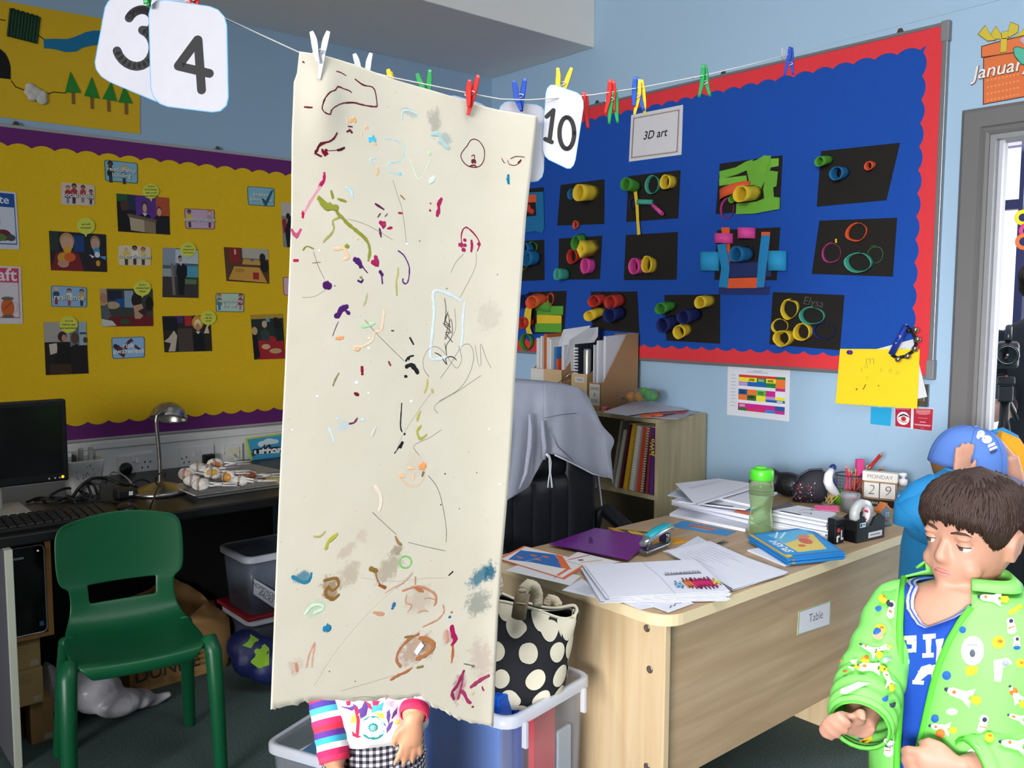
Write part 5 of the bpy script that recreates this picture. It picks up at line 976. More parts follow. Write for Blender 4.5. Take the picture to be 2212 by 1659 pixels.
HGD = M('#6a6e7c', .9, .1, 200, .3, 400)
for pts in ([(290, 740), (296, 860), (290, 980), (262, 1180), (215, 1300)], [(385, 790), (392, 900), (402, 990), (398, 1080)]):
    MB().tube([hk(x, y, yb-.085) for x, y in pts], [.004, .008, .009, .007, .003], 8).build('fold_roll', HG, hd)
MB().tube([hk(x, y, yb-.088) for x, y in ((480, 1048), (560, 1085), (650, 1130), (760, 1188), (860, 1215))], .0028, 6).build('zip', M('#c9ccd6', .4), hd)
for pts in ([(418, 1038), (440, 1055), (450, 1100), (446, 1180), (455, 1262), (458, 1290)], [(412, 1042), (436, 1070), (440, 1180), (430, 1250), (428, 1290)]):
    MB().tube([hk(x, y, yb-.10) for x, y in pts], [.0022]*4+[.003, .0045], 6).build('drawstring', M('#d9dadf', .7), hd)
for pts in ([(140, 760), (150, 900), (135, 1100), (125, 1240)], [(400, 770), (520, 745), (640, 735)], [(430, 840), (500, 980), (620, 1090)]):
    MB().tube([hk(x, y, yb-.072-.01) for x, y in pts], .0012, 5).build('seam', HGD, hd)
# ------------------------------------------------------------------ teacher's desk
DX0, DX1, DYF, DYB, DT = 1.535, 3.12, 1.235, 1.868, .72
WT = wood('#bba180', '#a68a68', 0); WS = wood('#d6bf9a', '#c6aa82', 2); WE = M('#dcc9a2', .4, .05, 10)
de = T('teacher_desk', 'pale maple office desk with rounded top corner, covered in papers', 'desk', (2.3, 1.55, 0))
ol = []
for cx, cy, a0, r in ((DX1-.02, DYB-.02, 0, .02), (DX0+.05, DYB-.05, 90, .05), (DX0+.06, DYF+.06, 180, .06), (DX1-.02, DYF+.02, 270, .02)):
    for i in range(7): a = math.radians(a0+i*15); ol.append((cx+r*math.cos(a), cy+r*math.sin(a), DT-.001))
MB().prism([(x, y, DT-.028) for x, y, z in ol], (0, 0, .0265)).build('edge_band', WE, de, bevel=.003)
MB().prism([(DX0+(x-DX0)*.998+.002, DYF+(y-DYF)*.996+.0015, DT-.0016) for x, y, z in ol], (0, 0, .0016)).build('desk_top', WT, de)
MB().bx(1.553, 1.573, 1.252, 1.85, 0, DT-.028).build('side_panel', WS, de, bevel=.002)
MB().bx(2.69, 2.71, 1.30, 1.82, 0, DT-.028).build('inner_panel', WS, de, bevel=.002)
MB().bx(3.08, 3.10, 1.252, 1.85, 0, DT-.028).build('side_panel', WS, de, bevel=.002)
MB().bx(1.573, 3.08, 1.268, 1.286, .293, DT-.034).build('modesty_panel', WT, de, bevel=.001)
for u, v in ((1398, 1357), (1404, 1446), (1398, 1656)):
    p = onx(u, v, 1.553); MB().lathe([(.009, 0), (.009, .002), (.005, .0024), (.003, .001)], p, 14, axis=(-1, 0, 0)).build('cam_lock', M('#8e867a', .35, .1, 40, metal=.8), de)
c = Card('name_label', [ony(*Z('P', *p), 1.2675) for p in ((528, 490), (768, 408), (762, 590), (517, 668))], (0, -1, 0), '#b7c084', .001, 'small laminated label reading Table stuck on the desk front', 'label')
c.rect(.02, .02, .98, .98, '#4f7f86').rect(.03, .04, .97, .96, '#cfcfd6').txt('Table', .54, .46, .034, '#4a4a50', bold=-.005).done()
UPZ = (0, 0, 1)
def dz_(k, x, y, z=DT): return onz(*Z(k, x, y), z)
_zz = [DT+.0004]
def dsheet(name, k, q, hx, label, cat, z, th=.0006, group=None, mat=None):
    return Card(name, [dz_(k, x, y, DT+z) for x, y in q], UPZ, hx, th, label, cat, group, mat=mat)
FL = 'flyers and magazines on the desk'
dsheet('letter', 'L', [(90, 437), (172, 402), (560, 470), (490, 530)], '#cfcdd0', 'white letter sticking out under the orange edged newsletter', 'paper', .0006).line([(.5, .75), (.9, .8)], .003, '#7a7a80').line([(.3, .7), (.45, .72)], .003, '#7a7a80').done()
c = dsheet('newsletter', 'L', [(45, 365), (205, 285), (625, 385), (455, 492)], '#d4683c', 'orange edged newsletter with blue starfish picture at the desk corner', 'magazine', .0016)
c.rect(.03, .04, .97, .96, '#d9d3d0').pol([(.1, .12), (.72, .06), (.93, .5), (.4, .82), (.28, .4)], '#2c63a8').rect(.06, .86, .5, .9, '#d4683c')
c.pol([(.4, .8), (.95, .5), (.95, .6), (.45, .92)], '#d4683c')
for a, b in ((.35, .2), (.62, .3), (.7, .45), (.48, .42)): c.ell(a, b, .04, .06, '#c8743c', 5)
for k in range(5): c.line([(.25+.08*k, .33+.02*k), (.30+.08*k, .345+.02*k)], .004, '#8fb4dc')
c.done()
c = dsheet('leaflet', 'L', [(455, 372), (540, 322), (800, 385), (620, 420)], '#d9d6d6', 'white and red leaflet beside the starfish newsletter', 'leaflet', .003); c.line([(.1, .1), (.95, .3)], .005, '#c23a40').line([(.15, .5), (.8, .7)], .004, '#c8844c').line([(.3, .35), (.4, .4)], .01, '#333').done()
c = dsheet('storybook', 'L', [(725, 180), (1010, 215), (1230, 262), (930, 300)], '#b8862c', 'yellow and brown illustrated book under the purple folder', 'book', .0006, .006)
c.rect(.2, .05, .5, .6, '#4a4020').ell(.4, .3, .1, .2, '#c8b030').ell(.75, .5, .12, .2, '#d8902c').rect(.6, .05, .95, .2, '#3a2a1a').done()
c = dsheet('folder', 'L', [(365, 276), (650, 178), (1022, 238), (850, 372)], '#6a1f80', 'glossy purple plastic folder on the desk', 'folder', .0085, .003, mat=M('#6a1f80', .18, .1, 8, .3, 14)); c.pol([(.3, .35), (.55, .2), (.56, .24), (.33, .4)], '#4a1260').done()
dsheet('photo_sheet', 'L', [(1380, 275), (1440, 248), (1475, 262), (1410, 292)], '#7d7468', 'small grey brown scrap beside the stapled papers', 'paper', .0006).pol([(.1, .2), (.5, .1), (.9, .8), (.4, .7)], '#3a3630').done()
# papers on the corner: open booklets lying in a fan
BKG = 'open booklets fanned at the desk corner'
lay = [([(440, 560), (565, 490), (760, 600), (640, 604)], '#c6c8d4', 'pale printed sheet peeping from under the open booklets', .0006, .001),
       ([(820, 636), (975, 600), (1140, 640), (925, 680)], '#d2d4e0', 'white sheet pointing to the desk corner under the booklets', .0012, .001),
       ([(985, 655), (1120, 590), (1258, 640), (1102, 698)], '#d4d5e0', 'white sheet with handwriting under the booklets at the corner', .0020, .001)]
for q, h, lb, z, th in lay:
    c = dsheet('paper_sheet', 'L', q, h, lb, 'paper', z, th)
    if 'handwriting' in lb: c.line([(.25, .75), (.4, .62), (.45, .72), (.6, .6), (.75, .7)], .0025, '#3a3a44')
    elif 'printed' in lb: [c.line([(.15+.1*k, .75), (.25+.1*k, .25)], .002, '#9a9ca8') for k in range(6)]
    c.done()
for i in range(7):
    dx, dy = (6-i)*9-20, (6-i)*9; z = .0032+.0022*i; j = (-6, 10, -14, 4, 12, -8, 0)[i]
    q = [(575+j-dx*.3, 405+dy*.5), (1262+j*.5, 370+dy*.4), (1478+j-dx*.2, 566+dy*1.1), (715+j*1.4-dx, 606+dy*.6)]
    c = dsheet('open_booklet', 'L', q, ('#d4d5e0', '#dcdde6', '#cfd1de')[i % 3], 'topmost open booklet with bright crayon scribble on white pages' if i == 6 else 'open white booklet in the fan, number %s below the crayoned one' % ('six', 'five', 'four', 'three', 'two', 'one')[i], 'booklet', z, .0014, BKG)
    if i == 6:
        c.line([(.515, 0), (.55, .5), (.54, 1)], .0016, '#a4a6b4')
        for k in range(26): a = .60+.0125*k; c.line([(a, .42+.03*math.sin(k*2)), (a+.006, .48), (a+.012, .40+.03*math.cos(k*3))], .0012, '#55565e')
        def scrib(a0, a1, b0, b1, n, hx, w=.003):
            pts = [(a0+(a1-a0)*k/n, (b0 if k % 2 else b1)+.04*math.sin(k*1.7)) for k in range(n+1)]; c.line(pts, w, hx)
        scrib(.60, .67, .70, .86, 7, '#7fb9de'); scrib(.69, .79, .62, .88, 13, '#e8804a'); scrib(.76, .94, .62, .90, 22, '#d6286e'); scrib(.93, .99, .68, .82, 5, '#e0cc3a')
    c.done()
ST = 'sheets of the stapled pile on the desk'
for i in range(6):
    j = (0, 14, -10, 18, -6, 4)[i]; z = .0012+.0016*i
    q = [(1085+j-20*(i == 0), 318+j*.4), (1330+j*1.5, 262-j*.4), (1838-j, 452+j*.6), (1500-j*.5, 566-3*i)]
    if i == 2: q = [(1150, 300), (1282, 226), (1420, 300), (1240, 370)]
    c = dsheet('paper_sheet', 'L', q, ('#cfd0dc', '#d6d7e2')[i % 2], 'topmost printed sheet of the pile beside the stapler' if i == 5 else ('white corner of a turned sheet sticking out behind stapler' if i == 2 else ('white sheet at the bottom of the stapled pile', 'second lowest white sheet of the stapled pile', '', 'white sheet third from the top of the stapled pile', 'white sheet just under the top printed one')[i]), 'paper', z, .0012, ST)
    if i == 5:
        for k in range(9): c.line([(.12+.09*k, .12), (.13+.09*k, .5+.1*math.sin(k*2))], .0014, '#b0b2c0')
    c.done()
# stapler
sp = dz_('L', 1030, 320); sa = nrm(dz_('L', 1150, 255)-dz_('L', 910, 350)); sn = np.cross((0, 0, 1), sa)
st = T('stapler', 'teal and silver stapler standing on the papers', 'stapler', sp+V3((0, 0, .012)))
def stp(t, w, z): return sp+sa*t+sn*w+V3((0, 0, z+.012))
SIL = M('#a6abb0', .25, .05, 20, metal=.9)
MB().loft([[stp(t, sx*w, z) for sx, z in ((-1, 0), (1, 0), (1, h), (-1, h))] for t, w, h in ((-.075, .015, .006), (-.03, .016, .007), (.04, .015, .006), (.06, .013, .012))], 0).build('base_arm', SIL, st, bevel=.002)
MB().loft([[stp(t, w*math.cos(a), z+hh*math.sin(a)) for a in (2*math.pi*i/12 for i in range(12))] for t, w, z, hh in ((-.080, .011, .026, .007), (-.06, .016, .034, .010), (0, .018, .045, .011), (.05, .018, .050, .010), (.078, .013, .044, .008), (.084, .006, .040, .005))], 0).build('upper_arm', SIL, st)
MB().loft([[stp(t, w*math.cos(a), z+hh*math.sin(a)) for a in (2*math.pi*i/12 for i in range(12))] for t, w, z, hh in ((-.055, .012, .041, .006), (0, .016, .053, .007), (.05, .015, .057, .006), (.07, .009, .052, .005))], 0).build('top_grip', M('#1f9aa8', .3), st)
MB().loft([[stp(t, sx*.009, z) for sx, z in ((-1, .01), (1, .01), (1, .03), (-1, .03))] for t in (-.07, -.045)], 0).build('staple_head', M('#7d8288', .2, metal=1), st)
MB().loft([[stp(t, sx*.012, z) for sx, z in ((-1, .01), (1, .01), (1, .034), (-1, .034))] for t in (.03, .055)], 0).build('hinge_block', M('#8d9298', .2, metal=1), st)
# blue flyer at the back
c = dsheet('postcard', 'K', [(1350, 1580), (1430, 1538), (1832, 1620), (1755, 1652)], '#3f86bd', 'blue postcard with orange fish print under the paper piles', 'postcard', .0006, .001); c.ell(.55, .45, .2, .25, '#b8644c').ell(.68, .55, .1, .2, '#c87a4c').ell(.3, .5, .1, .2, '#5f9fce').done()
# two paper piles
PA = 'sheaves of the paper pile behind the bottle'
rp = random.Random(5)
lay = [([(1335, 1505), (1420, 1455), (1990, 1560), (1900, 1622)], '#d8d9e4', .010), ([(1350, 1420), (1420, 1380), (2080, 1520), (1960, 1570)], '#cfd0dc', .010), ([(1365, 1410), (1450, 1350), (2060, 1480), (1950, 1530)], '#dedfe8', .008), ([(1350, 1395), (1480, 1340), (2050, 1440), (1930, 1510)], '#d2d4e0', .005), ([(1320, 1352), (1420, 1290), (1960, 1400), (1850, 1440)], '#c3c9d4', .003), ([(1400, 1400), (1560, 1330), (2040, 1400), (1900, 1460)], '#d9dae4', .004), ([(1460, 1330), (1700, 1300), (2140, 1340), (1960, 1440)], '#d4d5de', .008)]
z = .0012
for i, (q, h, th) in enumerate(lay):
    lb = ('lowest white sheaf of the pile spreading towards the desk edge', 'thick white sheaf second from the bottom of pile', 'white sheaf below the coloured strip', 'white sheet with orange and blue printed strip', 'pale blue sheet jutting out from the paper pile', 'white sheet tucked under the top sheets', 'upper sheaf of white sheets beneath the red printed one')[i]
    c = Card('paper_sheaf', [dz_('K', x, y, DT+z) for x, y in q], UPZ, h, th, lb, 'paper', PA)
    if i == 3: c.rect(.02, .8, .3, .99, '#d8704c').rect(.3, .8, .62, .99, '#3f86bd').rect(.62, .8, .85, .99, '#6fae5a').rect(.85, .8, .98, .99, '#c23c7a')
    if i == 4: c.rect(.06, .3, .2, .6, '#7a828e')
    if i == 5: c.rect(.05, .4, .13, .8, '#2c2c32')
    c.done(); z += th+.0012
z += .012
q = [dz_('K', x, y, DT+z) for x, y in ((1378, 1262), (1700, 1224), (1965, 1262), (1520, 1412))]
c = Card('worksheet', q, UPZ, '#d8d9e2', .0012, 'top worksheet with small red and grey figures on paper pile', 'paper', PA)
for k in range(17): c.line([(.16+.043*k, .30-.004*k), (.18+.043*k, .40-.004*k)], .0022, '#d04a5a' if k in (1, 6, 7) else '#a6a8b4')
c.done()
q = [dz_('K', x, y, DT+z-.006) for x, y in ((1400, 1290), (1720, 1235), (1990, 1290), (1545, 1425))]; Card('worksheet', q, UPZ, '#cfd0da', .004, 'worksheet directly under the top one of the pile', 'paper', PA).done()
PB = 'booklets of the thick stack behind the stamp'
for i in range(11):
    z = .0008+.0058*i; jx, jy = rp.uniform(-10, 10), rp.uniform(-8, 8)
    q = [dz_('O', x+jx, y+jy+(0 if i else 0), DT) for x, y in ((330, 1130), (520, 1090), (800, 1150), (735, 1215))]
    q = [p+V3((0, 0, z)) for p in q]
    c = Card('booklet', q, UPZ, ('#d6d7df', '#cacbd4', '#dedfe6')[i % 3], .0052, 'top booklet with pencil drawings on the thick stack' if i == 10 else 'white booklet in the thick stack, %s down from the top' % ('tenth', 'ninth', 'eighth', 'seventh', 'sixth', 'fifth', 'fourth', 'third', 'second', 'first')[i], 'booklet', PB)
    if i == 10: c.rect(.0, .1, .12, .5, '#4a4c50').line([(.3, .35), (.38, .5), (.34, .62), (.48, .55)], .003, '#4a4a50').line([(.7, .3), (.78, .5), (.85, .4), (.9, .6)], .003, '#55555c').line([(.5, .3), (.6, .35)], .003, '#6a6a70')
    c.done()
# stack of story books
bq = [(440, 1385), (155, 1205), (595, 1145), (870, 1340)]
c = Card('booklet', [dz_('O', x, y, DT+.0006) for x, y in ((425, 1398), (145, 1280), (420, 1230), (640, 1330))], UPZ, '#dcdde4', .004, 'white booklet jutting from under the blue story books', 'booklet'); c.done()
for i in range(5):
    j = (0, 8, -5, 6, 0)[i]; top = i == 4; z = .0052+.0042*i
    c = Card('story_book', [dz_('O', x+j, y+16+j*.3, DT)+V3((0, 0, z)) for x, y in bq], UPZ, '#1f78bc', .0036, 'top blue story book titled SPLASH with beach picture' if top else 'blue story book in the stack, %s under the top one' % ('fourth', 'third', 'second', 'first')[i], 'book', 'blue story books stacked on the desk')
    MBp = MB(); qq = [p+V3((0, 0, .0006)) for p in c.q]; ce = sum(qq)/4; MBp.prism([ce+(p-ce)*1.004 for p in qq], (0, 0, .0022)) if not top else None
    if top:
        c.rect(.0, .0, 1, .05, '#c9a23a').rect(.07, .06, .95, .96, '#2f8fd0').pol([(.15, .3), (.8, .26), (.9, .75), (.72, .92), (.16, .8)], '#d8c26a').pol([(.5, .3), (.9, .24), (.95, .9), (.74, .9), (.6, .6)], '#5fb0d8').ell(.5, .66, .12, .1, '#c86a54').ell(.36, .5, .05, .06, '#d0703c').ell(.66, .72, .08, .1, '#d8886c').line([(.7, .35), (.9, .55)], .006, '#cfe4ee').line([(.75, .3), (.95, .45)], .005, '#cfe4ee').rect(.02, .03, .1, .12, '#e0c030')
        c.txt('SPLASH!', .42, .19, .034, '#dfeaf2', bold=.03)
    c.done()
    e0, e1 = c.q[3], c.q[0]; m = MB(); d = nrm(e1-e0); m.prism([e1-d*.012+V3((0, 0, .0004)), e1-d*.024+V3((0, 0, .0004)), e1-d*.024+V3((0, 0, .0034)), e1-d*.012+V3((0, 0, .0034))], np.cross(d, UPZ)*.0006); m.build('spine_label', M('#d6b83a', .5), c.o)
# bottle
bp_ = dz_('O', 242, 1175); bh = ony(*Z('O', 250, 655), bp_[1])[2]-DT
bo = T('water_bottle', 'green translucent sports bottle with bright green cap, half filled', 'bottle', bp_)
k = bh/.225
MB().lathe([(.030, 0), (.034, .004*k), (.036, .02*k), (.036, .05*k), (.031, .085*k), (.0325, .10*k), (.036, .13*k), (.0365, .165*k), (.034, .188*k), (.031, .190*k), (.029, .188*k), (.0335, .165*k), (.033, .13*k), (.028, .085*k), (.033, .05*k), (.033, .02*k), (.03, .006*k), (.001, .005*k)], bp_, 32).build('bottle_body', M('#d9efc6', .1, .03, 10, trans=.9, ior=1.15), bo)
MB().lathe([(.0005, .0065*k), (.0295, .0065*k), (.0325, .02*k), (.0325, .032*k), (.0005, .032*k)], bp_, 28, caps=False).build('water', M('#dff0b4', .02, .02, 10, trans=.95, ior=1.2), bo)
m = MB(); [m.lathe([(.0372, z*k-.0008), (.0378, z*k), (.0372, z*k+.0008)], bp_, 28) for z in (.140, .148, .156)]; m.build('moulded_rib', M('#cfe6bb', .2, trans=.8), bo)
MB().lathe([(.0345, .186*k), (.0355, .188*k), (.0355, .214*k), (.033, .219*k), (.02, .221*k), (.001, .221*k)], bp_, 32).build('cap', M('#4fc92e', .35), bo)
m = MB(); m.lathe([(.018, 0), (.014, .004), (.001, .005)], bp_+V3((.008, .01, .2208*k)), 20); m.build('spout_lid', M('#58d036', .35), bo)
# tape dispenser
a0, a1, a2 = dz_('O', 962, 1226), dz_('O', 1168, 1178), dz_('O', 876, 1192)
ex = nrm(a1-a0); ey = nrm(np.cross((0, 0, 1), ex)); wx = np.linalg.norm(a1-a0); wy = .055
td = T('tape_dispenser', 'black desk tape dispenser with a big roll of clear tape', 'tape dispenser', a0)
def tp(x, y, z): return a0+ex*x+ey*y+V3((0, 0, z))
sid = [(0, 0), (wx, 0), (wx, .062), (wx*.82, .078), (wx*.62, .070), (wx*.5, .045), (wx*.36, .045), (wx*.25, .078), (.0, .066)]
for y in (0, wy-.006): MB().prism([tp(x, y, z) for x, z in sid], ey*.006).build('side_wall', M('#121214', .35), td, bevel=.0015)
MB().prism([tp(x, .006, z) for x, z in ((0, 0), (wx, 0), (wx, .035), (0, .035))], ey*(wy-.012)).build('base', M('#111113', .4), td)
MB().prism([tp(x, .006, z) for x, z in ((0, .0), (.006, 0), (.006, .066), (0, .066))], ey*(wy-.012)).build('front_wall', M('#131315', .35), td)
rc_ = tp(wx*.42, wy/2, .078); m = MB()
m.lathe([(.028, -.011), (.044, -.011), (.044, .011), (.028, .011), (.028, -.011)], rc_, 36, axis=ey, caps=False); m.build('tape_roll', M('#d3d6d6', .25, .04, 30, trans=.35), td)
m = MB().lathe([(.0275, -.0112), (.0275, .0112), (.025, .0112), (.025, -.0112), (.0275, -.0112)], rc_, 30, axis=ey, caps=False); m.build('tape_core', M('#e4dce0', .6), td)
m = MB(); [m.obox(rc_+(ex*math.cos(a)+V3((0, 0, 1))*math.sin(a))*.0248, (ex*math.sin(a)-V3((0, 0, 1))*math.cos(a))*.004, ey*.007, (ex*math.cos(a)+V3((0, 0, 1))*math.sin(a))*.0003) for a in (.2, 1.2, 2.2, 3.3, 4.4, 5.4)]; m.build('core_print', M('#c23a55', .6), td)
c = Card('label_sheet', [tp(.055, -.0008, .026), tp(.122, -.0008, .026), tp(.122, -.0008, .009), tp(.055, -.0008, .009)], -ey, '#c9c9cc', .0004, parent=td); c.line([(.12, .5), (.85, .5)], .003, '#6a6a70'); c.done()
c = Card('maker_label', [tp(.012, -.0008, .060), tp(.040, -.0008, .060), tp(.040, -.0008, .046), tp(.012, -.0008, .046)], -ey, '#b6cbd6', .0004, parent=td); c.rect(.05, .15, .35, .85, '#2c4656').rect(.45, .3, .9, .6, '#5f7a88').done()
# stamp
s0 = dz_('O', 800, 1232); ex2 = nrm(dz_('O', 868, 1216)-s0); ey2 = np.cross((0, 0, 1), ex2)
sm = T('teacher_stamp', 'small black self-inking stamp with red apple and white marks', 'stamp', s0)
o = MB(); o.obox(s0+ex2*.019+ey2*.012+V3((0, 0, .036)), ex2*.020, ey2*.014, V3((0, 0, .036))); o.build('stamp_body', M('#111113', .35), sm, bevel=.003)
o = MB(); o.obox(s0+ex2*.019+ey2*.012+V3((0, 0, .066)), ex2*.0215, ey2*.0155, V3((0, 0, .010))); o.build('stamp_cap', M('#18181b', .3), sm, bevel=.003)
c = Card('sticker', [s0+ex2*a-ey2*.0024+V3((0, 0, z)) for a, z in ((.001, .05), (.037, .05), (.037, .004), (.001, .004))], -ey2, '#17171a', .0003, parent=sm); c.ell(.3, .18, .2, .14, '#c8352c').pol([(.05, .55), (.4, .5), (.45, .65), (.25, .66), (.3, .95), (.05, .95)], '#d8d8d8').pol([(.6, .2), (.75, .2), (.75, .7), (.95, .7), (.95, .85), (.6, .85)], '#c9c9cb').done()
# calendar
cl = T('perpetual_calendar', 'wooden desk calendar showing MONDAY 29 on white blocks', 'calendar', dz_('O', 1125, 960))
cb = dz_('O', 1000, 935); cr = nrm(dz_('O', 1245, 962)-cb); cw = np.linalg.norm(dz_('O', 1245, 975)-cb)*.98; cn = nrm(np.cross(cr, (0, 0, 1))); kk = cw
def cp(x, z, d=0): return cb+cr*(x*cw)+V3((0, 0, z*cw))+cn*d
def cbox(x0, x1, z0, z1, d0, d1, name, hx, bev=.0015, mat=None): return MB().prism([cp(x0, z0, d0), cp(x1, z0, d0), cp(x1, z1, d0), cp(x0, z1, d0)], cn*(d1-d0)).build(name, mat or M(hx, .5, .06, 20), cl, bevel=bev)
PLW = wood('#b58a5c', '#8f6840', 2)
cbox(0, 1, 0, .22, -.045, -.002, 'month_strip', '#141416'); cbox(0, .03, .22, .80, -.045, 0, 'side_board', '', mat=PLW); cbox(.97, 1, .22, .80, -.045, 0, 'side_board', '', mat=PLW); cbox(.0, 1, .74, .79, -.045, 0, 'top_board', '', mat=PLW); cbox(0, 1, .22, .26, -.045, 0, 'shelf_board', '', mat=PLW); cbox(.0, 1, .22, .79, -.045, -.04, 'back_board', '', mat=PLW)
cbox(-.01, 1.01, .79, 1.08, -.03, 0, 'day_plate', '#ddd9d4')
for x0, d in ((.045, '2'), (.515, '9')):
    b = cbox(x0, x0+.44, .27, .735, -.038, -.001, 'number_block', '#dbd7d2'); m = MB(); put_text(m, d, cp(x0+.22, .505, .0004), cr, (0, 0, 1), .40*cw*1.1, shear=.12, bold=-.02); m.build('lettering', M('#4a3e3a', .6), b)
m = MB(); put_text(m, 'MONDAY', cp(.5, .93, .0006), cr, (0, 0, 1), .17*cw, bold=-.01); m.build('lettering', M('#4a4240', .6), cl)
m = MB(); put_text(m, 'JANUARY', cp(.5, .10, -.0012), cr, (0, 0, 1), .12*cw, bold=.01); m.build('lettering', M('#c9c5c0', .6), cl)
# jar of cotton buds
jp = dz_('O', 912, 985); ja = T('cotton_bud_jar', 'clear round jar full of white cotton buds', 'jar', jp)
MB().lathe([(.029, 0), (.031, .004), (.031, .05), (.0295, .05), (.0295, .004), (.001, .0035)], jp, 28).build('jar_body', M('#eef0f4', .08, .02, 10, trans=.85, ior=1.15), ja)
MB().lathe([(.0325, .050), (.0325, .062), (.030, .066), (.001, .066)], jp, 28).build('lid', M('#e6e8ee', .1, .02, 10, trans=.8, ior=1.15), ja)
m = MB(); rq = random.Random(8)
for i in range(38):
    a, r = rq.uniform(0, 6.28), rq.uniform(.004, .0255); b = jp+V3((r*math.cos(a), r*math.sin(a), .006)); t_ = b+V3((rq.uniform(-.002, .002), rq.uniform(-.002, .002), .036)); m.tube([b, b+V3((0, 0, .006)), t_-V3((0, 0, .008)), t_, t_+V3((0, 0, .002))], [.0022, .0018, .0014, .0026, .001], 6)
o = m.build('cotton_buds', M('#ece9e8', .8), ja); o['kind'] = 'stuff'
# pencil pot
pp = V3((2.99, 1.585, DT)); PH = .098
pt_ = T('pencil_pot', 'round wire mesh pencil pot crammed with pencils', 'pencil pot', pp)
m = MB()
for i in range(26): a = 2*math.pi*i/26; m.tube([pp+V3((.042*math.cos(a), .042*math.sin(a), .003)), pp+V3((.047*math.cos(a), .047*math.sin(a), PH))], .0006, 4)
for k in range(9): m.tube([pp+V3(((.042+.005*k/8)*math.cos(a), (.042+.005*k/8)*math.sin(a), .004+(PH-.004)*k/8)) for a in (2*math.pi*i/26 for i in range(26))], .0006, 4, closed=True)
m.build('wire_mesh', M('#6f5a62', .35, metal=.5), pt_); MB().lathe([(.043, 0), (.043, .003), (.001, .003)], pp, 24).build('base', M('#2c262a', .4), pt_)
MB().tube([pp+V3((.047*math.cos(a), .047*math.sin(a), PH)) for a in (2*math.pi*i/26 for i in range(26))], .002, 6, closed=True).build('rim', M('#2c262a', .4), pt_)
def pencil(bx_, by_, tip, hx, label, r=.0037, lead_='#c9a070', tipc=None):
    b = pp+V3((bx_, by_, .006)); t_ = V3(tip); d = nrm(t_-b); L_ = np.linalg.norm(t_-b)
    o = MB().tube([b, b+d*(L_-.016)], r, 6).build('pencil', M(hx, .4)); tag(o, label, 'pencil', 'pencils in the wire pot')
    MB().tube([b+d*(L_-.016), b+d*(L_-.004)], [r, .0012], 6).build('sharpened_tip', M(lead_, .6), o); MB().tube([b+d*(L_-.004), b+d*L_], [.0012, .0003], 5).build('pencil_lead', M(tipc or hx, .5), o)
def ppx(x, y, Y=1.60): return atd(*Z('O', x, y), float((pp-CAM) @ FW)+(Y-1.60)*.6)
for i, (bx_, by_, x, y, hx, lb) in enumerate(((-.024, -.01, 884, 628, '#d8385a', 'outermost pink pencil at the edge of the wire pot'), (-.020, .01, 912, 640, '#e05a78', 'rose pencil second from the pot edge'), (-.016, -.018, 905, 655, '#d84a6a', 'pink pencil leaning beside the rose one'), (-.01, 0, 930, 668, '#cf3a52', 'crimson pencil in front of the pink eraser'), (.0, -.02, 958, 652, '#d8622c', 'orange pencil in front of the pink eraser'), (.004, .01, 975, 690, '#d84a6a', 'short pink pencil below the eraser'), (.012, .015, 1052, 628, '#5a5f8a', 'slate blue pencil among the pot\'s middle ones'), (.018, -.01, 1046, 650, '#c8402e', 'short red pencil by the calendar top'), (.02, .01, 1072, 640, '#3a2c3c', 'dark pencil behind the tall red one'), (.015, -.02, 1098, 672, '#c8682c', 'orange pencil crossing the tall red one'), (.026, .012, 1170, 645, '#b8442e', 'brick red pencil leaning far over the pot rim'), (.028, -.008, 1165, 672, '#2a5fa8', 'blue pencil leaning over the calendar'), (.03, .01, 1195, 690, '#7a5a9a', 'purple pencil leaning lowest over the calendar'))):
    pencil(bx_, by_, ppx(x, y, 1.60+by_), hx, lb)
pencil(.0, .02, ppx(1160, 540, 1.62), '#c22a20', 'tall thick red pencil rising above the others', .0062, '#c98a50')
o = MB().obox(ppx(985, 655, 1.615), V3((.013, -.006, 0)), V3((.004, .008, 0)), V3((0, 0, .030))).build('eraser', M('#d8478a', .55), bevel=.002); tag(o, 'tall pink block eraser standing in the wire pot', 'eraser', None)
# sanitiser, tissue box, house card
sp_ = V3((3.05, 1.415, DT)); sz = T('hand_gel_bottle', 'clear hand gel bottle with white pump behind the calendar', 'bottle', sp_)
zt_ = ony(*Z('O', 1305, 700), 1.415)[2]-DT
MB().lathe([(.024, 0), (.026, .004), (.026, zt_-.062), (.018, zt_-.048), (.012, zt_-.044), (.012, zt_-.04)], sp_, 24).build('bottle_body', M('#cfd6da', .1, .02, 10, trans=.8, ior=1.2), sz)
MB().lathe([(.014, zt_-.042), (.014, zt_-.022), (.006, zt_-.021), (.006, zt_-.008)], sp_, 20).build('pump_collar', M('#e4e6ea', .35), sz)
m = MB().lathe([(.011, zt_-.012), (.011, zt_), (.001, zt_+.001)], sp_, 16); m.tube([sp_+V3((0, 0, zt_-.005)), sp_+V3((-.016, .022, zt_-.004)), sp_+V3((-.02, .028, zt_-.012))], .0045, 8); m.build('pump_head', M('#e8eaee', .35), sz)
tb0 = dz_('O', 1300, 1060); tbx = nrm(V3((.47, -.88, 0))); tb = T('tissue_box', 'blue and white medicine carton behind the tape dispenser', 'box', tb0)
tbh = ony(*Z('O', 1300, 850), tb0[1])[2]-DT; tn = np.cross(tbx, (0, 0, 1))
MB().prism([tb0-tbx*.018, tb0+tbx*.07, tb0+tbx*.07+V3((0, 0, tbh)), tb0-tbx*.018+V3((0, 0, tbh))], -tn*.05).build('carton_body', M('#1e5f86', .5), tb, bevel=.001)
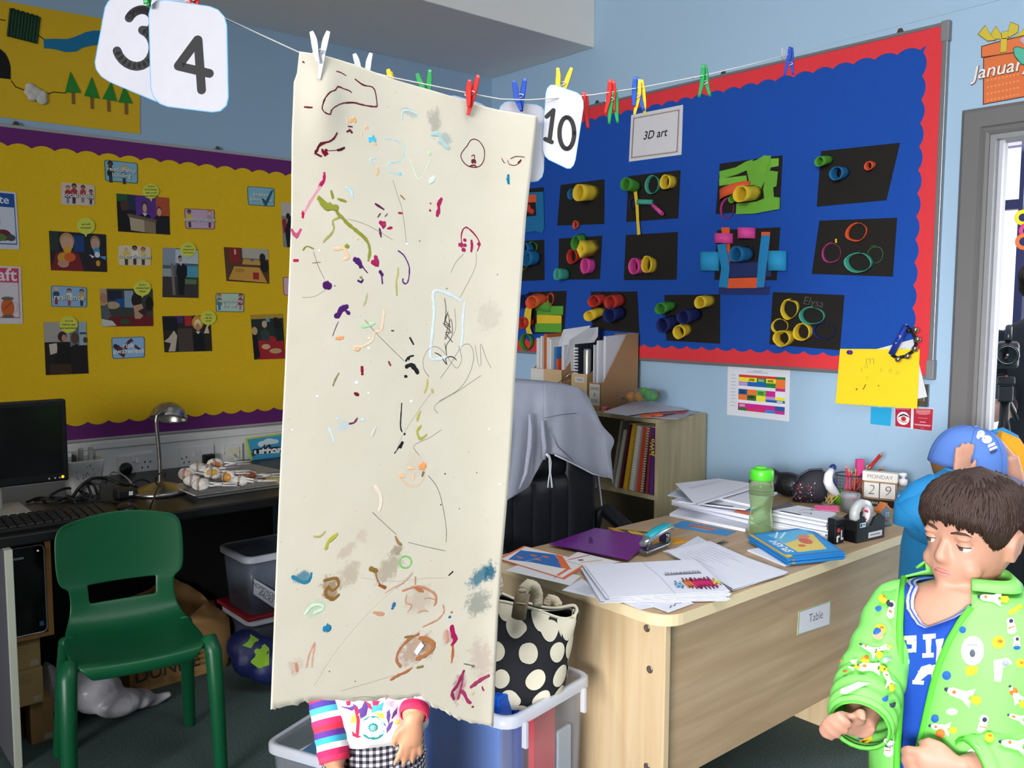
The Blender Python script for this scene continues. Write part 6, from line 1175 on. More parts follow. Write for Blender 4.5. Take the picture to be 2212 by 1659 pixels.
c = Card('printed_face', [tb0+tbx*a+V3((0, 0, z))+tn*.0004 for a, z in ((-.002, tbh*.96), (.068, tbh*.96), (.068, .004), (-.002, .004))], tn, '#cdd6dc', .0003, parent=tb); c.rect(0, .0, .5, .25, '#2f86a8').rect(.05, .45, .3, .5, '#7a8a94').rect(.05, .55, .4, .58, '#9aa6ae').rect(.68, .72, .9, .92, '#3a3a40').done()
c = Card('cross_mark', [tb0+tbx*a+V3((0, 0, z))+tn*.0004 for a, z in ((-.017, tbh*.96), (-.004, tbh*.96), (-.004, tbh*.80), (-.017, tbh*.80))], tn, '#1e5f86', .0003, parent=tb); c.rect(.38, .1, .62, .9, '#d4dee4').rect(.1, .38, .9, .62, '#d4dee4').done()
h0 = dz_('O', 1140, 1108); hx_ = nrm(dz_('O', 1240, 1090)-h0); hn = np.cross(hx_, (0, 0, 1)); hp = lambda x, z: h0+hx_*x+V3((0, 0, z))
hs = T('house_card', 'small grey blue house ornament with orange roof beside dispenser', 'ornament', h0)
MB().prism([hp(0, 0), hp(.045, 0), hp(.045, .05), hp(.0225, .068), hp(0, .05)], -hn*.018).build('house_wall', M('#5f7688', .6), hs)
MB().prism([hp(-.004, .048), hp(.0225, .070), hp(.049, .048), hp(.049, .056), hp(.0225, .079), hp(-.004, .056)], -hn*.022).build('roof', M('#c8743c', .6), hs)
for x, z in ((.022, .042), (.032, .042), (.022, .034), (.032, .034)): MB().prism([hp(x, z)+hn*.001, hp(x+.006, z)+hn*.001, hp(x+.006, z+.006)+hn*.001, hp(x, z+.006)+hn*.001], -hn*.001).build('window_pane', M('#9fb4c4', .4), hs)
MB().ball(hp(.028, .022)+hn*.001, (.004, .004, .004), 8).build('red_heart', M('#b8423c', .5), hs); MB().prism([hp(-.01, 0), hp(.055, 0), hp(.055, .006), hp(-.01, .006)], -hn*.02).build('green_base', M('#2f7a4c', .6), hs)
# pencil case, black bag, thermometer, bowl, sticks, note
cc = V3((2.86, 1.665, DT)); CE = M('#23222c', .7, .5, 60, .2, 90)
cs = T('pencil_case', 'dark pencil case with tiny red and white flowers', 'pencil case', cc); r1_ = nrm(V3((.47, -.88, 0))); f1_ = nrm(V3((.88, .47, 0)))
m = MB()
rings = []
for t, hw, hh in ((-.058, .03, .05), (-.05, .04, .085), (-.02, .042, .115), (.02, .040, .128), (.05, .034, .120), (.062, .02, .10)):
    rings.append([cc+r1_*t+f1_*(hw*math.cos(a))+V3((0, 0, hh/2+hh/2*math.sin(a))) for a in (2*math.pi*i/18 for i in range(18))])
m.loft(rings, 0); o = m.build('case_body', CE, cs, sub=1)
MB().tube([cc+r1_*t+f1_*w+V3((0, 0, z)) for t, w, z in ((-.055, -.02, .052), (-.035, -.018, .098), (0, -.014, .122), (.04, -.010, .126), (.062, -.006, .10))], .0035, 8).build('zip', M('#3c3c48', .4), cs)
bvc = BVHTree.FromPolygons([Vector(p) for r in rings for p in r], [(k*18+i, k*18+(i+1) % 18, k*18+18+(i+1) % 18, k*18+18+i) for k in range(5) for i in range(18)])
m = MB(); rf = random.Random(4)
for i in range(60):
    x, y = rf.uniform(478, 660), rf.uniform(770, 945); d = Vector(ray(*Z('O', x, y))); h, n_, _, _ = bvc.ray_cast(Vector(CAM), d.normalized())
    if h: m.ball(h, (rf.uniform(.0018, .0035),)*3, 6, rf.choice((0, 0, 1, 2)), 3)
o = m.build('flower_print', [M('#b83a48', .7), M('#c9c5cc', .7), M('#54607a', .7)], cs); o['kind'] = 'stuff'
q0 = V3((2.90, 1.775, DT)); m = MB()
for dx, dy, rx, rz_ in ((0, 0, .07, .045), (-.05, .02, .06, .05), (.03, -.02, .05, .04), (-.08, .03, .04, .03)): m.ball(q0+V3((dx*.4, dy-dx, rz_)), (rx*.7, rx, rz_), 12)
o = seal(m, 'black_pouch', M('#15161a', .45, .15, 20, .5, 50), None, .006, 3); tag(o, 'soft black pouch slumped behind the flowered pencil case', 'pouch')
gp0 = V3((2.93, 1.575, DT)); gb = MB().lathe([(.022, 0), (.026, .002), (.045, .038), (.047, .042), (.045, .042), (.024, .006), (.001, .005)], gp0, 30).build('green_bowl', M('#5aa81e', .4)); tag(gb, 'bright green plastic bowl beneath the thermometer', 'bowl')
th = T('ear_thermometer', 'white and blue ear thermometer resting in the green bowl', 'thermometer', gp0+V3((0, 0, .02)))
TP = lambda x, y: ony(*Z('O', x, y), 1.575)
MB().tube([TP(832, 872), TP(800, 842), TP(765, 800), TP(748, 760), TP(752, 715), TP(780, 668)], [.008, .0135, .0165, .0165, .0145, .0105], 14, flat=None).build('thermometer_body', M('#e2e4ea', .3), th)
MB().tube([TP(778, 672), TP(786, 655), TP(794, 645)], [.0115, .0115, .009], 14).build('blue_tip', M('#1c2f72', .35), th)
MB().tube([TP(786, 742), TP(792, 775), TP(806, 800)], [.006, .008, .005], 10).build('blue_grip', M('#232f6a', .35), th)
m = MB(); rf = random.Random(9)
ske = dz_('O', 735, 935)
for i in range(9):
    a = rf.uniform(-.5, .5); e = ske+V3((rf.uniform(-.01, .01), rf.uniform(-.02, .02), .004)); d = nrm(V3((rf.uniform(-.3, .3), rf.uniform(-.8, .8), 1)))
    o = MB().obox(e+d*.022, nrm(np.cross(d, (1, 0, 0)))*.0012, nrm(np.cross(d, (0, 1, .2)))*.0012, d*.022).build('match_stick', M('#d3b45a', .6)); tag(o, 'short yellow craft stick fanned in front of the green bowl', 'stick', 'yellow craft sticks by the bowl'); MB().ball(e+d*.045, .0018, 6).build('stick_end', M('#b0463a', .6), o)
o = MB().lathe([(.018, 0), (.018, .006), (.014, .007)], ske+V3((.0, 0, 0)), 14).build('putty_base', M('#8a8270', .7)); tag(o, 'lump of grey putty holding the yellow sticks', 'putty')
nz_ = .0008+.0058*11+.001
c = Card('sticky_note', [p+V3((0, 0, nz_)) for p in (dz_('O', 640, 1090), dz_('O', 815, 1095), dz_('O', 826, 1140), dz_('O', 648, 1125))], UPZ, '#e0558c', .0015, 'pink sticky notes lying on top of the thick stack', 'sticky note'); c.done()
for q, h, lb in (([(330, 965), (450, 920), (500, 960), (380, 990)], '#6f7278', 'grey folded paper lying by the pencil case'), ([(395, 985), (560, 965), (650, 985), (480, 1000)], '#2f2d30', 'dark ruler-like strip lying before the pencil case')): dsheet('paper_scrap', 'O', q, h, lb, 'paper', .0006, .004).done()
# ------------------------------------------------------------------ clothes line with pegs, number cards and the long painted sheet
def ld(u): return .0735*FPX/(106-.0375*(u-690))
LP = [(300, -60), (410, 5), (497, 45), (643, 112), (700, 130), (850, 168), (1020, 203), (1080, 214), (1140, 216), (1215, 211), (1280, 205), (1380, 190), (1520, 163), (1610, 142), (1703, 118)]
lp3 = [atd(u, v, ld(u)) for u, v in LP]
d0 = lp3[0]-lp3[2]; d1_ = lp3[-1]-lp3[-2]
lp3 = [lp3[0]+nrm(d0)*2.4, lp3[0]+nrm(d0)*.8]+lp3
e_ = lp3[-1]+d1_*((WX-.001-lp3[-1][0])/d1_[0])
ln = T('clothes_line', 'thin white string stretched across the classroom carrying pegs', 'string', lp3[6])
MB().tube(lp3, .0011, 6).build('string', M('#d6d3cc', .7), ln)
MB().tube([lp3[-1], e_], .0006, 6).build('nylon_thread', M('#cfd6dc', .2, trans=.6), ln)
MB().lathe([(.012, 0), (.012, .002), (.003, .003), (.003, .014)], e_+V3((.001, 0, 0)), 12, axis=(-1, 0, 0)).build('wall_hook', M('#e0e4e8', .1, trans=.6), ln)
p = atd(1693, 117, ld(1700)); MB().bx(p[0]-.009, p[0]+.006, p[1]-.002, p[1]+.002, p[2]-.012, p[2]+.012).build('clear_tag', M('#e4e8ec', .1, trans=.7), ln, bevel=.003)
m = MB(); q = atd(1497, 168, ld(1497)); m.ball(q, (.006, .002, .002), 8); m.build('knot', M('#b8aca4', .8), ln)
PEG = 'plastic pegs along the clothes line'
def peg(name_px, hx, label, a, b, jaw_a=None, jaw_b=None, spring=None, near=0):
    """a/b: pixel polylines of the two arms (drawn tip to tip); spring: pixel of the wire"""
    u = sum(p[0] for p in a+b)/len(a+b); t0 = ld(u)+near; root = atd(*spring, t0) if spring else atd(*a[0], t0)
    o = T('clothes_peg', label, 'peg', root, PEG)
    mt = M(hx, .38, .05, 40)
    for arm, off in ((a, -.004), (b, .004)):
        if not arm: continue
        pts = [atd(*p, t0)+nrm(FW*V3((1, 1, 0)))*off*(1 if i < len(arm)-1 else 1.0) for i, p in enumerate(arm)]
        fine = []
        for i in range(len(pts)-1):
            for k in range(3): fine.append(pts[i]+(pts[i+1]-pts[i])*k/3)
        fine.append(pts[-1]); n = len(fine)
        MB().tube(fine, [.0044*(.62+.5*math.sin(math.pi*min(1, max(0, i/(n-1)*1.05))**.8)) for i in range(n)], 8, flat=(nrm(FW*V3((1, 1, 0))), .0042)).build('peg_arm', mt, o, bevel=0)
    if spring:
        c = atd(*spring, t0); r = RT; m = MB(); m.tube([c+r*.008*math.cos(x)+V3((0, 0, .0035*math.sin(x)+.002*math.cos(x))) for x in (2*math.pi*i/12 for i in range(12))], .0009, 6, closed=True); m.build('spring', M('#d4d4d4', .2, metal=1), o)
    return o
z_ = lambda k, pts: [Z(k, *p) for p in pts]
peg(0, '#dfe2ea', 'white peg at the upper corner of the painted sheet', z_('E', [(392, 240), (412, 300), (420, 350), (430, 420), (445, 470)]), z_('E', [(512, 226), (492, 290), (468, 390), (455, 490), (440, 588)]), spring=Z('E', 440, 388), near=-.022)
peg(0, '#dde0e8', 'white peg second along the painted sheet\'s top', z_('E', [(712, 406), (728, 450), (742, 505), (765, 560), (775, 600)]), z_('E', [(832, 390), (815, 450), (806, 520), (790, 570), (782, 620)]), near=.03)
peg(0, '#e3b62c', 'yellow peg peeping over the painted sheet\'s top', z_('E', [(962, 520), (980, 580), (985, 640), (985, 700)]), z_('E', [(978, 530), (985, 590), (992, 650), (990, 720)]), near=.03)
peg(0, '#1f8a45', 'green peg between the yellow and red pegs of the painted sheet', z_('E', [(1178, 552), (1195, 600), (1215, 645), (1240, 720), (1248, 760)]), z_('E', [(1272, 515), (1268, 590), (1262, 670), (1255, 740), (1250, 790)]), near=.03)
peg(0, '#d3241f', 'red peg gripping the painted sheet beside number 10', z_('E', [(1572, 600), (1566, 650), (1562, 700), (1565, 760), (1562, 800)]), z_('E', [(1635, 555), (1612, 640), (1592, 720), (1570, 800), (1558, 855)]), spring=Z('E', 1570, 698), near=-.008)
peg(0, '#1c45a8', 'blue peg behind the painted sheet\'s lower top corner', z_('E', [(1898, 604), (1912, 660), (1922, 740), (1945, 800), (1955, 830)]), z_('E', [(1985, 578), (1972, 660), (1962, 740), (1958, 830)]), spring=Z('E', 1938, 720), near=.012)
peg(0, '#dfb934', 'yellow peg holding the number 10 card', z_('I', [(500, 510), (505, 570), (500, 630), (515, 690), (520, 730)]), z_('I', [(606, 500), (580, 570), (555, 640), (530, 710), (512, 770)]), spring=Z('I', 528, 628))
peg(0, '#c92824', 'red peg half hidden behind the number 10 card', z_('I', [(690, 690), (695, 760), (705, 830), (715, 900), (725, 965)]), z_('I', [(712, 690), (716, 760), (716, 840), (722, 920), (730, 960)]))
peg(0, '#1f8a45', 'green peg clipped behind a red peg on the string', z_('I', [(905, 690), (895, 760), (888, 840), (882, 930)]), z_('I', [(935, 660), (938, 760), (940, 840), (950, 915)]))
peg(0, '#c62622', 'red peg in front of the green one on the string', z_('I', [(890, 595), (885, 680), (875, 760), (850, 860)]), z_('I', [(918, 595), (920, 680), (915, 760), (922, 830)]), spring=Z('I', 888, 745))
peg(0, '#dcb62f', 'yellow peg clipped behind a blue peg above the sign', z_('I', [(1110, 595), (1105, 700), (1088, 780), (1070, 860)]), z_('I', [(1130, 590), (1140, 680), (1148, 770), (1152, 850)]))
peg(0, '#1f4fae', 'blue peg in front of a yellow one above the sign', z_('I', [(1075, 575), (1072, 650), (1068, 740), (1065, 800)]), z_('I', [(1098, 570), (1105, 650), (1120, 740), (1145, 825)]), spring=Z('I', 1088, 718))
peg(0, '#1f8a4a', 'green peg hanging alone against the red border', z_('I', [(1585, 482), (1580, 560), (1572, 640), (1550, 730)]), z_('I', [(1605, 480), (1612, 560), (1620, 640), (1642, 718)]), spring=Z('I', 1590, 620))
peg(0, '#1f3f9e', 'blue peg at the end of string near the board corner', z_('M', [(460, 352), (455, 420), (440, 480), (418, 575)]), z_('M', [(484, 350), (482, 420), (484, 490), (492, 555)]), spring=Z('M', 458, 478))
peg(0, '#1f9a4a', 'green peg holding the number 3 card', z_('A', [(1092, -260), (1090, -150), (1096, -50), (1096, 40)]), z_('A', [(1120, -260), (1112, -150), (1104, -40), (1100, 44)]), near=.02)
peg(0, '#e02420', 'red peg holding the number 4 card', z_('A', [(1440, -180), (1425, -100), (1415, -20), (1420, 60)]), z_('A', [(1475, -190), (1468, -90), (1452, 20), (1432, 190)]), spring=Z('A', 1425, -8))
# number cards
NC = 'number cards pegged on the string'
def rc2(cx, cz, w, h, r): return None
def numcard(k, q, words, label, off, size, tpos, dep=None):
    t0 = ld(sum(Z(k, *p)[0] for p in q)/4) if dep is None else dep
    pts = [atd(*Z(k, *p), (ld(Z(k, *p)[0])+.028) if dep == 'line' else t0+off) for i, p in enumerate(q)]
    n = nrm(np.cross(pts[1]-pts[0], pts[3]-pts[0]));  n = n if n @ FW < 0 else -n
    o = Card('number_card', pts, n, '#5aa4d6', .0007, label, 'number card', NC, outline=rr(.16, 1.35))
    o.pol([(.012+.976*a, .008+.984*b) for a, b in rr(.155, 1.35)], '#b9b8c1')
    return o
def digit(c, strokes, w):
    for st in strokes:
        o = c.off(); m = c._m(c.tm, '#17161a'); P = [c.at(a, b, o) for a, b in st]
        for i in range(len(P)-1):
            d = nrm(P[i+1]-P[i]); e = np.cross(c.n, d)*w/2; c.t.poly([P[i]-e, P[i+1]-e, P[i+1]+e, P[i]+e], m)
        for p in P: c.t.poly([p+c.n*.00002+nrm(c.q[1]-c.q[0])*w/2*math.cos(2*math.pi*i/14)+nrm(np.cross(c.n, c.q[1]-c.q[0]))*w/2*math.sin(2*math.pi*i/14) for i in range(14)], m)
def arc(cx, cy, rx, ry, a0, a1, n=14): return [(cx+rx*math.cos(math.radians(a0+(a1-a0)*i/n)), cy+ry*math.sin(math.radians(a0+(a1-a0)*i/n))) for i in range(n+1)]
c = numcard('A', [(800, -40), (1430, -60), (1290, 815), (690, 560)], '3', 'white rounded card with number 3 partly behind number 4', 0, 0, 0, 1.245); digit(c, [arc(.46, .30, .15, .13, 195, 395)+arc(.44, .56, .22, .19, 285, 515)], .0125); c.done()
c = numcard('A', [(1105, -20), (1695, 65), (1712, 858), (1128, 785)], '4', 'white rounded card with a large number 4', .0, 0, 0); digit(c, [[(.62, .335), (.365, .605), (.76, .635)], [(.625, .335), (.655, .80)]], .0122); c.done()
c = numcard('E', [(1385, 690), (1720, 790), (1700, 1290), (1365, 1230)], '8', 'white number card almost hidden behind the painted sheet', 0, 0, 0, 'line'); c.done()
c = numcard('E', [(1790, 745), (2145, 790), (2120, 1370), (1740, 1330)], '9', 'blank edge of white number card beside the number 10', 0, 0, 0, 'line'); digit(c, [arc(.36, .40, .17, .13, 0, 360), [(.53, .38), (.50, .78)]], .0125); c.done()
c = numcard('I', [(415, 610), (708, 712), (620, 1285), (380, 1170)], '10', 'white number card reading 10, hung at an angle', -.004, 0, 0)
t0 = [Z('I', *p) for p in ((0, 0),)]
def inv(c, k, x, y):
    """card coordinates of a pixel"""
    d = ray(*Z(k, x, y)); p = CAM+d*(((c.q[0]-CAM) @ c.n)/(d @ c.n)); best = None; s = V3((.5, .5))
    for _ in range(12):
        f = c.at(*s)-p; J = np.stack([(c.at(s[0]+1e-4, s[1])-c.at(*s))/1e-4, (c.at(s[0], s[1]+1e-4)-c.at(*s))/1e-4], 1); s = s-np.linalg.lstsq(J, f, rcond=None)[0]
    return tuple(s)
digit(c, [[inv(c, 'I', *p) for p in ((418, 872), (468, 825))], [inv(c, 'I', *p) for p in ((468, 825), (438, 1055))], [inv(c, 'I', *p) for p in ((408, 1040), (455, 1062))], [inv(c, 'I', 568+55*math.cos(a), 995+118*math.sin(a)) for a in (2*math.pi*i/22 for i in range(23))]], .0082); c.done()
# ------------------------------------------------------------------ long painted sheet
A0 = atd(643, 113, ld(643)); A1 = atd(1158, 252, ld(1158)); pu = nrm((A1-A0)*V3((1, 1, 0))); pn = nrm(np.cross(pu, (0, 0, 1)))
if pn @ FW > 0: pn = -pn
def onp(u, v): d = ray(u, v); t = ((A0-CAM) @ pn)/(d @ pn); p = CAM+d*t; return (p-A0) @ pu, p[2]-A0[2]
def bend(x, z):
    f = max(0, min(1, -z/.95)); xx = x/.42
    b = .006*math.sin(xx*5.2+.8)*(1-f*.3)+.010*math.sin(xx*2.6+z*2.5)*f+.003*math.sin(xx*13+z*6)*math.exp(-((z+.05)/.12)**2)
    b += .030*max(0, xx-.78)**1.5*f*f*4+.012*math.exp(-((xx-.08)/.07)**2)*math.exp(-((z+.06)/.06)**2)
    return b+.012*f
def pp3(x, z, o=0): return A0+pu*x+V3((0, 0, z))+pn*(bend(x, z)+o)
Lpx = [(643, 113), (638, 160), (632, 178), (628, 300), (626, 480), (620, 640), (612, 830), (604, 1000), (595, 1200), (588, 1350), (579, 1528)]
Rpx = [(1158, 252), (1154, 290), (1145, 370), (1133, 470), (1118, 640), (1105, 800), (1092, 1000), (1076, 1200), (1068, 1330), (1064, 1480), (1062, 1566)]
Bpx = [(579, 1528), (600, 1524), (640, 1516), (664, 1510), (720, 1508), (775, 1513), (830, 1507), (880, 1510), (900, 1503), (915, 1508), (935, 1528), (960, 1537), (975, 1548), (1000, 1558), (1030, 1564), (1062, 1567)]
Tpx = [(643, 113), (680, 121), (760, 141), (850, 171), (950, 200), (1020, 220), (1090, 238), (1158, 252)]
Ls, Rs, Bs, Ts = ([onp(*p) for p in q] for q in (Lpx, Rpx, Bpx, Tpx))
def il(P, t):
    k = t*(len(P)-1); i = min(int(k), len(P)-2); return (P[i][0]+(P[i+1][0]-P[i][0])*(k-i), P[i][1]+(P[i+1][1]-P[i][1])*(k-i))
def coons(s, t):
    L_, R_, T_, B_ = il(Ls, t), il(Rs, t), il(Ts, s), il(Bs, s); r = []
    for i in (0, 1): r.append((1-s)*L_[i]+s*R_[i]+(1-t)*T_[i]+t*B_[i]-((1-s)*(1-t)*Ts[0][i]+s*(1-t)*Ts[-1][i]+(1-s)*t*Bs[0][i]+s*t*Bs[-1][i]))
    return r
def torn(s, t):
    x, z = coons(s, t)
    if t > .995: z += .0022*math.sin(s*140)*math.sin(s*61)+.0012*math.sin(s*333)
    return x, z
def paper_mat(blots):
    m = bpy.data.materials.new('mat_painted_sheet'); m.use_nodes = True; nt = m.node_tree; N = nt.nodes; L = nt.links; b = N['Principled BSDF']
    uv = N.new('ShaderNodeUVMap'); n0 = N.new('ShaderNodeTexNoise'); n0.inputs['Scale'].default_value = 9; n0.inputs['Detail'].default_value = 5; L.new(uv.outputs[0], n0.inputs[0])
    mx = N.new('ShaderNodeMix'); mx.data_type = 'RGBA'; mx.inputs[6].default_value = lin('#eae2cf'); mx.inputs[7].default_value = lin('#f4eee0'); L.new(n0.outputs[0], mx.inputs[0]); cur = mx.outputs[2]
    n1 = N.new('ShaderNodeTexNoise'); n1.inputs['Scale'].default_value = 95; n1.inputs['Detail'].default_value = 5; n1.inputs['Roughness'].default_value = .7; L.new(uv.outputs[0], n1.inputs[0])
    for (cx, cz, rx, rz, rot, hx, st, sc) in blots:
        mp = N.new('ShaderNodeMapping'); mp.vector_type = 'TEXTURE'; mp.inputs['Location'].default_value = (cx, cz, 0); mp.inputs['Rotation'].default_value = (0, 0, rot); mp.inputs['Scale'].default_value = (rx, rz, 1)
        L.new(uv.outputs[0], mp.inputs[0]); ln_ = N.new('ShaderNodeVectorMath'); ln_.operation = 'LENGTH'; L.new(mp.outputs[0], ln_.inputs[0])
        a = N.new('ShaderNodeMath'); a.operation = 'MULTIPLY_ADD'; a.inputs[1].default_value = sc; L.new(n1.outputs[0], a.inputs[0]); L.new(ln_.outputs['Value'], a.inputs[2])
        r = N.new('ShaderNodeMapRange'); r.inputs[1].default_value = .5*sc+.55; r.inputs[2].default_value = .5*sc+1.05; r.inputs[3].default_value = st; r.inputs[4].default_value = 0; L.new(a.outputs[0], r.inputs[0])
        q = N.new('ShaderNodeMix'); q.data_type = 'RGBA'; q.inputs[7].default_value = lin(hx); L.new(r.outputs[0], q.inputs[0]); L.new(cur, q.inputs[6]); cur = q.outputs[2]
    # fine specks
    n2 = N.new('ShaderNodeTexNoise'); n2.inputs['Scale'].default_value = 130; n2.inputs['Detail'].default_value = 2; L.new(uv.outputs[0], n2.inputs[0])
    r2 = N.new('ShaderNodeMapRange'); r2.inputs[1].default_value = .70; r2.inputs[2].default_value = .78; r2.inputs[4].default_value = .28; L.new(n2.outputs[0], r2.inputs[0])
    q = N.new('ShaderNodeMix'); q.data_type = 'RGBA'; q.inputs[7].default_value = lin('#8a8378'); L.new(r2.outputs[0], q.inputs[0]); L.new(cur, q.inputs[6]); L.new(q.outputs[2], b.inputs['Base Color'])
    b.inputs['Roughness'].default_value = .38; b.inputs['Specular IOR Level'].default_value = .45
    n3 = N.new('ShaderNodeTexNoise'); n3.inputs['Scale'].default_value = 34; n3.inputs['Detail'].default_value = 3; L.new(uv.outputs[0], n3.inputs[0])
    bp = N.new('ShaderNodeBump'); bp.inputs['Strength'].default_value = .25; bp.inputs['Distance'].default_value = .003; L.new(n3.outputs[0], bp.inputs['Height']); L.new(bp.outputs[0], b.inputs['Normal'])
    # light shining through the paper
    tr_ = N.new('ShaderNodeBsdfTranslucent'); L.new(q.outputs[2], tr_.inputs[0]); ms = N.new('ShaderNodeMixShader'); ms.inputs[0].default_value = .32
    L.new(b.outputs[0], ms.inputs[1]); L.new(tr_.outputs[0], ms.inputs[2]); L.new(ms.outputs[0], N['Material Output'].inputs[0])
    return m
PXM = float(((A0-CAM) @ FW))/FPX     # rough metres per photo pixel on the sheet
def blot(k, x, y, rx, ry, rot, hx, st, sc=2.6):
    a = onp(*Z(k, x, y)); s = PXM*1.13/3.456; return (a[0], a[1], rx*s, ry*s, rot, hx, st, sc)
BL = [blot('H', 1640, 215, 150, 75, .5, '#2f7f9a', .85), blot('H', 1620, 420, 130, 110, .2, '#a7a99e', .8), blot('H', 1700, 190, 60, 70, .3, '#1f6d8c', .8), blot('H', 310, 225, 75, 45, -.1, '#3f8aa8', .85), blot('H', 520, 310, 75, 95, 0, '#a8865a', .8), blot('H', 660, 200, 110, 90, .6, '#c9b49a', .55),
      blot('H', 960, 160, 150, 95, .7, '#c3b39a', .7), blot('H', 1150, 770, 150, 120, .4, '#c4957a', .62), blot('H', 1250, 760, 70, 90, .2, '#b57c48', .7), blot('H', 1190, 400, 130, 120, 0, '#d4b3a0', .45), blot('H', 1650, 850, 110, 200, .3, '#d8bfb4', .55), blot('H', 400, 460, 90, 60, .5, '#cfe3cb', .7), blot('H', 1400, 680, 55, 60, 0, '#cfa592', .6), blot('H', 1490, 1060, 70, 120, -.2, '#b8627c', .6),
      blot('E', 1310, 900, 60, 110, .1, '#c2bdb0', .8), blot('E', 1390, 1050, 70, 60, .6, '#b4c4c0', .7), blot('E', 1120, 840, 70, 35, -.1, '#bfd0ce', .75), blot('G', 1010, 1270, 60, 45, .6, '#b09a80', .7), blot('G', 640, 1270, 90, 45, .7, '#dcc3b4', .6), blot('G', 750, 1160, 50, 60, .4, '#e0ccc0', .55), blot('G', 620, 340, 60, 40, 0, '#d3e3ee', .6), blot('F', 1700, 980, 130, 130, 0, '#dcd0c4', .5), blot('H', 250, 890, 60, 60, 0, '#dcb8a4', .5), blot('G', 1150, 640, 110, 110, 0, '#ecdccb', .6)]
ps = T('painted_sheet', 'long cream paper sheet with torn foot and glitter glue marks, pegged on the string', 'painting', A0)
m = MB(); NUx, NVx = 70, 110
m.grid(lambda s, t: pp3(*torn(s, t)), NUx, NVx, uvfn=lambda s, t: tuple(coons(s, t))); m.build('paper', paper_mat(BL), ps, solid=.0006)
def mark(k, pts, w, hx, lift=.55, gloss=.22, closed=False, var=.25, name='glue_or_crease_mark', pid=None):
    s = PXM*1.12/3.456; Q = [onp(*Z(k, *p)) for p in pts]
    if len(Q) == 1: Q = [(Q[0][0]-w*s*.12, Q[0][1]), Q[0], (Q[0][0]+w*s*.12, Q[0][1]-w*s*.05)]
    F = []; n = len(Q)
    for i in range(n if closed else n-1):
        p0, p1, p2, p3 = (Q[(i-1) % n] if closed or i else Q[i]), Q[i], Q[(i+1) % n], (Q[(i+2) % n] if closed or i+2 < n else Q[(i+1) % n])
        L_ = math.hypot(p2[0]-p1[0], p2[1]-p1[1]); K = max(2, min(6, int(L_/.006)+1))
        for j in range(K):
            t = j/K; F.append(tuple(.5*((2*p1[c])+(p2[c]-p0[c])*t+(2*p0[c]-5*p1[c]+4*p2[c]-p3[c])*t*t+(3*p1[c]-p0[c]-3*p2[c]+p3[c])*t**3) for c in (0, 1)))
    if not closed: F.append(Q[-1])
    r0 = w*s*.6; rs = [r0*(1+var*rm.uniform(-1, 1)) for _ in F]
    if not closed:
        rs[0] = max(rs[0]*.8, .0); rs[-1] *= .8
        for e in (0, -1):
            a, b = (F[0], F[1]) if e == 0 else (F[-1], F[-2]); L_ = math.hypot(a[0]-b[0], a[1]-b[1])+1e-9; d0_ = ((a[0]-b[0])/L_*r0, (a[1]-b[1])/L_*r0)
            for f_, g_ in ((.6, .78), (.95, .3)):
                q = (a[0]+d0_[0]*f_, a[1]+d0_[1]*f_)
                if e == 0: F.insert(0, q); rs.insert(0, r0*g_)
                else: F.append(q); rs.append(r0*g_)
    P = [pp3(x, z, .0007) for x, z in F]
    return MB().tube(P, rs, 8, closed=closed, flat=(pn, min(.0022, r0*lift))).build(name, M(hx, gloss, .18, 120), ps)
rm = random.Random(21)
DR, OL, PU, PI = '#641d28', '#8d9138', '#4d1f68', '#a41d52'
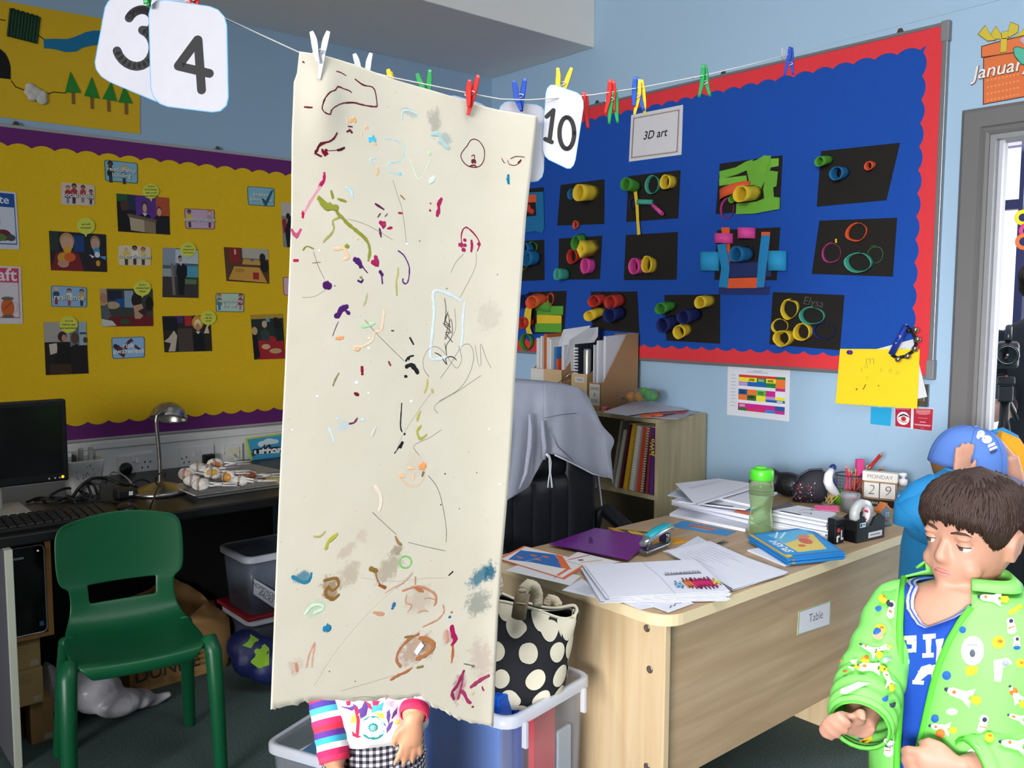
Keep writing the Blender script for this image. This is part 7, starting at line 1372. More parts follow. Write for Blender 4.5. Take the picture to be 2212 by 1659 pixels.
_MK = """
E DR 8 545,548 580,555 622,576
E DR 12 312,473
E DR 14 322,808 360,812
E DR 9 665,700 640,685 600,675 548,662 525,690 485,705 450,745 433,790 430,830 455,858 490,868 495,840 520,815 580,785 680,775 730,785 800,797 862,800 868,780 858,700 835,655 775,645 740,630 697,600
E DR 10 640,952 668,955
E DR 18 632,987 650,980 665,995
E DR 18 545,1005 525,1040 490,1065 460,1070 430,1090 415,1130 402,1145 440,1168
E #7d1030 34 460,1132 475,1150 478,1140
E DR 6 478,1132 555,1130
E #4a1a1c 20 565,1125 605,1112
E DR 7c 1555,1090 1580,1050 1610,1037 1650,1050 1685,1100 1692,1150 1675,1215 1630,1248 1560,1238 1515,1195 1508,1150 1545,1100
E DR 8 1590,1165 1610,1155 1612,1180
E DR 36 1605,1205
E DR 14 1580,1238 1610,1232 1625,1245
E DR 6 1818,1182 1832,1210 1840,1215
E DR 6 1860,1195 1870,1225 1910,1235 1950,1210
E DR 6 1880,1185 1920,1168 1975,1175
E DR 18 1935,1215 1950,1200
E #0a7894 46 1866,1325 1866,1352
E #f2b47a 42 675,905
E #f2b880 24 782,960
E #efcaa6 16 625,900 625,925
E #f0c8a4 12 745,990 738,1025
E #efb684 20 850,1082
E #f2c08e 26 860,1262 855,1300
E #57bfdc 50 825,1047
E #b5d8dc 8 920,1040 1000,1045 1060,1075 1085,1130 1070,1185 1030,1213 960,1220 945,1250 965,1290 1040,1305
E #7fcbe4 22 1042,1303
E #bcd8da 9 850,1185 815,1190 810,1215 840,1235
E #c3d4d0 14 1065,890 1068,835 1120,825 1180,850
E #a9cdcf 26 1290,1005 1340,998
E #b0c8c6 30 1340,1005 1365,1060 1410,1105
E #d7e6cd 8 1125,1195 1150,1270 1180,1335 1225,1290 1270,1200
E #b3e0aa 26 1268,1147
E #d5e4d2 30 1275,1358 1300,1330
E #b3245c 26 470,1305 468,1350 435,1400
E #dba2ab 24 435,1405 380,1490 330,1580
E #c01c4c 24 318,1590 314,1618
E OL 20 520,1435 530,1478
E OL 46 440,1490 480,1530 500,1545 550,1555
E OL 14 570,1490 625,1508
E #bcd9e2 20 628,1405 660,1425 674,1470
E #5e2444 14 850,1527 910,1565
E #6e4a5c 12 868,1622 884,1600
E #6e4a5c 8 922,1618 940,1600
E #a02a4d 14 1028,1592 1052,1594
E #94702e 12 1045,1462 1072,1488
E PI 28 1355,1490 1335,1530 1338,1560 1325,1605
E PI 16 1270,1572
E PI 12 1275,1520
E #b0ab98 3 985,1350 1020,1460 1052,1560 1075,1720 1085,1830
F OL 20 555,195 580,230 600,245 640,290 700,340 760,390 795,440 805,500 795,560
F #a3a55c 14 590,240 530,270 540,320 520,365 480,405 465,425
F #b0ab98 3 640,255 760,290 870,345 980,410
F PI 32 890,285 912,305 915,290
F PI 18 945,325 970,320
F #6b1f55 14 880,330 890,385
F #c5567c 26 236,340 268,382 294,342
F #f0c8a0 20 540,478 580,475 610,470 630,510 645,540 612,555
F #f0cda8 18 712,400
F OL 10 315,487 340,458 388,476
F OL 28 635,457
F #a78a74 8 385,582 438,577
F #b52a56 20 252,563 272,563
F PU 40 700,560 722,575 735,600
F PU 8 745,595 765,630 788,655
F PU 26 885,650 897,668
F PU 10 895,670 900,735
F PI 34 850,545 855,575 872,592 830,578
F PI 12 845,530 850,560
F PU 16 720,715 740,725 752,710
F OL 18 740,690
F #5d2b72 10 1022,492 1060,520 1085,560 1105,610 1105,670 1095,720 1075,738 1055,720 1058,700
F #b1ad60 13 1020,622 1018,670 1005,720 1010,820
F #b7b68c 14 785,815 775,860 760,895
F #9e2146 10 1508,430 1505,380 1520,330 1545,315 1580,340 1615,380 1638,420 1640,450 1625,490
F PI 36 1502,445
F PI 24 1532,410
F PI 26 1532,448
F PI 30 1522,482
F PI 24 1582,420 1585,455 1580,488
F PI 26 1637,440
F #4c1d5e 52 490,748
F #4c1d5e 8 545,752
F PU 34 630,908 592,928 575,965 558,975
F PU 24 635,945 648,955
F #5a3a6a 5 572,1018 550,1070 530,1125
F #b7dbae 22 740,1045 780,1052 838,1030
F #edcdae 14 915,930 905,1000 890,1080 840,1098 830,1150 760,1200 700,1205
F #f2bd92 40 710,1215
F #ee9f6c 26 565,1142 600,1138
F #2a2a2a 9 970,1085 985,1087
F #2a2a2a 14 1110,1140 1135,1185
F #1b1c16 16 1080,1308 1092,1288
F #1b1c16 12 1100,1300 1105,1280 1120,1275 1135,1272
F #1b1c16 30 1085,1352 1118,1340 1150,1370 1166,1395
F #1b1c16 22 1078,1425
F #8c1530 26 748,1362 750,1402
F #8c4050 16 950,1320 960,1340
F #7a1a2d 20 698,1553 718,1562
F #8a8760 12 575,1405 550,1450 535,1492
F #cddde4 18 1500,865 1410,815 1295,795 1295,950 1280,1110 1272,1290 1400,1278
F #cddde4 16 1525,880 1512,1000 1508,1120 1495,1215
F #8f8a82 3 1520,515 1460,580 1425,655
F #8f8a82 3 1615,500 1605,620 1490,840
F #8f8a82 3 770,1005 850,1100 950,1200 1065,1310
F #8f8a82 3 390,500 430,620 470,700
F #a8a296 3 500,765 400,830 310,838
F #9a958a 4 1255,1430 1215,1370 1213,1290 1255,1220 1310,1205 1370,1250 1420,1320 1465,1365 1500,1300 1480,1200
F #9a958a 4 1340,1440 1420,1330 1500,1205 1560,1190 1590,1270 1560,1400 1480,1520 1330,1610
F #9a958a 4 1600,1195 1622,1330 1642,1340 1640,1185 1680,1290 1715,1365
F #9a958a 4 1320,1700 1300,1640 1480,1530 1640,1420
F #4f463e 5 1375,845 1385,940 1370,1040 1400,960 1410,1080 1375,1150 1420,1000 1430,1120 1385,1200 1390,1280 1375,1180
F #4f463e 6 1400,945 1380,1010 1420,1060 1360,1030 1425,1100 1380,1100 1432,1170
F #3a3a38 7 1300,1250 1340,1270 1360,1300 1390,1340 1380,1290 1430,1280 1460,1305
F #8a8070 3 1450,920 1458,1050 1440,1120
F #ffffff 16 1090,440
F #ffffff 14 432,490
F #ffffff 22 710,1470
F #ffffff 14 800,1140
F #ffffff 14 797,1215
F #ffffff 16 420,1573
F #ffffff 18 1120,1610
F #ffffff 14 797,1548
F #6a6050 9 1187,418
F #6a6050 9 1392,772
F #6a6050 8 1768,668
G #bfb573 18 1240,0 1235,50 1220,90
G #b8ab66 20 1275,75 1282,90
G #b6ad5e 18 1185,240 1170,275 1165,300
G #a9a84f 20 1190,345 1165,380 1175,425 1195,440 1232,412
G #1d1e18 9 1047,175 1038,340 1050,385
G #1d1e18 16 1068,402
G #1d1e18 28 1050,472 1038,495
G #1d1e18 9 1032,490 995,545
G #c4bbaa 6 1275,90 1180,220 1060,400 1000,540
G #6b3550 14 712,288 690,318 658,325
G #c4dcee 14 565,282 575,290
G #c8e0f0 14 505,360 530,420 540,460
G #c4dcee 22 755,295
G #d3d0c8 16 850,355 835,385 825,415
G #ecbf9e 10 1040,700 1060,755 1120,790 1180,780 1210,730 1225,660
G #ee9c62 52 1205,642
G #f0cc90 20 1102,655 1135,657
G #efbe94 26 1035,712 1065,718
G #efc29a 16 1138,705 1135,745
G #73735a 20 1212,690 1205,712
G #ecd8c4 22 850,790 888,850 895,920 880,970
G #8f8a82 4 830,985 920,1070 1010,1150
G #77736a 4 1250,715 1310,790 1350,900 1385,1100 1385,1210
G #8f8a82 4 1100,1210 1240,1245 1380,1275
G #8f8a82 3 1180,560 1140,490 1260,430 1350,370
G #b3ac6a 14 398,1165 440,1165 476,1132
G #b5b04f 28 485,1250 500,1205 560,1152
G #9d7a52 16 1005,1170 1025,1210 1048,1228
G #7cc267 11c 1125,1358 1112,1390 1080,1403 1048,1390 1035,1358 1048,1326 1080,1313 1112,1326
G #14140f 10 1375,700
G #55524a 8 1482,960
G #ffffff 16 1697,365
G #ffffff 18 1768,772
G #ffffff 12 238,370
G #55524a 10 1345,930
G #55524a 8 1608,690
H #2e7d9b 22 240,225 300,262 355,255 375,205
H #8c6533 22 475,250 560,235 575,290 530,325 500,300 480,330 490,370 540,388 575,360
H #8c6a30 34 820,165 855,180
H #9c7a4a 12 855,190 868,250 900,295
H #a0522d 26 888,288 925,305
H #cfe5ca 20 330,500 380,440 450,432 460,462 400,492
H #2a7ca6 50 490,605
H #3a6d9a 28 995,430 985,455
H #2a6d94 20 1415,528
H #c07a4a 18 1428,492
H #c3886a 16 1060,330 1180,300 1290,345 1315,400 1300,440
H #cb9a80 10 1100,490 1130,440 1085,420 1090,360
H #c8937a 9 1225,390 1270,385 1305,402
H #c8937a 9 1180,492 1225,478 1250,488
H #b5704a 24 1160,310 1210,335
H #c89070 12 1365,440 1372,490 1330,545 1260,580 1218,600
H #cf9878 22 845,490 880,500 912,503
H #c08a70 14 1155,230 1155,280
H #c79a86 8 1010,310 1090,250 1135,200
H #c79a86 8 930,345 1000,300 1070,275
H #b0714f 22 1180,655 1100,700 1030,780 1015,850 1045,895
H #b5764a 34 1195,685 1270,705 1292,750 1250,805 1175,838
H #b76f4b 20 975,990 1030,960 1090,935 1125,912
H #8f7a4a 18 1175,905 1215,898
H #8c7440 16 1080,678 1135,668
H #a81c56 38 1432,605 1445,660 1460,690 1440,728
H #cf9c88 36 1388,640 1395,705
H #b5663f 18 1438,745 1440,800 1432,865
H #5f5c52 7 1525,878 1560,885 1585,890
H #77736a 22 1590,895
H #8f2a52 24 1522,935 1470,1050 1437,1090 1450,1140
H #a03c62 18 1518,960 1510,1020 1482,1140
H #a33560 28 1500,1080 1530,1100 1545,1140 1572,1168
H #a03a5c 30 1695,965 1640,1000 1580,1048
H #a03a5c 22 1660,1050 1668,1068
H #a82a50 18 1590,1200
H #d8b493 26 1588,1098
H #d4a48e 14 395,715 355,800 335,892
H #d4a48e 12 402,725 385,800 375,890
H #c88a74 18 255,870 265,920
H #d8b4a4 18 225,930
H #16160f 12 1408,215 1435,190
H #d6cab4 7 390,1030 480,880 620,690 820,470 1000,310 1130,190
H #d0c4b0 4 590,1070 800,1015 1000,960
H #b89a90 4 680,1125 770,1115 850,1125
H #c09a8c 18 940,1115 935,1130
H #5a6070 8 700,1000
H #55524a 8 505,925
H #d9d2c4 3 750,230 1000,260 1200,240 1380,235
"""
for _l in _MK.strip().splitlines():
    _k, _c, _w, *_p = _l.split(); _cl = _w.endswith('c'); _w = float(_w.rstrip('c')); _th = _w <= 8
    mark(_k, [tuple(float(q) for q in p.split(',')) for p in _p], _w, {'DR': DR, 'OL': OL, 'PU': PU, 'PI': PI}.get(_c, _c), .28 if _th else .5, .3 if _th else .2, _cl, .1 if _th else .28, 'pencil_line' if _w <= 5 else ('bead' if _c == '#ffffff' else 'glue_or_crease_mark'))  # the sheet's diagonal creases are ribbons too, fold shading put into their colour
c_ = onp(*Z('H', 1182, 760)); s_ = PXM*1.12/3.456
MB().prism([pp3(c_[0]+s_*x, c_[1]+s_*z, .0022) for x, z in ((-46, -18), (-20, -50), (46, 12), (18, 48))], pn*.0008).build('paper_scrap', M('#eef0f6', .5), ps)
# ------------------------------------------------------------------ tubs and dotted bag by the desk
ca, sa = math.cos(math.radians(9.8)), math.sin(math.radians(9.8))
tcx, tcy = 1.18+.15*ca-.19*sa, 1.37+.15*sa+.19*ca
tt, rc_ = tub('clear_tub', 'tall clear plastic tub full of folders beside the desk', tcx, tcy, math.radians(9.8), .30, .38, 0, .545, .93, CLEAR)
def lt(x, y, z): return V3((tcx+x*ca-y*sa, tcy+x*sa+y*ca, z))
for x in (-.11, .11): MB().obox(lt(x, -.205, .50), V3((ca, sa, 0))*.004, V3((-sa, ca, 0))*.006, V3((0, 0, .028))).build('rim_rib', CLEARR, tt)
def infold(x0, x1, y0, y1, z1, hx, name, label, cat, rough=.3, trans=0, lean=0):
    a = [lt(x0, y0, .012), lt(x1, y0, .012), lt(x1, y1, .012), lt(x0, y1, .012)]; b = [lt(x0, y0+lean, z1), lt(x1, y0+lean, z1), lt(x1, y1+lean, z1), lt(x0, y1+lean, z1)]
    return tag(MB().hexa(a, b).build(name, M(hx, rough, .08, 15, .05, 40, trans=trans), bevel=.004), label, cat)
infold(-.132, -.116, -.15, .15, .50, '#1668c8', 'blue_folder', 'large bright blue plastic folder at the front of clear tub', 'folder')
infold(-.108, -.06, -.13, .06, .560, '#0f55c0', 'blue_box_file', 'blue plastic box file standing behind the blue folder', 'box file')
infold(-.055, -.03, -.14, -.02, .535, '#0c3fa4', 'blue_wallet', 'darker blue wallet leaning in the clear tub', 'wallet')
infold(-.02, .065, -.158, -.142, .50, '#c8202c', 'red_folder', 'red plastic folder against the tub side', 'folder', lean=0)
infold(.0, .10, -.13, -.09, .555, '#b51a28', 'red_box_file', 'red box file just under the dotted bag', 'box file')
infold(.075, .13, -.158, -.146, .42, '#9fb0c0', 'grey_folder', 'pale grey folder at the outer side of clear tub', 'folder')
# dotted bag
BGK = M('#1a1b22', .75, .15, 40, .2, 120); CRM = M('#ddd6c0', .75, .04, 40, .15, 160)
bgd = T('dotted_bag', 'black canvas handbag with large cream dots sitting on the clear tub', 'bag', (1.36, 1.56, .5))
fh = nrm(FW*V3((1, 1, 0))); rh = nrm(RT*V3((1, 1, 0))); BD = 2.06
lev = [(1512, 1062, 1188, .05), (1500, 1040, 1208, .075), (1470, 1030, 1216, .088), (1430, 1026, 1228, .092), (1385, 1024, 1238, .088), (1345, 1024, 1244, .07), (1318, 1026, 1246, .048), (1308, 1028, 1244, .034)]
def lvl(t):
    k = t*(len(lev)-1); i = min(int(k), len(lev)-2); f = k-i; return [lev[i][j]+(lev[i+1][j]-lev[i][j])*f for j in range(4)]
def BS(th, t):
    v, a, b, d = lvl(t); c0, c1 = atd(a, v, BD), atd(b, v, BD); ce = (c0+c1)/2; hw = np.linalg.norm(c1-c0)/2; c_, s_ = math.cos(th), math.sin(th)
    r = rh*hw*abs(c_)**.8*(1 if c_ > 0 else -1)+fh*d*abs(s_)**.8*(1 if s_ > 0 else -1)
    tilt = .045*(1-t)*0
    p = ce+r; p[2] += .012*math.sin(th*3+1)*t**4-.018*t**6*c_ ; return p+rh*.004*math.sin(t*9+th*2)
m = MB().loft([[BS(2*math.pi*i/40, t/20) for i in range(40)] for t in range(21)], 0, False); m.f.append(tuple(range(39, -1, -1))); m.mi.append(0); m.sm.append(False); m.build('bag_body', BGK, bgd, solid=.003)
def disc(th, t, r):
    v0 = BS(th, t); dth, dt = (BS(th+.02, t)-v0)/.02, (BS(th, min(1, t+.02))-BS(th, t))/.02 if t < .97 else (BS(th, t)-BS(th, t-.02))/.02
    n = nrm(np.cross(dth, dt)); a, b = np.linalg.norm(dth), np.linalg.norm(dt); rings = []
    for f in (1, .7, .35):
        rings.append([BS(th+r*f*math.cos(q)/max(a, .03), max(0, min(1, t+r*f*1.12*math.sin(q)/b)))+n*.0022 for q in (2*math.pi*i/20 for i in range(20))])
    mm = MB().loft(rings, 0, False); mm.f.append(tuple(40+i for i in range(20))); mm.mi.append(0); mm.sm.append(True); return mm
k = 0
for row in range(6):
    for col in range(11):
        t = .07+row*.172; th = 2*math.pi*(col+.5*(row % 2)+.3+rm.uniform(-.06, .06))/11+.1*row
        disc(th, min(t, .97), .0205+rm.uniform(-.0015, .002)).build('cream_dot', CRM, bgd)
MB().tube([BS(2*math.pi*i/40, 1)+V3((0, 0, .002)) for i in range(40)], .004, 6, closed=True).build('rim_piping', CRM, bgd)
MB().tube([BS(2*math.pi*i/40, .985)*.96+BS(2*math.pi*(i+20)/40, .985)*.04-V3((0, 0, .006)) for i in range(-10, 11)], .003, 6).build('zip', M('#a8a49c', .3, .1, 60, metal=.9), bgd)
def rope(pts, r, par):
    m = MB(); f = []
    P = [V3(p) for p in pts]
    for i in range(len(P)-1):
        for j in range(8): f.append(P[i]+(P[i+1]-P[i])*j/8)
    f.append(P[-1])
    for s in range(3):
        q = []
        for i, p in enumerate(f):
            t = nrm(f[min(i+1, len(f)-1)]-f[max(i-1, 0)]); a = nrm(np.cross(t, fh)); b = np.cross(t, a); an = i*.75+s*2.094; q.append(p+(a*math.cos(an)+b*math.sin(an))*r*.55)
        m.tube(q, r*.62, 7)
    return m.build('rope_handle', M('#cbbfa6', .85, .08, 60, .3, 200), par)
def bp2(u, v, d=BD): return atd(u, v, d)
rope([bp2(1128, 1290, BD-.085), bp2(1132, 1272, BD-.09), bp2(1142, 1262, BD-.085), bp2(1156, 1268, BD-.07), bp2(1162, 1285, BD-.06), bp2(1160, 1305, BD-.06)], .011, bgd)
rope([bp2(1180, 1306, BD+.05), bp2(1188, 1292, BD+.05), bp2(1200, 1296, BD+.05), bp2(1208, 1308, BD+.045)], .009, bgd)
rope([bp2(1062, 1232, BD-.06), bp2(1072, 1246, BD-.07), bp2(1076, 1262, BD-.075), bp2(1072, 1285, BD-.08)], .011, bgd)
MB().tube([bp2(1120, 1334, BD-.088), bp2(1124, 1308, BD-.09), bp2(1130, 1280, BD-.088)], [.0165, .0165, .0165], 14).build('handle_tab', M('#7a6a52', .6, .1, 40), bgd)
MB().tube([bp2(1115, 1302, BD-.107), bp2(1136, 1305, BD-.107)], .0012, 5).build('tab_stitch', M('#c9b888', .7), bgd)
MB().lathe([(.004, 0), (.003, .012)], bp2(1238, 1326, BD-.03), 8).build('zip_pull', M('#b8b4a8', .2, metal=1), bgd)
# low tub of books
lx, ly = .965, 2.068; e1, e2 = V3((.923, .385, 0)), V3((.385, -.923, 0))
cB = V3((lx, ly, 0))+e1*.14+e2*.15
t2, _ = tub('book_tub', 'low clear plastic tub of picture books behind the girl', cB[0], cB[1], math.atan2(e1[1], e1[0]), .28, .30, 0, .295, .92, CLEAR)
for i, (o1, o2, z, rz, hx, lb) in enumerate(((.0, -.01, .235, .1, '#2a4a6a', 'dark blue picture book in the low tub'), (-.01, .0, .245, -.15, '#d0d2d6', 'white edged picture book on the dark blue one'), (-.02, .01, .255, .05, '#4a7aa4', 'blue picture book topmost in the low tub'), (.02, .02, .14, .0, '#c8a090', 'pinkish book lower down in the low tub'), (.01, .05, .20, .2, '#b02a30', 'red and white leaflet book in the low tub'))):
    a = math.atan2(e1[1], e1[0])+rz; ax_, ay_ = V3((math.cos(a), math.sin(a), 0)), V3((-math.sin(a), math.cos(a), 0)); c0 = cB+e1*o1+e2*o2+V3((0, 0, z))
    o = MB().obox(c0, ax_*.09, ay_*.105, V3((0, 0, .004))).build('picture_book', M(hx, .4, .1, 15), bevel=.001); tag(o, lb, 'book', 'picture books in the low tub')
    MB().obox(c0+ax_*.0015, ax_*.09, ay_*.1035, V3((0, 0, .0028))).build('pages', M('#d8d6d0', .8), o)
m = MB()
for x, y, z, r in ((1.46, 1.30, .10, .085), (1.45, 1.28, .20, .075), (1.46, 1.32, .255, .05), (1.44, 1.25, .06, .06)): m.ball((x, y, max(z, r)), (r*.85, r, r), 14)
o = seal(m, 'rucksack', M('#16247a', .55, .12, 20, .3, 70), None, .007, 4); tag(o, 'small royal blue rucksack with red trim squeezed beside the desk', 'bag')
MB().tube([(1.40, 1.34, .29), (1.41, 1.28, .285), (1.42, 1.23, .25), (1.42, 1.20, .18)], .009, 8).build('red_trim', M('#b81f30', .5), o)
# ------------------------------------------------------------------ people
SKIN = M('#c8947e', .5, .06, 14, .06, 260, sss=.12); SKIN2 = M('#c48e70', .5, .06, 14, .06, 260, sss=.1); LIP = M('#d08880', .45, .06, 30)
def frame(u, v, d, ang):
    """where a person stands and which way they face (ang: degrees turned towards the picture's inner side from facing us)"""
    p = atd(u, v, d); tc = -nrm(ray(u, v)*V3((1, 1, 0))); a = math.radians(ang); f = tc*math.cos(a)-nrm(RT*V3((1, 1, 0)))*math.sin(a); f = nrm(f); l = np.cross((0, 0, 1), f)
    o = V3((p[0], p[1], 0)); return o, f, l, p[2]
def hand(mb, w, d, n, th, L, curl=.5, spread=.12, r=1.0):
    """palm and five fingers: w wrist, d direction of the hand, n back of the hand, th side the thumb leaves from, L hand length"""
    w, d, n = V3(w), nrm(d), nrm(n); s = nrm(th); pl = L*.5
    mb.loft([[w+d*t*pl+s*hw*L*math.cos(a)+n*hh*L*math.sin(a) for a in (2*math.pi*i/14 for i in range(14))] for t, hw, hh in ((-.15, .15, .12), (.1, .18, .12), (.5, .22, .12), (.85, .23, .11), (1.05, .2, .085))], 0)
    for i, (off, fl) in enumerate(((.165, .44), (.055, .5), (-.055, .47), (-.16, .37))):
        b = w+d*pl*.9+s*off*L*.98; a = off*spread*6; cur = d*math.cos(a)+s*math.sin(a); P = [b]; c = 0
        for k, seg in enumerate((.42, .33, .25)):
            c += curl*(.7 if k == 0 else 1.0); dd_ = cur*math.cos(c)-n*math.sin(c); P.append(P[-1]+dd_*fl*L*seg)
        rr0 = .058*L*r; mb.tube([w+d*pl*.6+s*off*L*.9]+P, [rr0*1.1, rr0*1.05, rr0, rr0*.92, rr0*.72], 9); mb.ball(P[-1], rr0*.74, 8, 0, 5)
    b = w+d*pl*.25+s*L*.14; P = [b, b+(s*.75+d*.65-n*.15)*L*.17, b+(s*.75+d*.65-n*.2)*L*.17+(s*.35+d*.9-n*.35*curl*2)*L*.15, b+(s*.75+d*.65-n*.2)*L*.17+(s*.2+d*.95-n*.6*curl*2)*L*.26]
    mb.tube(P, [.085*L*r, .075*L*r, .066*L*r, .048*L*r], 9); mb.ball(P[-1], .05*L*r, 8, 0, 5)
HR = [(0, .020, .068, -.035), (.010, .034, .077, -.01), (.028, .049, .080, .045), (.048, .058, .0795, .064), (.068, .0635, .077, .078), (.088, .067, .0735, .087), (.102, .0685, .077, .091), (.125, .0695, .080, .094), (.150, .0665, .074, .090), (.172, .056, .058, .074), (.188, .038, .038, .050), (.197, .018, .018, .025), (.199, .005, .005, .008)]
def hp_(z):
    z = max(0, min(.199, z)); i = max(k for k in range(len(HR)) if HR[k][0] <= z); j = min(i+1, len(HR)-1); t = 0 if i == j else (z-HR[i][0])/(HR[j][0]-HR[i][0]); return [HR[i][c]+(HR[j][c]-HR[i][c])*t for c in (1, 2, 3)]
class Head:
    def __init__(s, o, f, l, chin, scale=1, pitch=0, tilt=0):
        s.o = V3(o); s.f, s.l, s.u = V3(f), V3(l), V3((0, 0, 1)); p = math.radians(pitch); s.f, s.u = nrm(s.f*math.cos(p)-s.u*math.sin(p)), nrm(s.u*math.cos(p)+V3(f)*math.sin(p))
        t = math.radians(tilt); s.l, s.u = s.l*math.cos(t)+s.u*math.sin(t), s.u*math.cos(t)-s.l*math.sin(t); s.c = V3(chin); s.k = scale
    def P(s, l, f, z): return s.c+(s.l*l+s.f*f+s.u*z)*s.k
    def S(s, th, z, grow=1, add=0):   # surface point; th = 0 is the face, pi the back
        w, a, b = hp_(z); c_, s_ = math.cos(th), math.sin(th); f = (a if c_ > 0 else b)*abs(c_)**.92*(1 if c_ > 0 else -1); l = w*abs(s_)**.92*(1 if s_ > 0 else -1)
        return s.P(l*grow+add*s_, f*grow+add*c_, z)
    def skull(s, mb, ears=True):
        mb.loft([[s.S(2*math.pi*i/28, z) for i in range(28)] for z, *_ in HR], 0)
        mb.loft([[s.P(w*math.cos(a), f0+hh*math.sin(a), z) for a in (2*math.pi*i/10 for i in range(10))] for z, w, f0, hh in ((.098, .006, .070, .008), (.085, .007, .075, .010), (.070, .010, .080, .013), (.061, .0135, .081, .013), (.055, .0115, .079, .010), (.050, .005, .074, .006))], 0)
        for q in (-1, 1):
            mb.ball(s.P(q*.009, .081, .060), .0055*s.k, 8); mb.ball(s.P(q*.034, .052, .046), (.020*s.k,)*3, 10); mb.ball(s.P(q*.03, .066, .101), (.016*s.k, .016*s.k, .006*s.k), 10)
            if ears:
                e = [(0, -.004, .058), (0, -.001, .066), (.004, .004, .085), (.004, -.004, .102), (.003, -.018, .106), (.002, -.026, .094), (.0, -.022, .076), (-.002, -.012, .062)]
                mb.tube([s.P(q*(.070+a), b, c) for a, b, c in e], .0055*s.k, 7, closed=True); mb.tube([s.P(q*.066, -.006, .066), s.P(q*.069, -.008, .084), s.P(q*.068, -.012, .098)], [.007*s.k, .010*s.k, .008*s.k], 8)
        mb.ball(s.P(0, .071, .010), (.014*s.k,)*3, 10)
    def face(s, par, eye='#4a3526', brow='#4a3222', lids=.45):
        for q in (-1, 1):
            e = MB().ball(s.P(q*.030, .0625, .088), .0120*s.k, 14).build('eye', M('#e9e4e0', .2), par)
            c = s.P(q*.030, .0625, .088); d = nrm(s.f*.93-s.l*.30-s.u*.22); MB().lathe([(.0068*s.k, .0098*s.k), (.0058*s.k, .0112*s.k), (.001, .0123*s.k)], c, 14, axis=d).build('iris', M(eye, .15), e); MB().lathe([(.0029*s.k, .0121*s.k), (.0008, .0126*s.k)], c, 10, axis=d).build('pupil', M('#0c0a0a', .1), e)
            m = MB(); rows = []
            for k in range(7):
                a = math.radians(95-k*13*(lids+.35)); rows.append([s.P(q*.030+.0134*math.sin(b), .0625+.0134*math.cos(b)*math.cos(a), .088+.0134*math.cos(b)*math.sin(a)) for b in (math.radians(-75+150*i/10) for i in range(11))])
            m.loft(rows, 0, False, True, closed=False); m.build('eyelid', SKIN, par)
            m = MB().tube(rows[-1], .0009*s.k, 5); m.build('eyelash', M('#3a2a22', .7), par)
            MB().tube([s.S(q*a, z, 1.0, .0012) for a, z in ((.16, .1075), (.30, .1105), (.48, .110), (.62, .106))], [.0015*s.k, .003*s.k, .0026*s.k, .001*s.k], 6).build('eyebrow', M(brow, .8), par)
        m = MB()
        m.tube([s.S(a, z, 1, .0004) for a, z in ((-.25, .0355), (-.15, .0380), (-.05, .0392), (0, .0384), (.05, .0392), (.15, .0380), (.25, .0355))], [.0008, .0020, .0027, .0025, .0027, .0020, .0008], 8)
        m.tube([s.S(a, z, 1, .0) for a, z in ((-.23, .0348), (-.13, .0325), (0, .0316), (.13, .0325), (.23, .0348))], [.0008, .0026, .0034, .0026, .0008], 8); m.build('lips', LIP, par)
    def hair(s, par, border, mat, grow=1.0, thick=.012, strands=420, seed=1, zmax=.199, fringe=.004):
        rg = random.Random(seed); m = MB()
        def f(a, t):
            th = 2*math.pi*a; zb = border(th); z = zb+(zmax-zb)*t; ed = min(1, t*6+.25); return s.S(th, z, grow, thick*ed*(1.0+.12*math.sin(th*9+t*5))) if t < .999 else s.P(0, -.012, zmax+thick*.9)
        m.loft([[f(i/48, t/14) for i in range(48)] for t in range(15)], 0, False)
        m.loft([[f(i/48, 0) for i in range(48)], [s.S(2*math.pi*i/48, border(2*math.pi*i/48), .97) for i in range(48)]], 0, False)
        h = m.build('hair', mat, par); m = MB()
        for k in range(strands):
            a = rg.random(); t1 = rg.uniform(.35, .98); da = rg.uniform(-.035, .035); P = []
            for j in range(6):
                t = t1*(1-j/5)-.05*(j == 5); P.append(f((a+da*j/5) % 1, max(t, -.06))+(s.S(2*math.pi*a, .15)-s.P(0, 0, .13))*.02*rg.uniform(.5, 1.6) if t >= 0 else f((a+da) % 1, 0)-s.u*fringe*rg.uniform(.5, 1.5)*s.k)
            m.tube(P, [.0012, .0019, .0019, .0017, .0012, .0004], 4)
        o = m.build('hair_strands', mat, h); o['kind'] = 'stuff'; return h
def limb(mb, pts, r, n=14): return mb.tube(pts, r, n)
# ---------------- the boy in the green jacket
O, F, Lf, zn = frame(2085, 1300, 1.52, 27)
KZ = 1.045
def B(l, f, z): return O+Lf*l+F*f+V3((0, 0, z*KZ))
boy = T('person', 'boy with short brown hair in bright green space print jacket, glancing sideways', 'person', O)
fa = math.radians(14); HF = nrm(F*math.cos(fa)+(-Lf)*math.sin(fa)); HL = np.cross((0, 0, 1), HF)
hd_ = Head(O, HF, HL, atd(2046, 1268, 1.52)-HF*.062+V3((0, 0, .0)), 1.0, 4, -3)
HWr, HWl = atd(1856, 1572, 1.425), atd(2085, 1665, 1.40)
SHr, SHl = B(-.112, .0, .832), B(.125, 0, .84)
ELr, ELl = atd(1878, 1475, 1.52), B(.185, -.02, .68)
body = MB(); hd_.skull(body)
body.tube([hd_.P(0, -.012, .045), hd_.P(0, -.018, .0), B(0, -.005, .90), B(0, -.005, .85)], [.044, .041, .044, .06], 18)
TR = [(.50, .10, .07), (.58, .115, .085), (.66, .112, .085), (.74, .118, .085), (.82, .126, .082), (.865, .116, .072), (.89, .08, .06), (.905, .05, .045)]
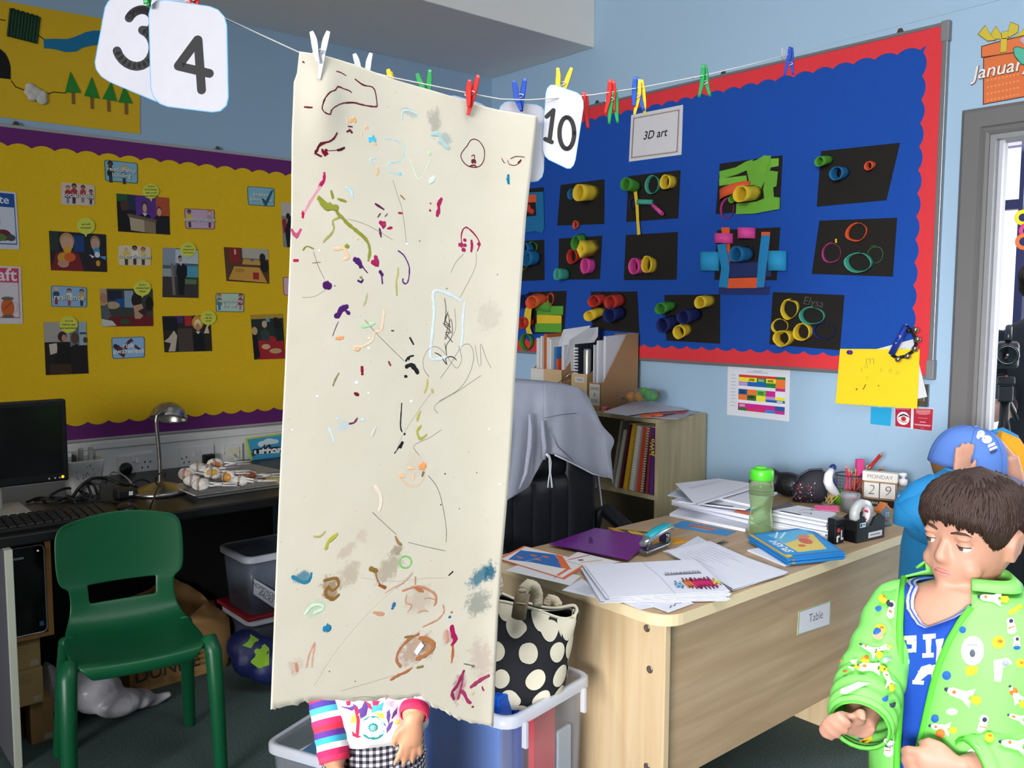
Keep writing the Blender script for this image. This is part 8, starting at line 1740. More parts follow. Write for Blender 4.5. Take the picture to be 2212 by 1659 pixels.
body.loft([[B(w*math.cos(a), d*math.sin(a), z) for a in (2*math.pi*i/24 for i in range(24))] for z, w, d in TR], 0)
body.tube([SHr, (SHr+ELr)/2, ELr, (ELr+HWr)/2, HWr], [.043, .038, .034, .03, .024], 12); body.tube([SHl, (SHl+ELl)/2, ELl, (ELl+HWl)/2, HWl], [.043, .038, .034, .03, .024], 12)
for s_ in (-1, 1): body.tube([B(s_*.058, 0, .56), B(s_*.064, .005, .42), B(s_*.066, .01, .30), B(s_*.068, -.005, .16), B(s_*.07, -.01, .04)], [.075, .066, .05, .045, .033], 14); body.loft([[B(s_*.07+.032*math.cos(a)*w, .035*0+y, .03+.03*math.sin(a)*w) for a in (2*math.pi*i/10 for i in range(10))] for y, w in ((-.06, .6), (-.03, 1), (.04, 1), (.09, .9), (.12, .4))], 0)
dr = nrm(HWr-ELr); dl = nrm(HWl-ELl)
hand(body, HWr, nrm(F*.80-Lf*.30+V3((0, 0, .30))), nrm(-Lf*.55+F*.5+V3((0, 0, .45))), nrm(Lf*.6+V3((0, 0, .75))), .125, .62, .1, 1.05)
hand(body, HWl, nrm(dl*.6-Lf*.55+V3((0, 0, .05))), nrm(F*.75+V3((0, 0, .55))), nrm(V3((0, 0, .9))-Lf*.3), .125, .5, .1, 1.05)
bo_ = seal(body, 'body', SKIN, boy, .0042, 5)
hd_.face(boy, '#4a4a42', '#4e382a', .86)
def bord(th):
    a = abs((th+math.pi) % (2*math.pi)-math.pi)
    if a < .75: return .127-.003*math.sin(th*23)-.010*(a/.75)
    if a < 1.1: return .117-.030*(a-.75)/.35
    if a < 2.05: return .087+.030*math.exp(-((a-1.68)/.25)**2)
    return .087-.055*min(1, (a-2.05)/.4)
HB = M('#33211a', .6, .3, 22, .4, 160, stretch=(1, 1, .25))
hd_.hair(boy, bord, HB, 1.0, .0095, 800, 5)
# trousers and shoes (below the frame)
m = MB()
for s_ in (-1, 1): m.tube([B(s_*.05, 0, .60), B(s_*.058, 0, .54), B(s_*.066, .005, .42), B(s_*.07, .008, .28), B(s_*.072, 0, .10)], [.09, .088, .076, .064, .056], 16)
m.loft([[B(w*math.cos(a), d*math.sin(a), z) for a in (2*math.pi*i/20 for i in range(20))] for z, w, d in ((.50, .12, .09), (.56, .13, .10), (.64, .125, .095))], 0); seal(m, 'trousers', M('#3c4250', .85, .1, 30, .2, 200), boy, .008, 3)
for s_ in (-1, 1): m = MB().loft([[B(s_*.072+.04*w*math.cos(a), y, .04+.04*w*math.sin(a)) for a in (2*math.pi*i/12 for i in range(12))] for y, w in ((-.075, .6), (-.05, .98), (.03, 1), (.09, .95), (.13, .5))], 0); m.build('shoe', M('#23252c', .5), boy)
# blue tee shirt: closed shell just over the torso
def TS(th, z, add=0):
    ks = [(.50, .118, .088), (.58, .130, .102), (.66, .128, .102), (.74, .132, .100), (.82, .137, .095), (.865, .124, .083), (.893, .09, .068), (.905, .062, .056)]
    i = max(0, min(len(ks)-2, max([k for k in range(len(ks)) if ks[k][0] <= z] or [0]))); t = (z-ks[i][0])/(ks[i+1][0]-ks[i][0]); w, d = (ks[i][c]+(ks[i+1][c]-ks[i][c])*t for c in (1, 2)); return B((w+add)*math.cos(th), (d+add)*math.sin(th)*.97, z)
TSH = M('#1348b0', .85, .06, 40, .2, 300)
def neck_z(th): d = (th-math.pi*.58+math.pi) % (2*math.pi)-math.pi; return .895-.052*max(0, 1-abs(d)/.62)
m = MB().loft([[TS(2*math.pi*i/60, .52+(neck_z(2*math.pi*i/60)-.52)*k/17) for i in range(60)] for k in range(18)], 0, False); ts = m.build('tee_shirt', TSH, boy, solid=.003)
# neckline: grey collar band round a bare V
MB().tube([TS(2*math.pi*i/60, neck_z(2*math.pi*i/60), .002) for i in range(60)], .007, 8, closed=True, flat=(V3((0, 0, 1)), .011)).build('collar_band', M('#a9a9b4', .85, .05, 40, .1, 300), ts)
bvT = BVHTree.FromPolygons([Vector(p) for p in m.v], m.f)
zp = lambda pts: [Z('P', *p) for p in pts]
def stick(bv, name, pts, hx, par, lift=.002, mat=None): return patch(bv, zp(pts), par, name, mat or M(hx, .8, .05, 40), lift)
LT = '#d8d0bc'
for pts in ([(1322, 672), (1418, 668), (1420, 700), (1385, 705), (1385, 735), (1350, 735), (1345, 705), (1320, 705)], [(1385, 705), (1420, 705), (1416, 795), (1385, 790)], [(1352, 770), (1385, 765), (1390, 795), (1360, 795)], [(1465, 662), (1560, 655), (1560, 690), (1468, 700)], [(1485, 690), (1530, 690), (1525, 800), (1490, 800)], [(1462, 800), (1545, 795), (1545, 830), (1462, 835)], [(1312, 850), (1368, 848), (1366, 880), (1312, 885)], [(1325, 880), (1362, 880), (1345, 1010), (1312, 1010)], [(1455, 900), (1520, 880), (1545, 905), (1500, 960), (1440, 1010), (1400, 1000)], [(1390, 1000), (1475, 1005), (1470, 1035), (1388, 1030)], [(1430, 930), (1560, 925), (1560, 955), (1430, 960)], [(1530, 890), (1565, 880), (1560, 1050), (1525, 1050)], [(1560, 700), (1620, 690), (1600, 800), (1560, 900)]):
    stick(bvT, 'applique_letter', pts, LT, ts, .0035)
# the jacket: open fronted shell, sleeves, collar
JG = M('#80da68', .6, .05, 30, .12, 220)
def JS(th, z, add=0): p = TS(th, min(z, .893), .016+.008*math.sin(th*5+z*14)*.5+add); p[2] = z*KZ; return p
def proj(p): q = V3(p)-CAM; d = q @ FW; return IW/2+FPX*(q @ RT)/d, IH/2-FPX*(q @ UP)/d
def th_at(u, z, lo, hi):
    best = None
    for i in range(200):
        th = lo+(hi-lo)*i/199; x = proj(JS(th, z))[0]
        if best is None or abs(x-u) < best[0]: best = (abs(x-u), th)
    return best[1]
zj = [.555, .60, .64, .68, .72, .76, .80, .84, .87, .893]
def v_of(z): return proj(B(0, .1, z))[1]
def inter(P, v):
    P = sorted(P, key=lambda p: p[1])
    if v <= P[0][1]: return P[0][0]
    for (u0, v0), (u1, v1) in zip(P, P[1:]):
        if v0 <= v <= v1: return u0+(u1-u0)*(v-v0)/(v1-v0)
    return P[-1][0]
EL_ = zp([(1340, 300), (1318, 420), (1290, 560), (1280, 800), (1292, 1050), (1285, 1300), (1262, 1660)])
ER_ = zp([(1880, 300), (1830, 430), (1700, 590), (1640, 720), (1560, 930), (1500, 1200), (1440, 1480), (1395, 1660)])
rows = []; eL = []; eR = []
for z in zj:
    v = v_of(z); tr_ = th_at(inter(EL_, v), z, math.pi*.40, math.pi*1.0); tl_ = th_at(inter(ER_, v), z, 0.05, math.pi*.62)
    rows.append([JS(tr_+(2*math.pi+tl_-tr_)*i/36, z) for i in range(37)]); eR.append(rows[-1][0]); eL.append(rows[-1][-1])
top = [r*.62+(B(0, -.01, .915))*.38 for r in rows[-1]]
for i, p in enumerate(top): p[2] = .912*KZ
jm = MB().loft(rows+[top], 0, False, True, closed=False); jk = jm.build('jacket', JG, boy, solid=.004)
for e in (eL, eR): MB().tube(e, [.006]*len(e), 8).build('jacket_edge', M('#58c838', .6, .05, 30), jk)
MB().tube([p+(p-O)*V3((.02, .02, 0)) for p in eR], .0028, 6).build('piping', M('#2d8fc0', .5), jk)
# collar flap
ncl = rows[-1]; MB().loft([[p*1 for p in top], [q+V3((0, 0, .020))+(q-B(0, 0, .91))*V3((.08, .08, 0)) for q in top], [q+V3((0, 0, .004))+(q-B(0, 0, .91))*V3((.35, .35, 0)) for q in top]], 0, False, True, closed=False).build('collar', JG, jk, solid=.004)
sleeve_m = []
for nm, S, E_, W, puff in (('r', SHr, ELr, HWr, 1), ('l', SHl, ELl, HWl, 1)):
    P = [S+(B(0, 0, .86)-S)*.45, S+V3((0, 0, .012)), (S*.5+E_*.5), E_, E_*.55+W*.45, E_*.18+W*.82, E_*.04+W*.96]
    R_s = [.046, .053, .054, .055, .055, .053, .047]
    f = []; rr2 = []
    for i in range(len(P)-1):
        for k in range(5): t = k/5; f.append(P[i]+(P[i+1]-P[i])*t); rr2.append((R_s[i]+(R_s[i+1]-R_s[i])*t)*(1+.06*math.sin((i*5+k)*1.9)))
    f.append(P[-1]); rr2.append(R_s[-1])
    m = MB().tube(f, rr2, 22, caps=False); sleeve_m.append(m); m.build('sleeve', JG, jk, solid=.004, sub=1)
    MB().tube([f[-1]+(f[-1]-f[-2])*.1*k for k in (-1, 0, 1)], .048, 20, caps=False).build('cuff', M('#52bf36', .6, .05, 30), jk, solid=.005)
allv = []; allf = []
for m in [jm]+sleeve_m:
    o = len(allv); allv += [Vector(p) for p in m.v]; allf += [tuple(i+o for i in f) for f in m.f]
bvJ = BVHTree.FromPolygons(allv, allf)
WHP, YEP, ORP, BLP, GRP, NVP = '#eef0ea', '#f2c22a', '#e8742c', '#1f5fb8', '#9aa6a8', '#2c3450'
def circ(x, y, rx, ry, n=12, a0=0): return [(x+rx*math.cos(2*math.pi*i/n+a0), y+ry*math.sin(2*math.pi*i/n+a0)) for i in range(n)]
def motif(pts, hx, lift=.006): return stick(bvJ, 'space_print', pts, hx, jk, lift)
def rocket(x, y, s, a):
    c, s_ = math.cos(a), math.sin(a); R2 = lambda P: [(x+s*(p*c-q*s_), y+s*(p*s_+q*c)) for p, q in P]
    motif(R2([(-90, 0), (-50, -22), (20, -26), (50, -18), (50, 18), (20, 26), (-50, 22)]), WHP); motif(R2([(20, -24), (70, -58), (66, -14), (45, -10)]), WHP, .0065); motif(R2([(20, 24), (75, 55), (66, 14), (45, 10)]), WHP, .0065); motif(R2([(55, -18), (110, -24), (122, 0), (110, 24), (55, 18), (70, 0)]), YEP, .0066); motif(R2(circ(-35, -2, 11, 11)), ORP, .0075); motif(R2([(-92, -6), (-72, -14), (-72, 12), (-90, 8)]), NVP, .007)
def astronaut(x, y, s, a=0):
    c, s_ = math.cos(a), math.sin(a); R2 = lambda P: [(x+s*(p*c-q*s_), y+s*(p*s_+q*c)) for p, q in P]
    motif(R2(circ(0, -40, 40, 40)), WHP); motif(R2([(-38, -10), (38, -10), (46, 60), (20, 85), (-20, 85), (-46, 60)]), WHP, .0063); motif(R2(circ(6, -40, 22, 22)), NVP, .0072); motif(R2([(-30, 20), (30, 20), (30, 30), (-30, 30)]), ORP, .0072)
def robot(x, y, s):
    motif(circ(x, y, 85*s, 110*s, 14), WHP); motif(circ(x, y+15*s, 22*s, 30*s), '#55606a', .0075); motif([(x-55*s, y+115*s), (x+40*s, y+115*s), (x+30*s, y+170*s), (x-40*s, y+185*s)], YEP); motif([(x-40*s, y-50*s), (x+40*s, y-50*s), (x+40*s, y-40*s), (x-40*s, y-40*s)], GRP, .0075)
def planet(x, y, s, hx=YEP): motif(circ(x, y, 48*s, 48*s), hx); motif(circ(x+10*s, y-8*s, 20*s, 14*s), ORP, .0075)
robot(1830, 780, 1); planet(2020, 720, 1); rocket(1740, 1100, 1.35, .35); astronaut(1910, 1320, .85, .15); planet(2010, 320, .8); rocket(1960, 410, 1.1, .1); motif(circ(1755, 625, 26, 26), BLP); motif(circ(1640, 960, 34, 34), BLP); motif([(1985, 850), (2090, 830), (2120, 870), (2060, 900), (2040, 1010), (1990, 1000)], WHP); motif(circ(2070, 870, 25, 25), GRP, .0075)
astronaut(1235, 480, .85, .2); motif(circ(1225, 440, 22, 22), '#3a4048', .0078); planet(1170, 410, .7); motif(circ(1135, 482, 22, 18), BLP); planet(1140, 640, .8, YEP); motif(circ(1130, 680, 34, 30), '#e89a7a', .0078); motif(circ(1120, 660, 22, 22), BLP, .0082); rocket(1060, 790, .8, .5); rocket(1150, 780, .6, -.4); astronaut(2110, 600, .7, -.2); astronaut(2150, 720, .6); motif(circ(2150, 760, 28, 16), BLP, .008)
rocket(1600, 1350, 1.0, .2); motif(circ(1560, 1280, 30, 30), BLP, .008); motif(circ(1600, 1390, 36, 36), ORP, .0078); planet(1960, 1450, .7); motif([(1450, 1560), (1520, 1540), (1500, 1650), (1440, 1640)], WHP); motif(circ(1490, 1590, 18, 24), BLP, .008); planet(1540, 1500, .6); astronaut(1220, 1500, .8); motif(circ(1215, 1480, 22, 18), GRP, .008); rocket(2140, 1100, .9, 1.0); planet(2130, 1080, .7, ORP); planet(2180, 870, .7); rocket(2150, 1270, .8, .3); motif([(2090, 500), (2180, 450), (2190, 480), (2100, 530)], YEP); motif(circ(1680, 1230, 44, 26), '#d8dcd8')
rocket(900, 890, .9, .4); rocket(1060, 920, 1.0, .1); planet(1030, 865, .7); motif([(860, 1080), (980, 1040), (1060, 1050), (900, 1110), (850, 1110)], WHP); motif(circ(1010, 940, 40, 22), WHP); motif(circ(890, 960, 16, 12), ORP); rocket(1180, 1000, .8, 1.2); motif(circ(1160, 1150, 24, 18), BLP); motif(circ(1210, 1190, 22, 18), NVP); motif([(960, 1430), (1060, 1400), (1080, 1430), (980, 1460)], BLP); motif([(980, 1480), (1080, 1440), (1090, 1460), (1000, 1500)], YEP); rocket(2130, 1500, 1.2, .2); robot(1830, 1570, .6); motif(circ(1180, 860, 30, 16), GRP)
# ---------------- girl behind the painted sheet
O, F, Lf, zn = frame(808, 1560, 1.70, -6)
g = T('person', 'girl hidden to the waist behind the painted sheet, striped sleeves and gingham trousers', 'person', O)
gh = Head(O, F, Lf, B(0, .008, .865), .98)
WR, WL = atd(724, 1650, 1.60), atd(893, 1550, 1.605)
gSR, gSL = B(-.105, 0, .80), B(.105, 0, .80); gER, gEL = atd(702, 1490, 1.65), atd(904, 1478, 1.66)
body = MB(); gh.skull(body)
body.tube([gh.P(0, -.012, .045), gh.P(0, -.018, 0), B(0, 0, .845), B(0, 0, .80)], [.043, .04, .043, .058], 16)
body.loft([[B(w*math.cos(a), d*math.sin(a), z) for a in (2*math.pi*i/20 for i in range(20))] for z, w, d in ((.47, .07, .06), (.55, .078, .07), (.62, .074, .068), (.72, .08, .07), (.79, .098, .068), (.825, .075, .055), (.845, .045, .042))], 0)
for S, E_, W in ((gSR, gER, WR), (gSL, gEL, WL)): body.tube([S, (S+E_)/2, E_, (E_+W)/2, W], [.038, .034, .03, .027, .021], 12)
for s_ in (-1, 1): body.tube([B(s_*.045, 0, .53), B(s_*.050, .004, .40), B(s_*.056, .006, .28), B(s_*.060, -.004, .14), B(s_*.064, -.008, .03)], [.050, .046, .040, .036, .028], 12); body.loft([[B(s_*.064+.028*w*math.cos(a), y, .027+.027*w*math.sin(a)) for a in (2*math.pi*i/10 for i in range(10))] for y, w in ((-.05, .6), (-.02, 1), (.04, 1), (.08, .9), (.11, .4))], 0)
hand(body, WR, nrm(V3((0, 0, -1))+Lf*.15), nrm(-Lf*.7+F*.6), nrm(F*.8+Lf*.5), .115, .35, .1)
hand(body, WL, nrm(V3((0, 0, -1))-Lf*.10+F*.1), nrm(F*.85+Lf*.35), nrm(-Lf*.95+F*.1), .095, .12, .24)
seal(body, 'body', SKIN2, g, .0042, 4)
gh.face(g, '#3a5a6a', '#7a5a38', .3)
gh.hair(g, lambda th: .128-.02*min(1, abs((th+math.pi) % (2*math.pi)-math.pi)/.8) if abs((th+math.pi) % (2*math.pi)-math.pi) < .8 else max(.0, .108-.11*(abs((th+math.pi) % (2*math.pi)-math.pi)-.8)), M('#6b4a2c', .6, .25, 22, .4, 150), 1.0, .014, 260, 9)
GING = bpy.data.materials.new('mat_gingham'); GING.use_nodes = True; nt = GING.node_tree; N = nt.nodes; L = nt.links
uv = N.new('ShaderNodeUVMap'); sx = N.new('ShaderNodeSeparateXYZ'); L.new(uv.outputs[0], sx.inputs[0]); outs = []
for k in (0, 1):
    a = N.new('ShaderNodeMath'); a.operation = 'FRACT'; L.new(sx.outputs[k], a.inputs[0]); c2 = N.new('ShaderNodeMath'); c2.operation = 'GREATER_THAN'; c2.inputs[1].default_value = .5; L.new(a.outputs[0], c2.inputs[0]); outs.append(c2)
ad = N.new('ShaderNodeMath'); ad.operation = 'ADD'; L.new(outs[0].outputs[0], ad.inputs[0]); L.new(outs[1].outputs[0], ad.inputs[1])
dv = N.new('ShaderNodeMath'); dv.operation = 'MULTIPLY'; dv.inputs[1].default_value = .5; L.new(ad.outputs[0], dv.inputs[0])
cr = N.new('ShaderNodeValToRGB'); cr.color_ramp.interpolation = 'CONSTANT'; e = cr.color_ramp.elements; e[0].color = lin('#dedbe2'); e[1].position = .4; e[1].color = lin('#6c6a76'); e2 = e.new(.9); e2.color = lin('#16151c')
L.new(dv.outputs[0], cr.inputs[0]); L.new(cr.outputs[0], N['Principled BSDF'].inputs['Base Color']); N['Principled BSDF'].inputs['Roughness'].default_value = .9
m = MB()
KS = .0115
def uvtube(fn, nu, nv, su, sv): m.grid(lambda a, b: fn(a*2*math.pi, b), nu, nv, uvfn=lambda a, b: (a*su, b*sv))
uvtube(lambda th, t: B((.094-.004*t)*math.cos(th)*(1+.02*math.sin(th*3)), (.085)*math.sin(th), .52+.11*t), 40, 6, 48, 9.5)
for s_ in (-1, 1): uvtube(lambda th, t, s_=s_: B(s_*(.044+.014*(1-t))+(.052+.0*t)*math.cos(th), (.054+.028*t)*math.sin(th), .06+.48*t), 28, 12, 36, 42)
m.build('gingham_trousers', GING, g, solid=.003)
for s_ in (-1, 1): MB().loft([[B(s_*.064+.036*w*math.cos(a), y, .036+.036*w*math.sin(a)) for a in (2*math.pi*i/12 for i in range(12))] for y, w in ((-.065, .6), (-.04, .98), (.03, 1), (.08, .95), (.12, .5))], 0).build('shoe', M('#5a2a5a', .5), g)
def GT(th, z, add=0):
    ks = [(.575, .104, .100), (.62, .098, .092), (.72, .098, .088), (.79, .115, .08), (.825, .09, .066), (.845, .06, .055)]
    i = max(0, min(len(ks)-2, max([k for k in range(len(ks)) if ks[k][0] <= z] or [0]))); t = (z-ks[i][0])/(ks[i+1][0]-ks[i][0]); w, d = (ks[i][c]+(ks[i+1][c]-ks[i][c])*t for c in (1, 2)); return B((w+add)*math.cos(th), (d+add)*math.sin(th)*.95+.006*math.sin(th*7)*max(0, .66-z)*8, z)
mT = MB().loft([[GT(2*math.pi*i/40, z) for i in range(40)] for z in (.592, .61, .63, .66, .70, .75, .79, .81, .825, .84)], 0, False); gt = mT.build('tee_shirt', M('#d8d5d8', .85, .05, 40, .15, 300), g, solid=.003)
bvG = BVHTree.FromPolygons([Vector(p) for p in mT.v], mT.f); zh = lambda P: [Z('H', *p) for p in P]
def fl(P, hx, lift=.003): return patch(bvG, zh(P), gt, 'flower_print', M(hx, .8, .05, 40), lift)
fl(circ(850, 1355, 96, 90, 16), '#1f8a86', .0030)
for i in range(10):
    a = 2*math.pi*i/10; fl(circ(850+62*math.cos(a), 1350+54*math.sin(a), 30, 26, 9), '#b8dfe4' if i % 2 else '#cfe8e8', .0036)
fl(circ(850, 1352, 26, 24, 10), '#7fb8b4', .0042)
for P, h in (([(605, 1190), (640, 1210), (700, 1230), (740, 1200), (720, 1180), (680, 1200)], '#5a3a8a'), ([(700, 1160), (720, 1230), (735, 1300), (720, 1420), (745, 1425), (755, 1300), (740, 1200)], '#c8204a'), ([(740, 1220), (790, 1150), (820, 1180), (800, 1260), (760, 1290)], '#5a3a8a'), ([(790, 1150), (830, 1175), (855, 1230), (820, 1210)], '#d83a5c'), ([(840, 1150), (900, 1150), (890, 1185), (850, 1190)], '#c8306a'), ([(690, 1260), (760, 1240), (720, 1320), (680, 1330)], '#e6cf4a'), ([(860, 1240), (930, 1235), (940, 1290), (900, 1280)], '#e6d24a'), ([(830, 1190), (930, 1160), (920, 1230), (840, 1240)], '#4fb8c8'), ([(950, 1230), (970, 1205), (985, 1260), (965, 1330), (945, 1280)], '#6a4a9a'), ([(985, 1240), (1030, 1190), (1025, 1250), (990, 1300), (970, 1300)], '#5a3a8a'), ([(960, 1330), (1000, 1290), (985, 1360), (950, 1400), (945, 1360)], '#6a4a9a'), ([(1010, 1300), (1055, 1290), (1040, 1330), (1005, 1340)], '#e6d66a'), ([(650, 1155), (690, 1150), (685, 1185), (660, 1190)], '#c8204a'), ([(690, 1370), (735, 1410), (780, 1420), (740, 1432), (700, 1420)], '#c8204a'), ([(930, 1150), (1000, 1150), (990, 1200), (940, 1190)], '#c9c0d8')): fl(P, h)
STR = [('#e0305a', 1.0), ('#c81f5c', .9), ('#eef0f2', 1.1), ('#36a6c8', 1.0), ('#5a2f90', .8), ('#e0304a', 1.0), ('#e62f6c', .9), ('#f0f0f2', 1.0), ('#4ab4d4', 1.0), ('#4a3a9a', .8)]
mats_s = [M(h, .85, .05, 40, .15, 300) for h, _ in STR]
def striped(S, E_, W, r0, r1, nm, w=.0092):
    P = [S, S*.5+E_*.5, E_, E_*.5+W*.5, W]; f = []
    for i in range(len(P)-1):
        n_ = max(2, int(np.linalg.norm(P[i+1]-P[i])/(w/2)))
        for k in range(n_): f.append(P[i]+(P[i+1]-P[i])*k/n_)
    f.append(P[-1]); n = len(f); mis = [((n-2-i)//2) % len(STR) for i in range(n-1)]
    MB().tube(f, [r0+(r1-r0)*i/(n-1)+.0008*math.sin(i*1.3) for i in range(n)], 20, caps=False, mis=mis).build('striped_sleeve', mats_s, gt, solid=.003)
striped(gSR, gER, WR*1+(gER-WR)*.03, .040, .0285, 'a', .0105); striped(gSL, gEL, WL+(gEL-WL)*.04, .038, .0265, 'b')
# ---------------- child in the blue cap
O, F, Lf, zn = frame(2048, 1000, 2.47, -62)
k = T('person', 'child in a pale blue cap and blue jacket, hands raised to head', 'person', O)
hc = atd(2100, 1086, 2.47); kh = Head(O, F, Lf, hc-F*.03, 1.02, 8)
body = MB(); kh.skull(body); body.tube([kh.P(0, -.02, .04), kh.P(0, -.03, -.01), B(0, -.03, .86), B(0, -.03, .80)], [.043, .04, .045, .06], 14)
body.loft([[B(w*math.cos(a), d*math.sin(a), z) for a in (2*math.pi*i/18 for i in range(18))] for z, w, d in ((.48, .09, .07), (.58, .10, .08), (.70, .105, .08), (.78, .12, .075), (.82, .08, .06), (.845, .05, .05))], 0)
kWR, kWL = atd(2072, 1034, 2.36), atd(2182, 985, 2.52); kSR, kSL = B(-.13, -.02, .80), B(.13, -.01, .80); kER, kEL = atd(1985, 1110, 2.34), atd(2195, 1075, 2.55)
for S, E_, W in ((kSR, kER, kWR), (kSL, kEL, kWL)): body.tube([S, (S+E_)/2, E_, (E_+W)/2, W], [.04, .035, .032, .028, .022], 12)
for s_ in (-1, 1): body.tube([B(s_*.055, 0, .54), B(s_*.06, .004, .40), B(s_*.062, .006, .28), B(s_*.064, -.004, .14), B(s_*.066, -.008, .03)], [.068, .06, .047, .042, .031], 12); body.loft([[B(s_*.066+.028*w*math.cos(a), y, .027+.027*w*math.sin(a)) for a in (2*math.pi*i/10 for i in range(10))] for y, w in ((-.05, .6), (-.02, 1), (.04, 1), (.08, .9), (.11, .4))], 0)
tcam = nrm(CAM-kWR)
hand(body, kWR, nrm(V3((0, 0, 1))+RT*.12), tcam, nrm(RT), .105, .12, .12); hand(body, kWL, nrm(V3((0, 0, .75))-RT*.65), nrm(tcam*.4+RT*.4+V3((0, 0, .6))), nrm(-tcam), .105, .35, .1)
seal(body, 'body', SKIN, k, .0045, 4); kh.face(k, '#4a3526', '#6a4a30', .3)
kh.hair(k, lambda th: .10 if abs((th+math.pi) % (2*math.pi)-math.pi) < 1.2 else .04, M('#8a6238', .6, .2, 22, .4, 150), 1.0, .004, 0, 3, zmax=.13)
CAPM = M('#5b82cf', .85, .06, 30, .25, 260); cap = MB()
def CS(a, t): z = .098+.112*math.sin(t*math.pi/2); c = math.cos(t*math.pi/2)**.72; th = 2*math.pi*a; w = .083; d = .096 if math.cos(th) > 0 else .102; return kh.P(w*math.sin(th)*c, d*math.cos(th)*c, z)
cap.loft([[CS(i/40, t/12) for i in range(40)] for t in range(12)]+[[kh.P(.004*math.sin(2*math.pi*i/40), .004*math.cos(2*math.pi*i/40), .2105) for i in range(40)]], 0, False); cp_ = cap.build('cap_crown', CAPM, k, solid=.003)
vm = MB(); vm.grid(lambda s, t: kh.P(.080*math.sin((s-.5)*2.3)*(1-.12*t), .088*math.cos((s-.5)*2.3)+.075*t*math.cos((s-.5)*2.0), .100-.020*t-.10*(s-.5)**2*(1+.3*t)), 20, 8); vm.build('cap_visor', M('#6c6488', .85, .06, 30, .2, 260), cp_, solid=.004)
for i in range(6): MB().tube([CS((i+.5)/6, t/10)+(CS((i+.5)/6, t/10)-kh.P(0, 0, .1))*.012 for t in range(10)], .0009, 5).build('cap_seam', M('#4a6cb4', .8), cp_)
MB().ball(kh.P(0, 0, .212), (.007, .007, .004), 8).build('cap_button', CAPM, cp_)
bvC = BVHTree.FromPolygons([Vector(p) for p in cap.v], cap.f); zo = lambda P: [Z('O', *p) for p in P]
for P, h in ((circ(1888, 412, 28, 26, 10), '#e6e9ee'), (circ(1930, 452, 38, 30, 10), '#e6e9ee'), (circ(1868, 432, 14, 18, 8), '#e6e9ee'), (circ(1880, 408, 9, 9, 8), '#3a4468'), (circ(1915, 445, 7, 8, 8), '#3a4468'), ([(1935, 490), (1985, 470), (1990, 490), (1940, 512)], '#e6e9ee'), ([(1945, 520), (1998, 495), (2008, 512), (1952, 535)], '#d8dfe8'), ([(1950, 540), (2005, 522), (2000, 540), (1960, 556)], '#34406a')): patch(bvC, zo(P), cp_, 'cap_patch', M(h, .7, .05, 30), .004)
BJ = M('#1f86c4', .7, .06, 30, .15, 200); YL = M('#e2a01e', .85, .06, 30, .3, 160)
m = MB().loft([[B(w*math.cos(a), d*math.sin(a), z) for a in (2*math.pi*i/24 for i in range(24))] for z, w, d in ((.50, .15, .115), (.60, .145, .115), (.72, .145, .112), (.79, .155, .10), (.825, .12, .085), (.85, .08, .075))], 0); m.build('jacket', BJ, k)
m = MB().tube([kSR+(B(0, 0, .8)-kSR)*.4, kSR+V3((0, 0, .01)), (kSR+kER)/2, kER, (kER+kWR)/2, kER*.12+kWR*.88], [.06, .066, .062, .06, .055, .046], 18, caps=False); m.build('sleeve', BJ, k, solid=.004)
MB().tube([kER*.14+kWR*.86, kER*.06+kWR*.94], [.046, .044], 18, caps=False).build('cuff', M('#2a92cc', .7), k, solid=.008)
hb = [atd(u, v, 2.36) for u, v in ((2050, 1040), (2020, 1050), (1995, 1068), (1972, 1100), (1962, 1140))]; MB().tube(hb, [.02, .035, .045, .05, .04], 14).build('hood_fold', BJ, k)
hood = [atd(u, v, 2.62) for u, v in ((2148, 948), (2175, 965), (2192, 1000), (2195, 1040), (2180, 1075))]
MB().tube(hood, [.03, .042, .05, .052, .05], 16).build('yellow_lining', YL, k)
MB().tube([atd(u, v, 2.63) for u, v in ((2140, 936), (2165, 930), (2192, 945), (2206, 985), (2210, 1035), (2205, 1065))], [.008, .010, .011, .012, .012, .010], 10).build('hood_edge', BJ, k)
m = MB()
for s_ in (-1, 1): m.tube([B(s_*.05, 0, .56), B(s_*.062, .004, .40), B(s_*.066, .006, .26), B(s_*.068, 0, .07)], [.085, .07, .06, .052], 14)
m.loft([[B(w*math.cos(a), d*math.sin(a), z) for a in (2*math.pi*i/20 for i in range(20))] for z, w, d in ((.48, .11, .085), (.58, .12, .095))], 0); seal(m, 'trousers', M('#2c3242', .85, .1, 30, .2, 200), k, .009, 2)
for s_ in (-1, 1): MB().loft([[B(s_*.066+.036*w*math.cos(a), y, .036+.036*w*math.sin(a)) for a in (2*math.pi*i/12 for i in range(12))] for y, w in ((-.065, .6), (-.04, .98), (.03, 1), (.08, .95), (.12, .5))], 0).build('shoe', M('#1c1c22', .5), k)
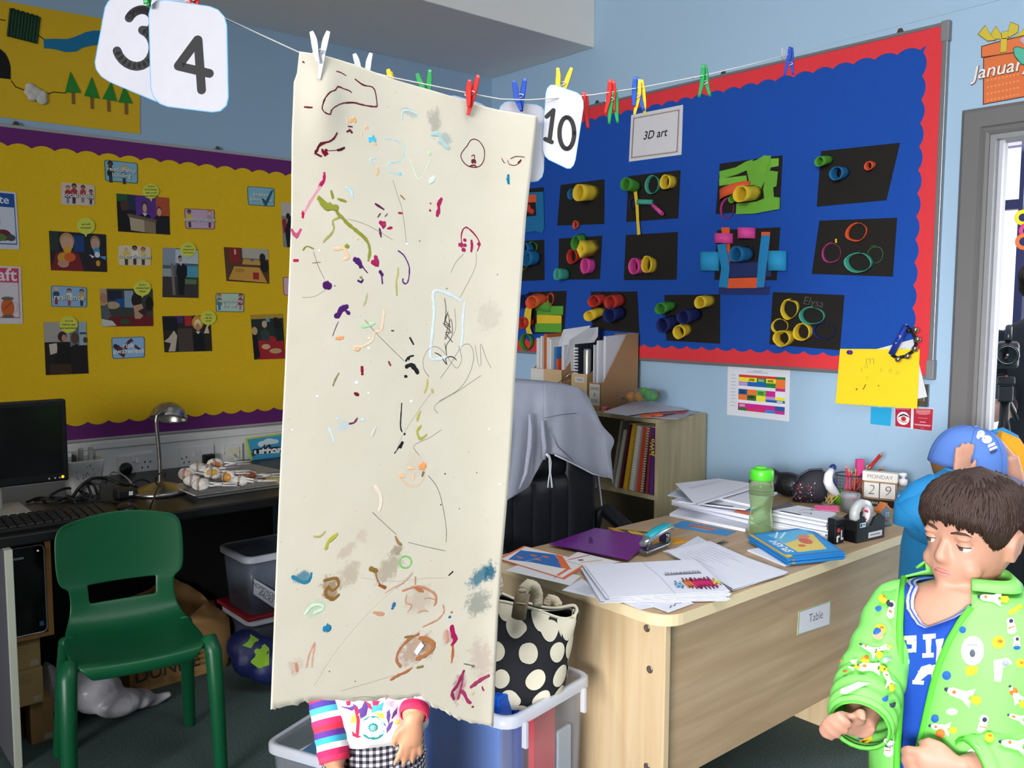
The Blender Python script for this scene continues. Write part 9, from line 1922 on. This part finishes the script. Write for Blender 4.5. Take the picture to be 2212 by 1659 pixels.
# ---------------- adult in the lobby with a camera on a tripod
O, F, Lf, zn = frame(2275, 660, 3.95, 35)
ad_ = T('person', 'dark haired adult in a black coat standing beyond the doorway', 'person', O)
ah = Head(O, F, Lf, B(0, .035, 1.355), 1.13, 8); body = MB(); ah.skull(body); body.tube([ah.P(0, -.015, .045), ah.P(0, -.02, -.01), B(0, -.01, 1.32), B(0, -.01, 1.26)], [.055, .052, .056, .08], 14)
body.loft([[B(w*math.cos(a), d*math.sin(a), z) for a in (2*math.pi*i/20 for i in range(20))] for z, w, d in ((.80, .15, .10), (.92, .15, .11), (1.05, .135, .10), (1.18, .165, .11), (1.27, .165, .09), (1.315, .08, .06))], 0)
aSR, aSL = B(-.175, 0, 1.25), B(.175, 0, 1.25); aWR, aWL = atd(2180, 890, 3.58), B(.16, .22, 1.05); aER, aEL = B(-.23, .02, 1.00), B(.24, .06, 1.02)
for S, E_, W in ((aSR, aER, aWR), (aSL, aEL, aWL)): body.tube([S, (S+E_)/2, E_, (E_+W)/2, W], [.05, .045, .04, .036, .028], 12)
for s_ in (-1, 1): body.tube([B(s_*.085, 0, .85), B(s_*.09, .01, .62), B(s_*.09, .01, .46), B(s_*.092, -.01, .25), B(s_*.095, -.015, .06)], [.10, .085, .06, .058, .04], 12); body.loft([[B(s_*.095+.038*w*math.cos(a), y, .035+.035*w*math.sin(a)) for a in (2*math.pi*i/10 for i in range(10))] for y, w in ((-.08, .6), (-.04, 1), (.06, 1), (.13, .9), (.17, .4))], 0)
hand(body, aWR, nrm(-RT*.9+V3((0, 0, -.1))), nrm(CAM-aWR), nrm(V3((0, 0, 1))), .165, .45, .08); hand(body, aWL, nrm(F+V3((0, 0, -.2))), nrm(V3((0, 0, 1))), nrm(-Lf), .165, .4, .1)
seal(body, 'body', SKIN, ad_, .007, 4); ah.face(ad_, '#3a2a1c', '#2a1c16', .3)
ah.hair(ad_, lambda th: .12 if abs((th+math.pi) % (2*math.pi)-math.pi) < .7 else max(.0, .11-.10*(abs((th+math.pi) % (2*math.pi)-math.pi)-.7)), M('#221812', .6, .3, 22, .5, 120), 1.02, .030, 420, 12, fringe=.012)
CT = M('#14141a', .7, .12, 20, .2, 120)
m = MB().loft([[B(w*math.cos(a), d*math.sin(a), z) for a in (2*math.pi*i/24 for i in range(24))] for z, w, d in ((.50, .20, .16), (.70, .195, .155), (.92, .18, .14), (1.06, .175, .135), (1.2, .20, .135), (1.275, .19, .115), (1.32, .10, .09), (1.35, .085, .085))], 0)
for S, E_, W in ((aSR, aER, aWR), (aSL, aEL, aWL)): m.tube([S, (S+E_)/2, E_, (E_+W)/2, E_*.2+W*.8], [.075, .066, .062, .055, .047], 14)
seal(m, 'coat', CT, ad_, .010, 3)
m = MB()
for s_ in (-1, 1): m.tube([B(s_*.085, 0, .85), B(s_*.09, .01, .62), B(s_*.092, .01, .40), B(s_*.095, 0, .08)], [.11, .095, .078, .068], 14)
seal(m, 'trousers', M('#121216', .8, .1, 20), ad_, .010, 2)
for s_ in (-1, 1): MB().loft([[B(s_*.095+.045*w*math.cos(a), y, .045+.045*w*math.sin(a)) for a in (2*math.pi*i/12 for i in range(12))] for y, w in ((-.09, .6), (-.05, .98), (.05, 1), (.13, .95), (.18, .5))], 0).build('boot', M('#101012', .5), ad_)
tpb = atd(2172, 850, 3.42); tp0 = V3((tpb[0], tpb[1], 0)); tri = T('camera_tripod', 'black video camera on a tripod just inside the lobby', 'tripod', tp0)
BK = M('#121215', .4, .1, 30); cf = nrm((CAM-tpb)*V3((1, 1, 0)))
MB().tube([tpb+V3((0, 0, -.38)), tpb+V3((0, 0, -.02))], .018, 12).build('centre_column', BK, tri)
o = MB(); o.obox(tpb+V3((0, 0, .0)), RT*.03, cf*.035, V3((0, 0, .03))); o.obox(tpb+V3((0, 0, .05)), RT*.035, cf*.03, V3((0, 0, .015))); o.build('tripod_head', BK, tri, bevel=.006)
o = MB(); o.obox(tpb+V3((0, 0, .15)), RT*.045, cf*.09, V3((0, 0, .05))); o.build('camera_body', M('#17171b', .4), tri, bevel=.014, bseg=3)
MB().lathe([(.036, 0), (.040, .04), (.034, .05), (.030, .046), (.004, .03)], tpb+V3((0, 0, .155))+cf*.085, 24, axis=cf).build('lens', M('#0a0a0d', .15), tri)
MB().tube([tpb+V3((0, 0, .20))-cf*.06, tpb+V3((0, 0, .255))-cf*.03, tpb+V3((0, 0, .255))+cf*.05, tpb+V3((0, 0, .205))+cf*.075], .012, 10).build('carry_handle', M('#1d2026', .3), tri)
MB().ball(tpb+V3((0, 0, .07))+cf*.034, .004, 8).build('red_button', M('#b83a36', .4), tri)
for i in range(3):
    a = 2*math.pi*i/3+.5; e = tp0+V3((.20*math.cos(a), .20*math.sin(a), .012)); b = tpb+V3((0, 0, -.08)); lg = MB().tube([b, b+(e-b)*.55, e], [.014, .012, .009], 8).build('leg', BK, tri); MB().ball(e, .012, 8).build('rubber_foot', M('#1c1c1e', .7), lg)
MB().tube([tpb, tpb-cf*.18+RT*.05+V3((0, 0, -.12))], [.008, .010], 8).build('pan_handle', BK, tri)

# paper ring decoration hanging in the lobby window
pr = T('paper_ring_garland', 'bright yellow, magenta and orange paper rings hanging in the lobby', 'garland', atd(2212, 490, 4.3))
for u, v, hx, r in ((2210, 470, '#f0d020', .032), (2218, 498, '#c83a78', .030), (2212, 522, '#f06a2a', .034)):
    p = atd(u, v, 4.3); MB().tube([p+RT*r*math.cos(a)+V3((0, 0, r*.9*math.sin(a))) for a in (2*math.pi*i/20 for i in range(20))], .010, 8, closed=True, flat=(nrm(FW*V3((1, 1, 0))), .012)).build('paper_ring', M(hx, .7), pr)
MB().tube([atd(2210, 452, 4.3), atd(2210, 452, 4.3)+V3((0, 0, 1.14))], .0015, 5).build('thread', M('#d0d0d0', .7), pr)
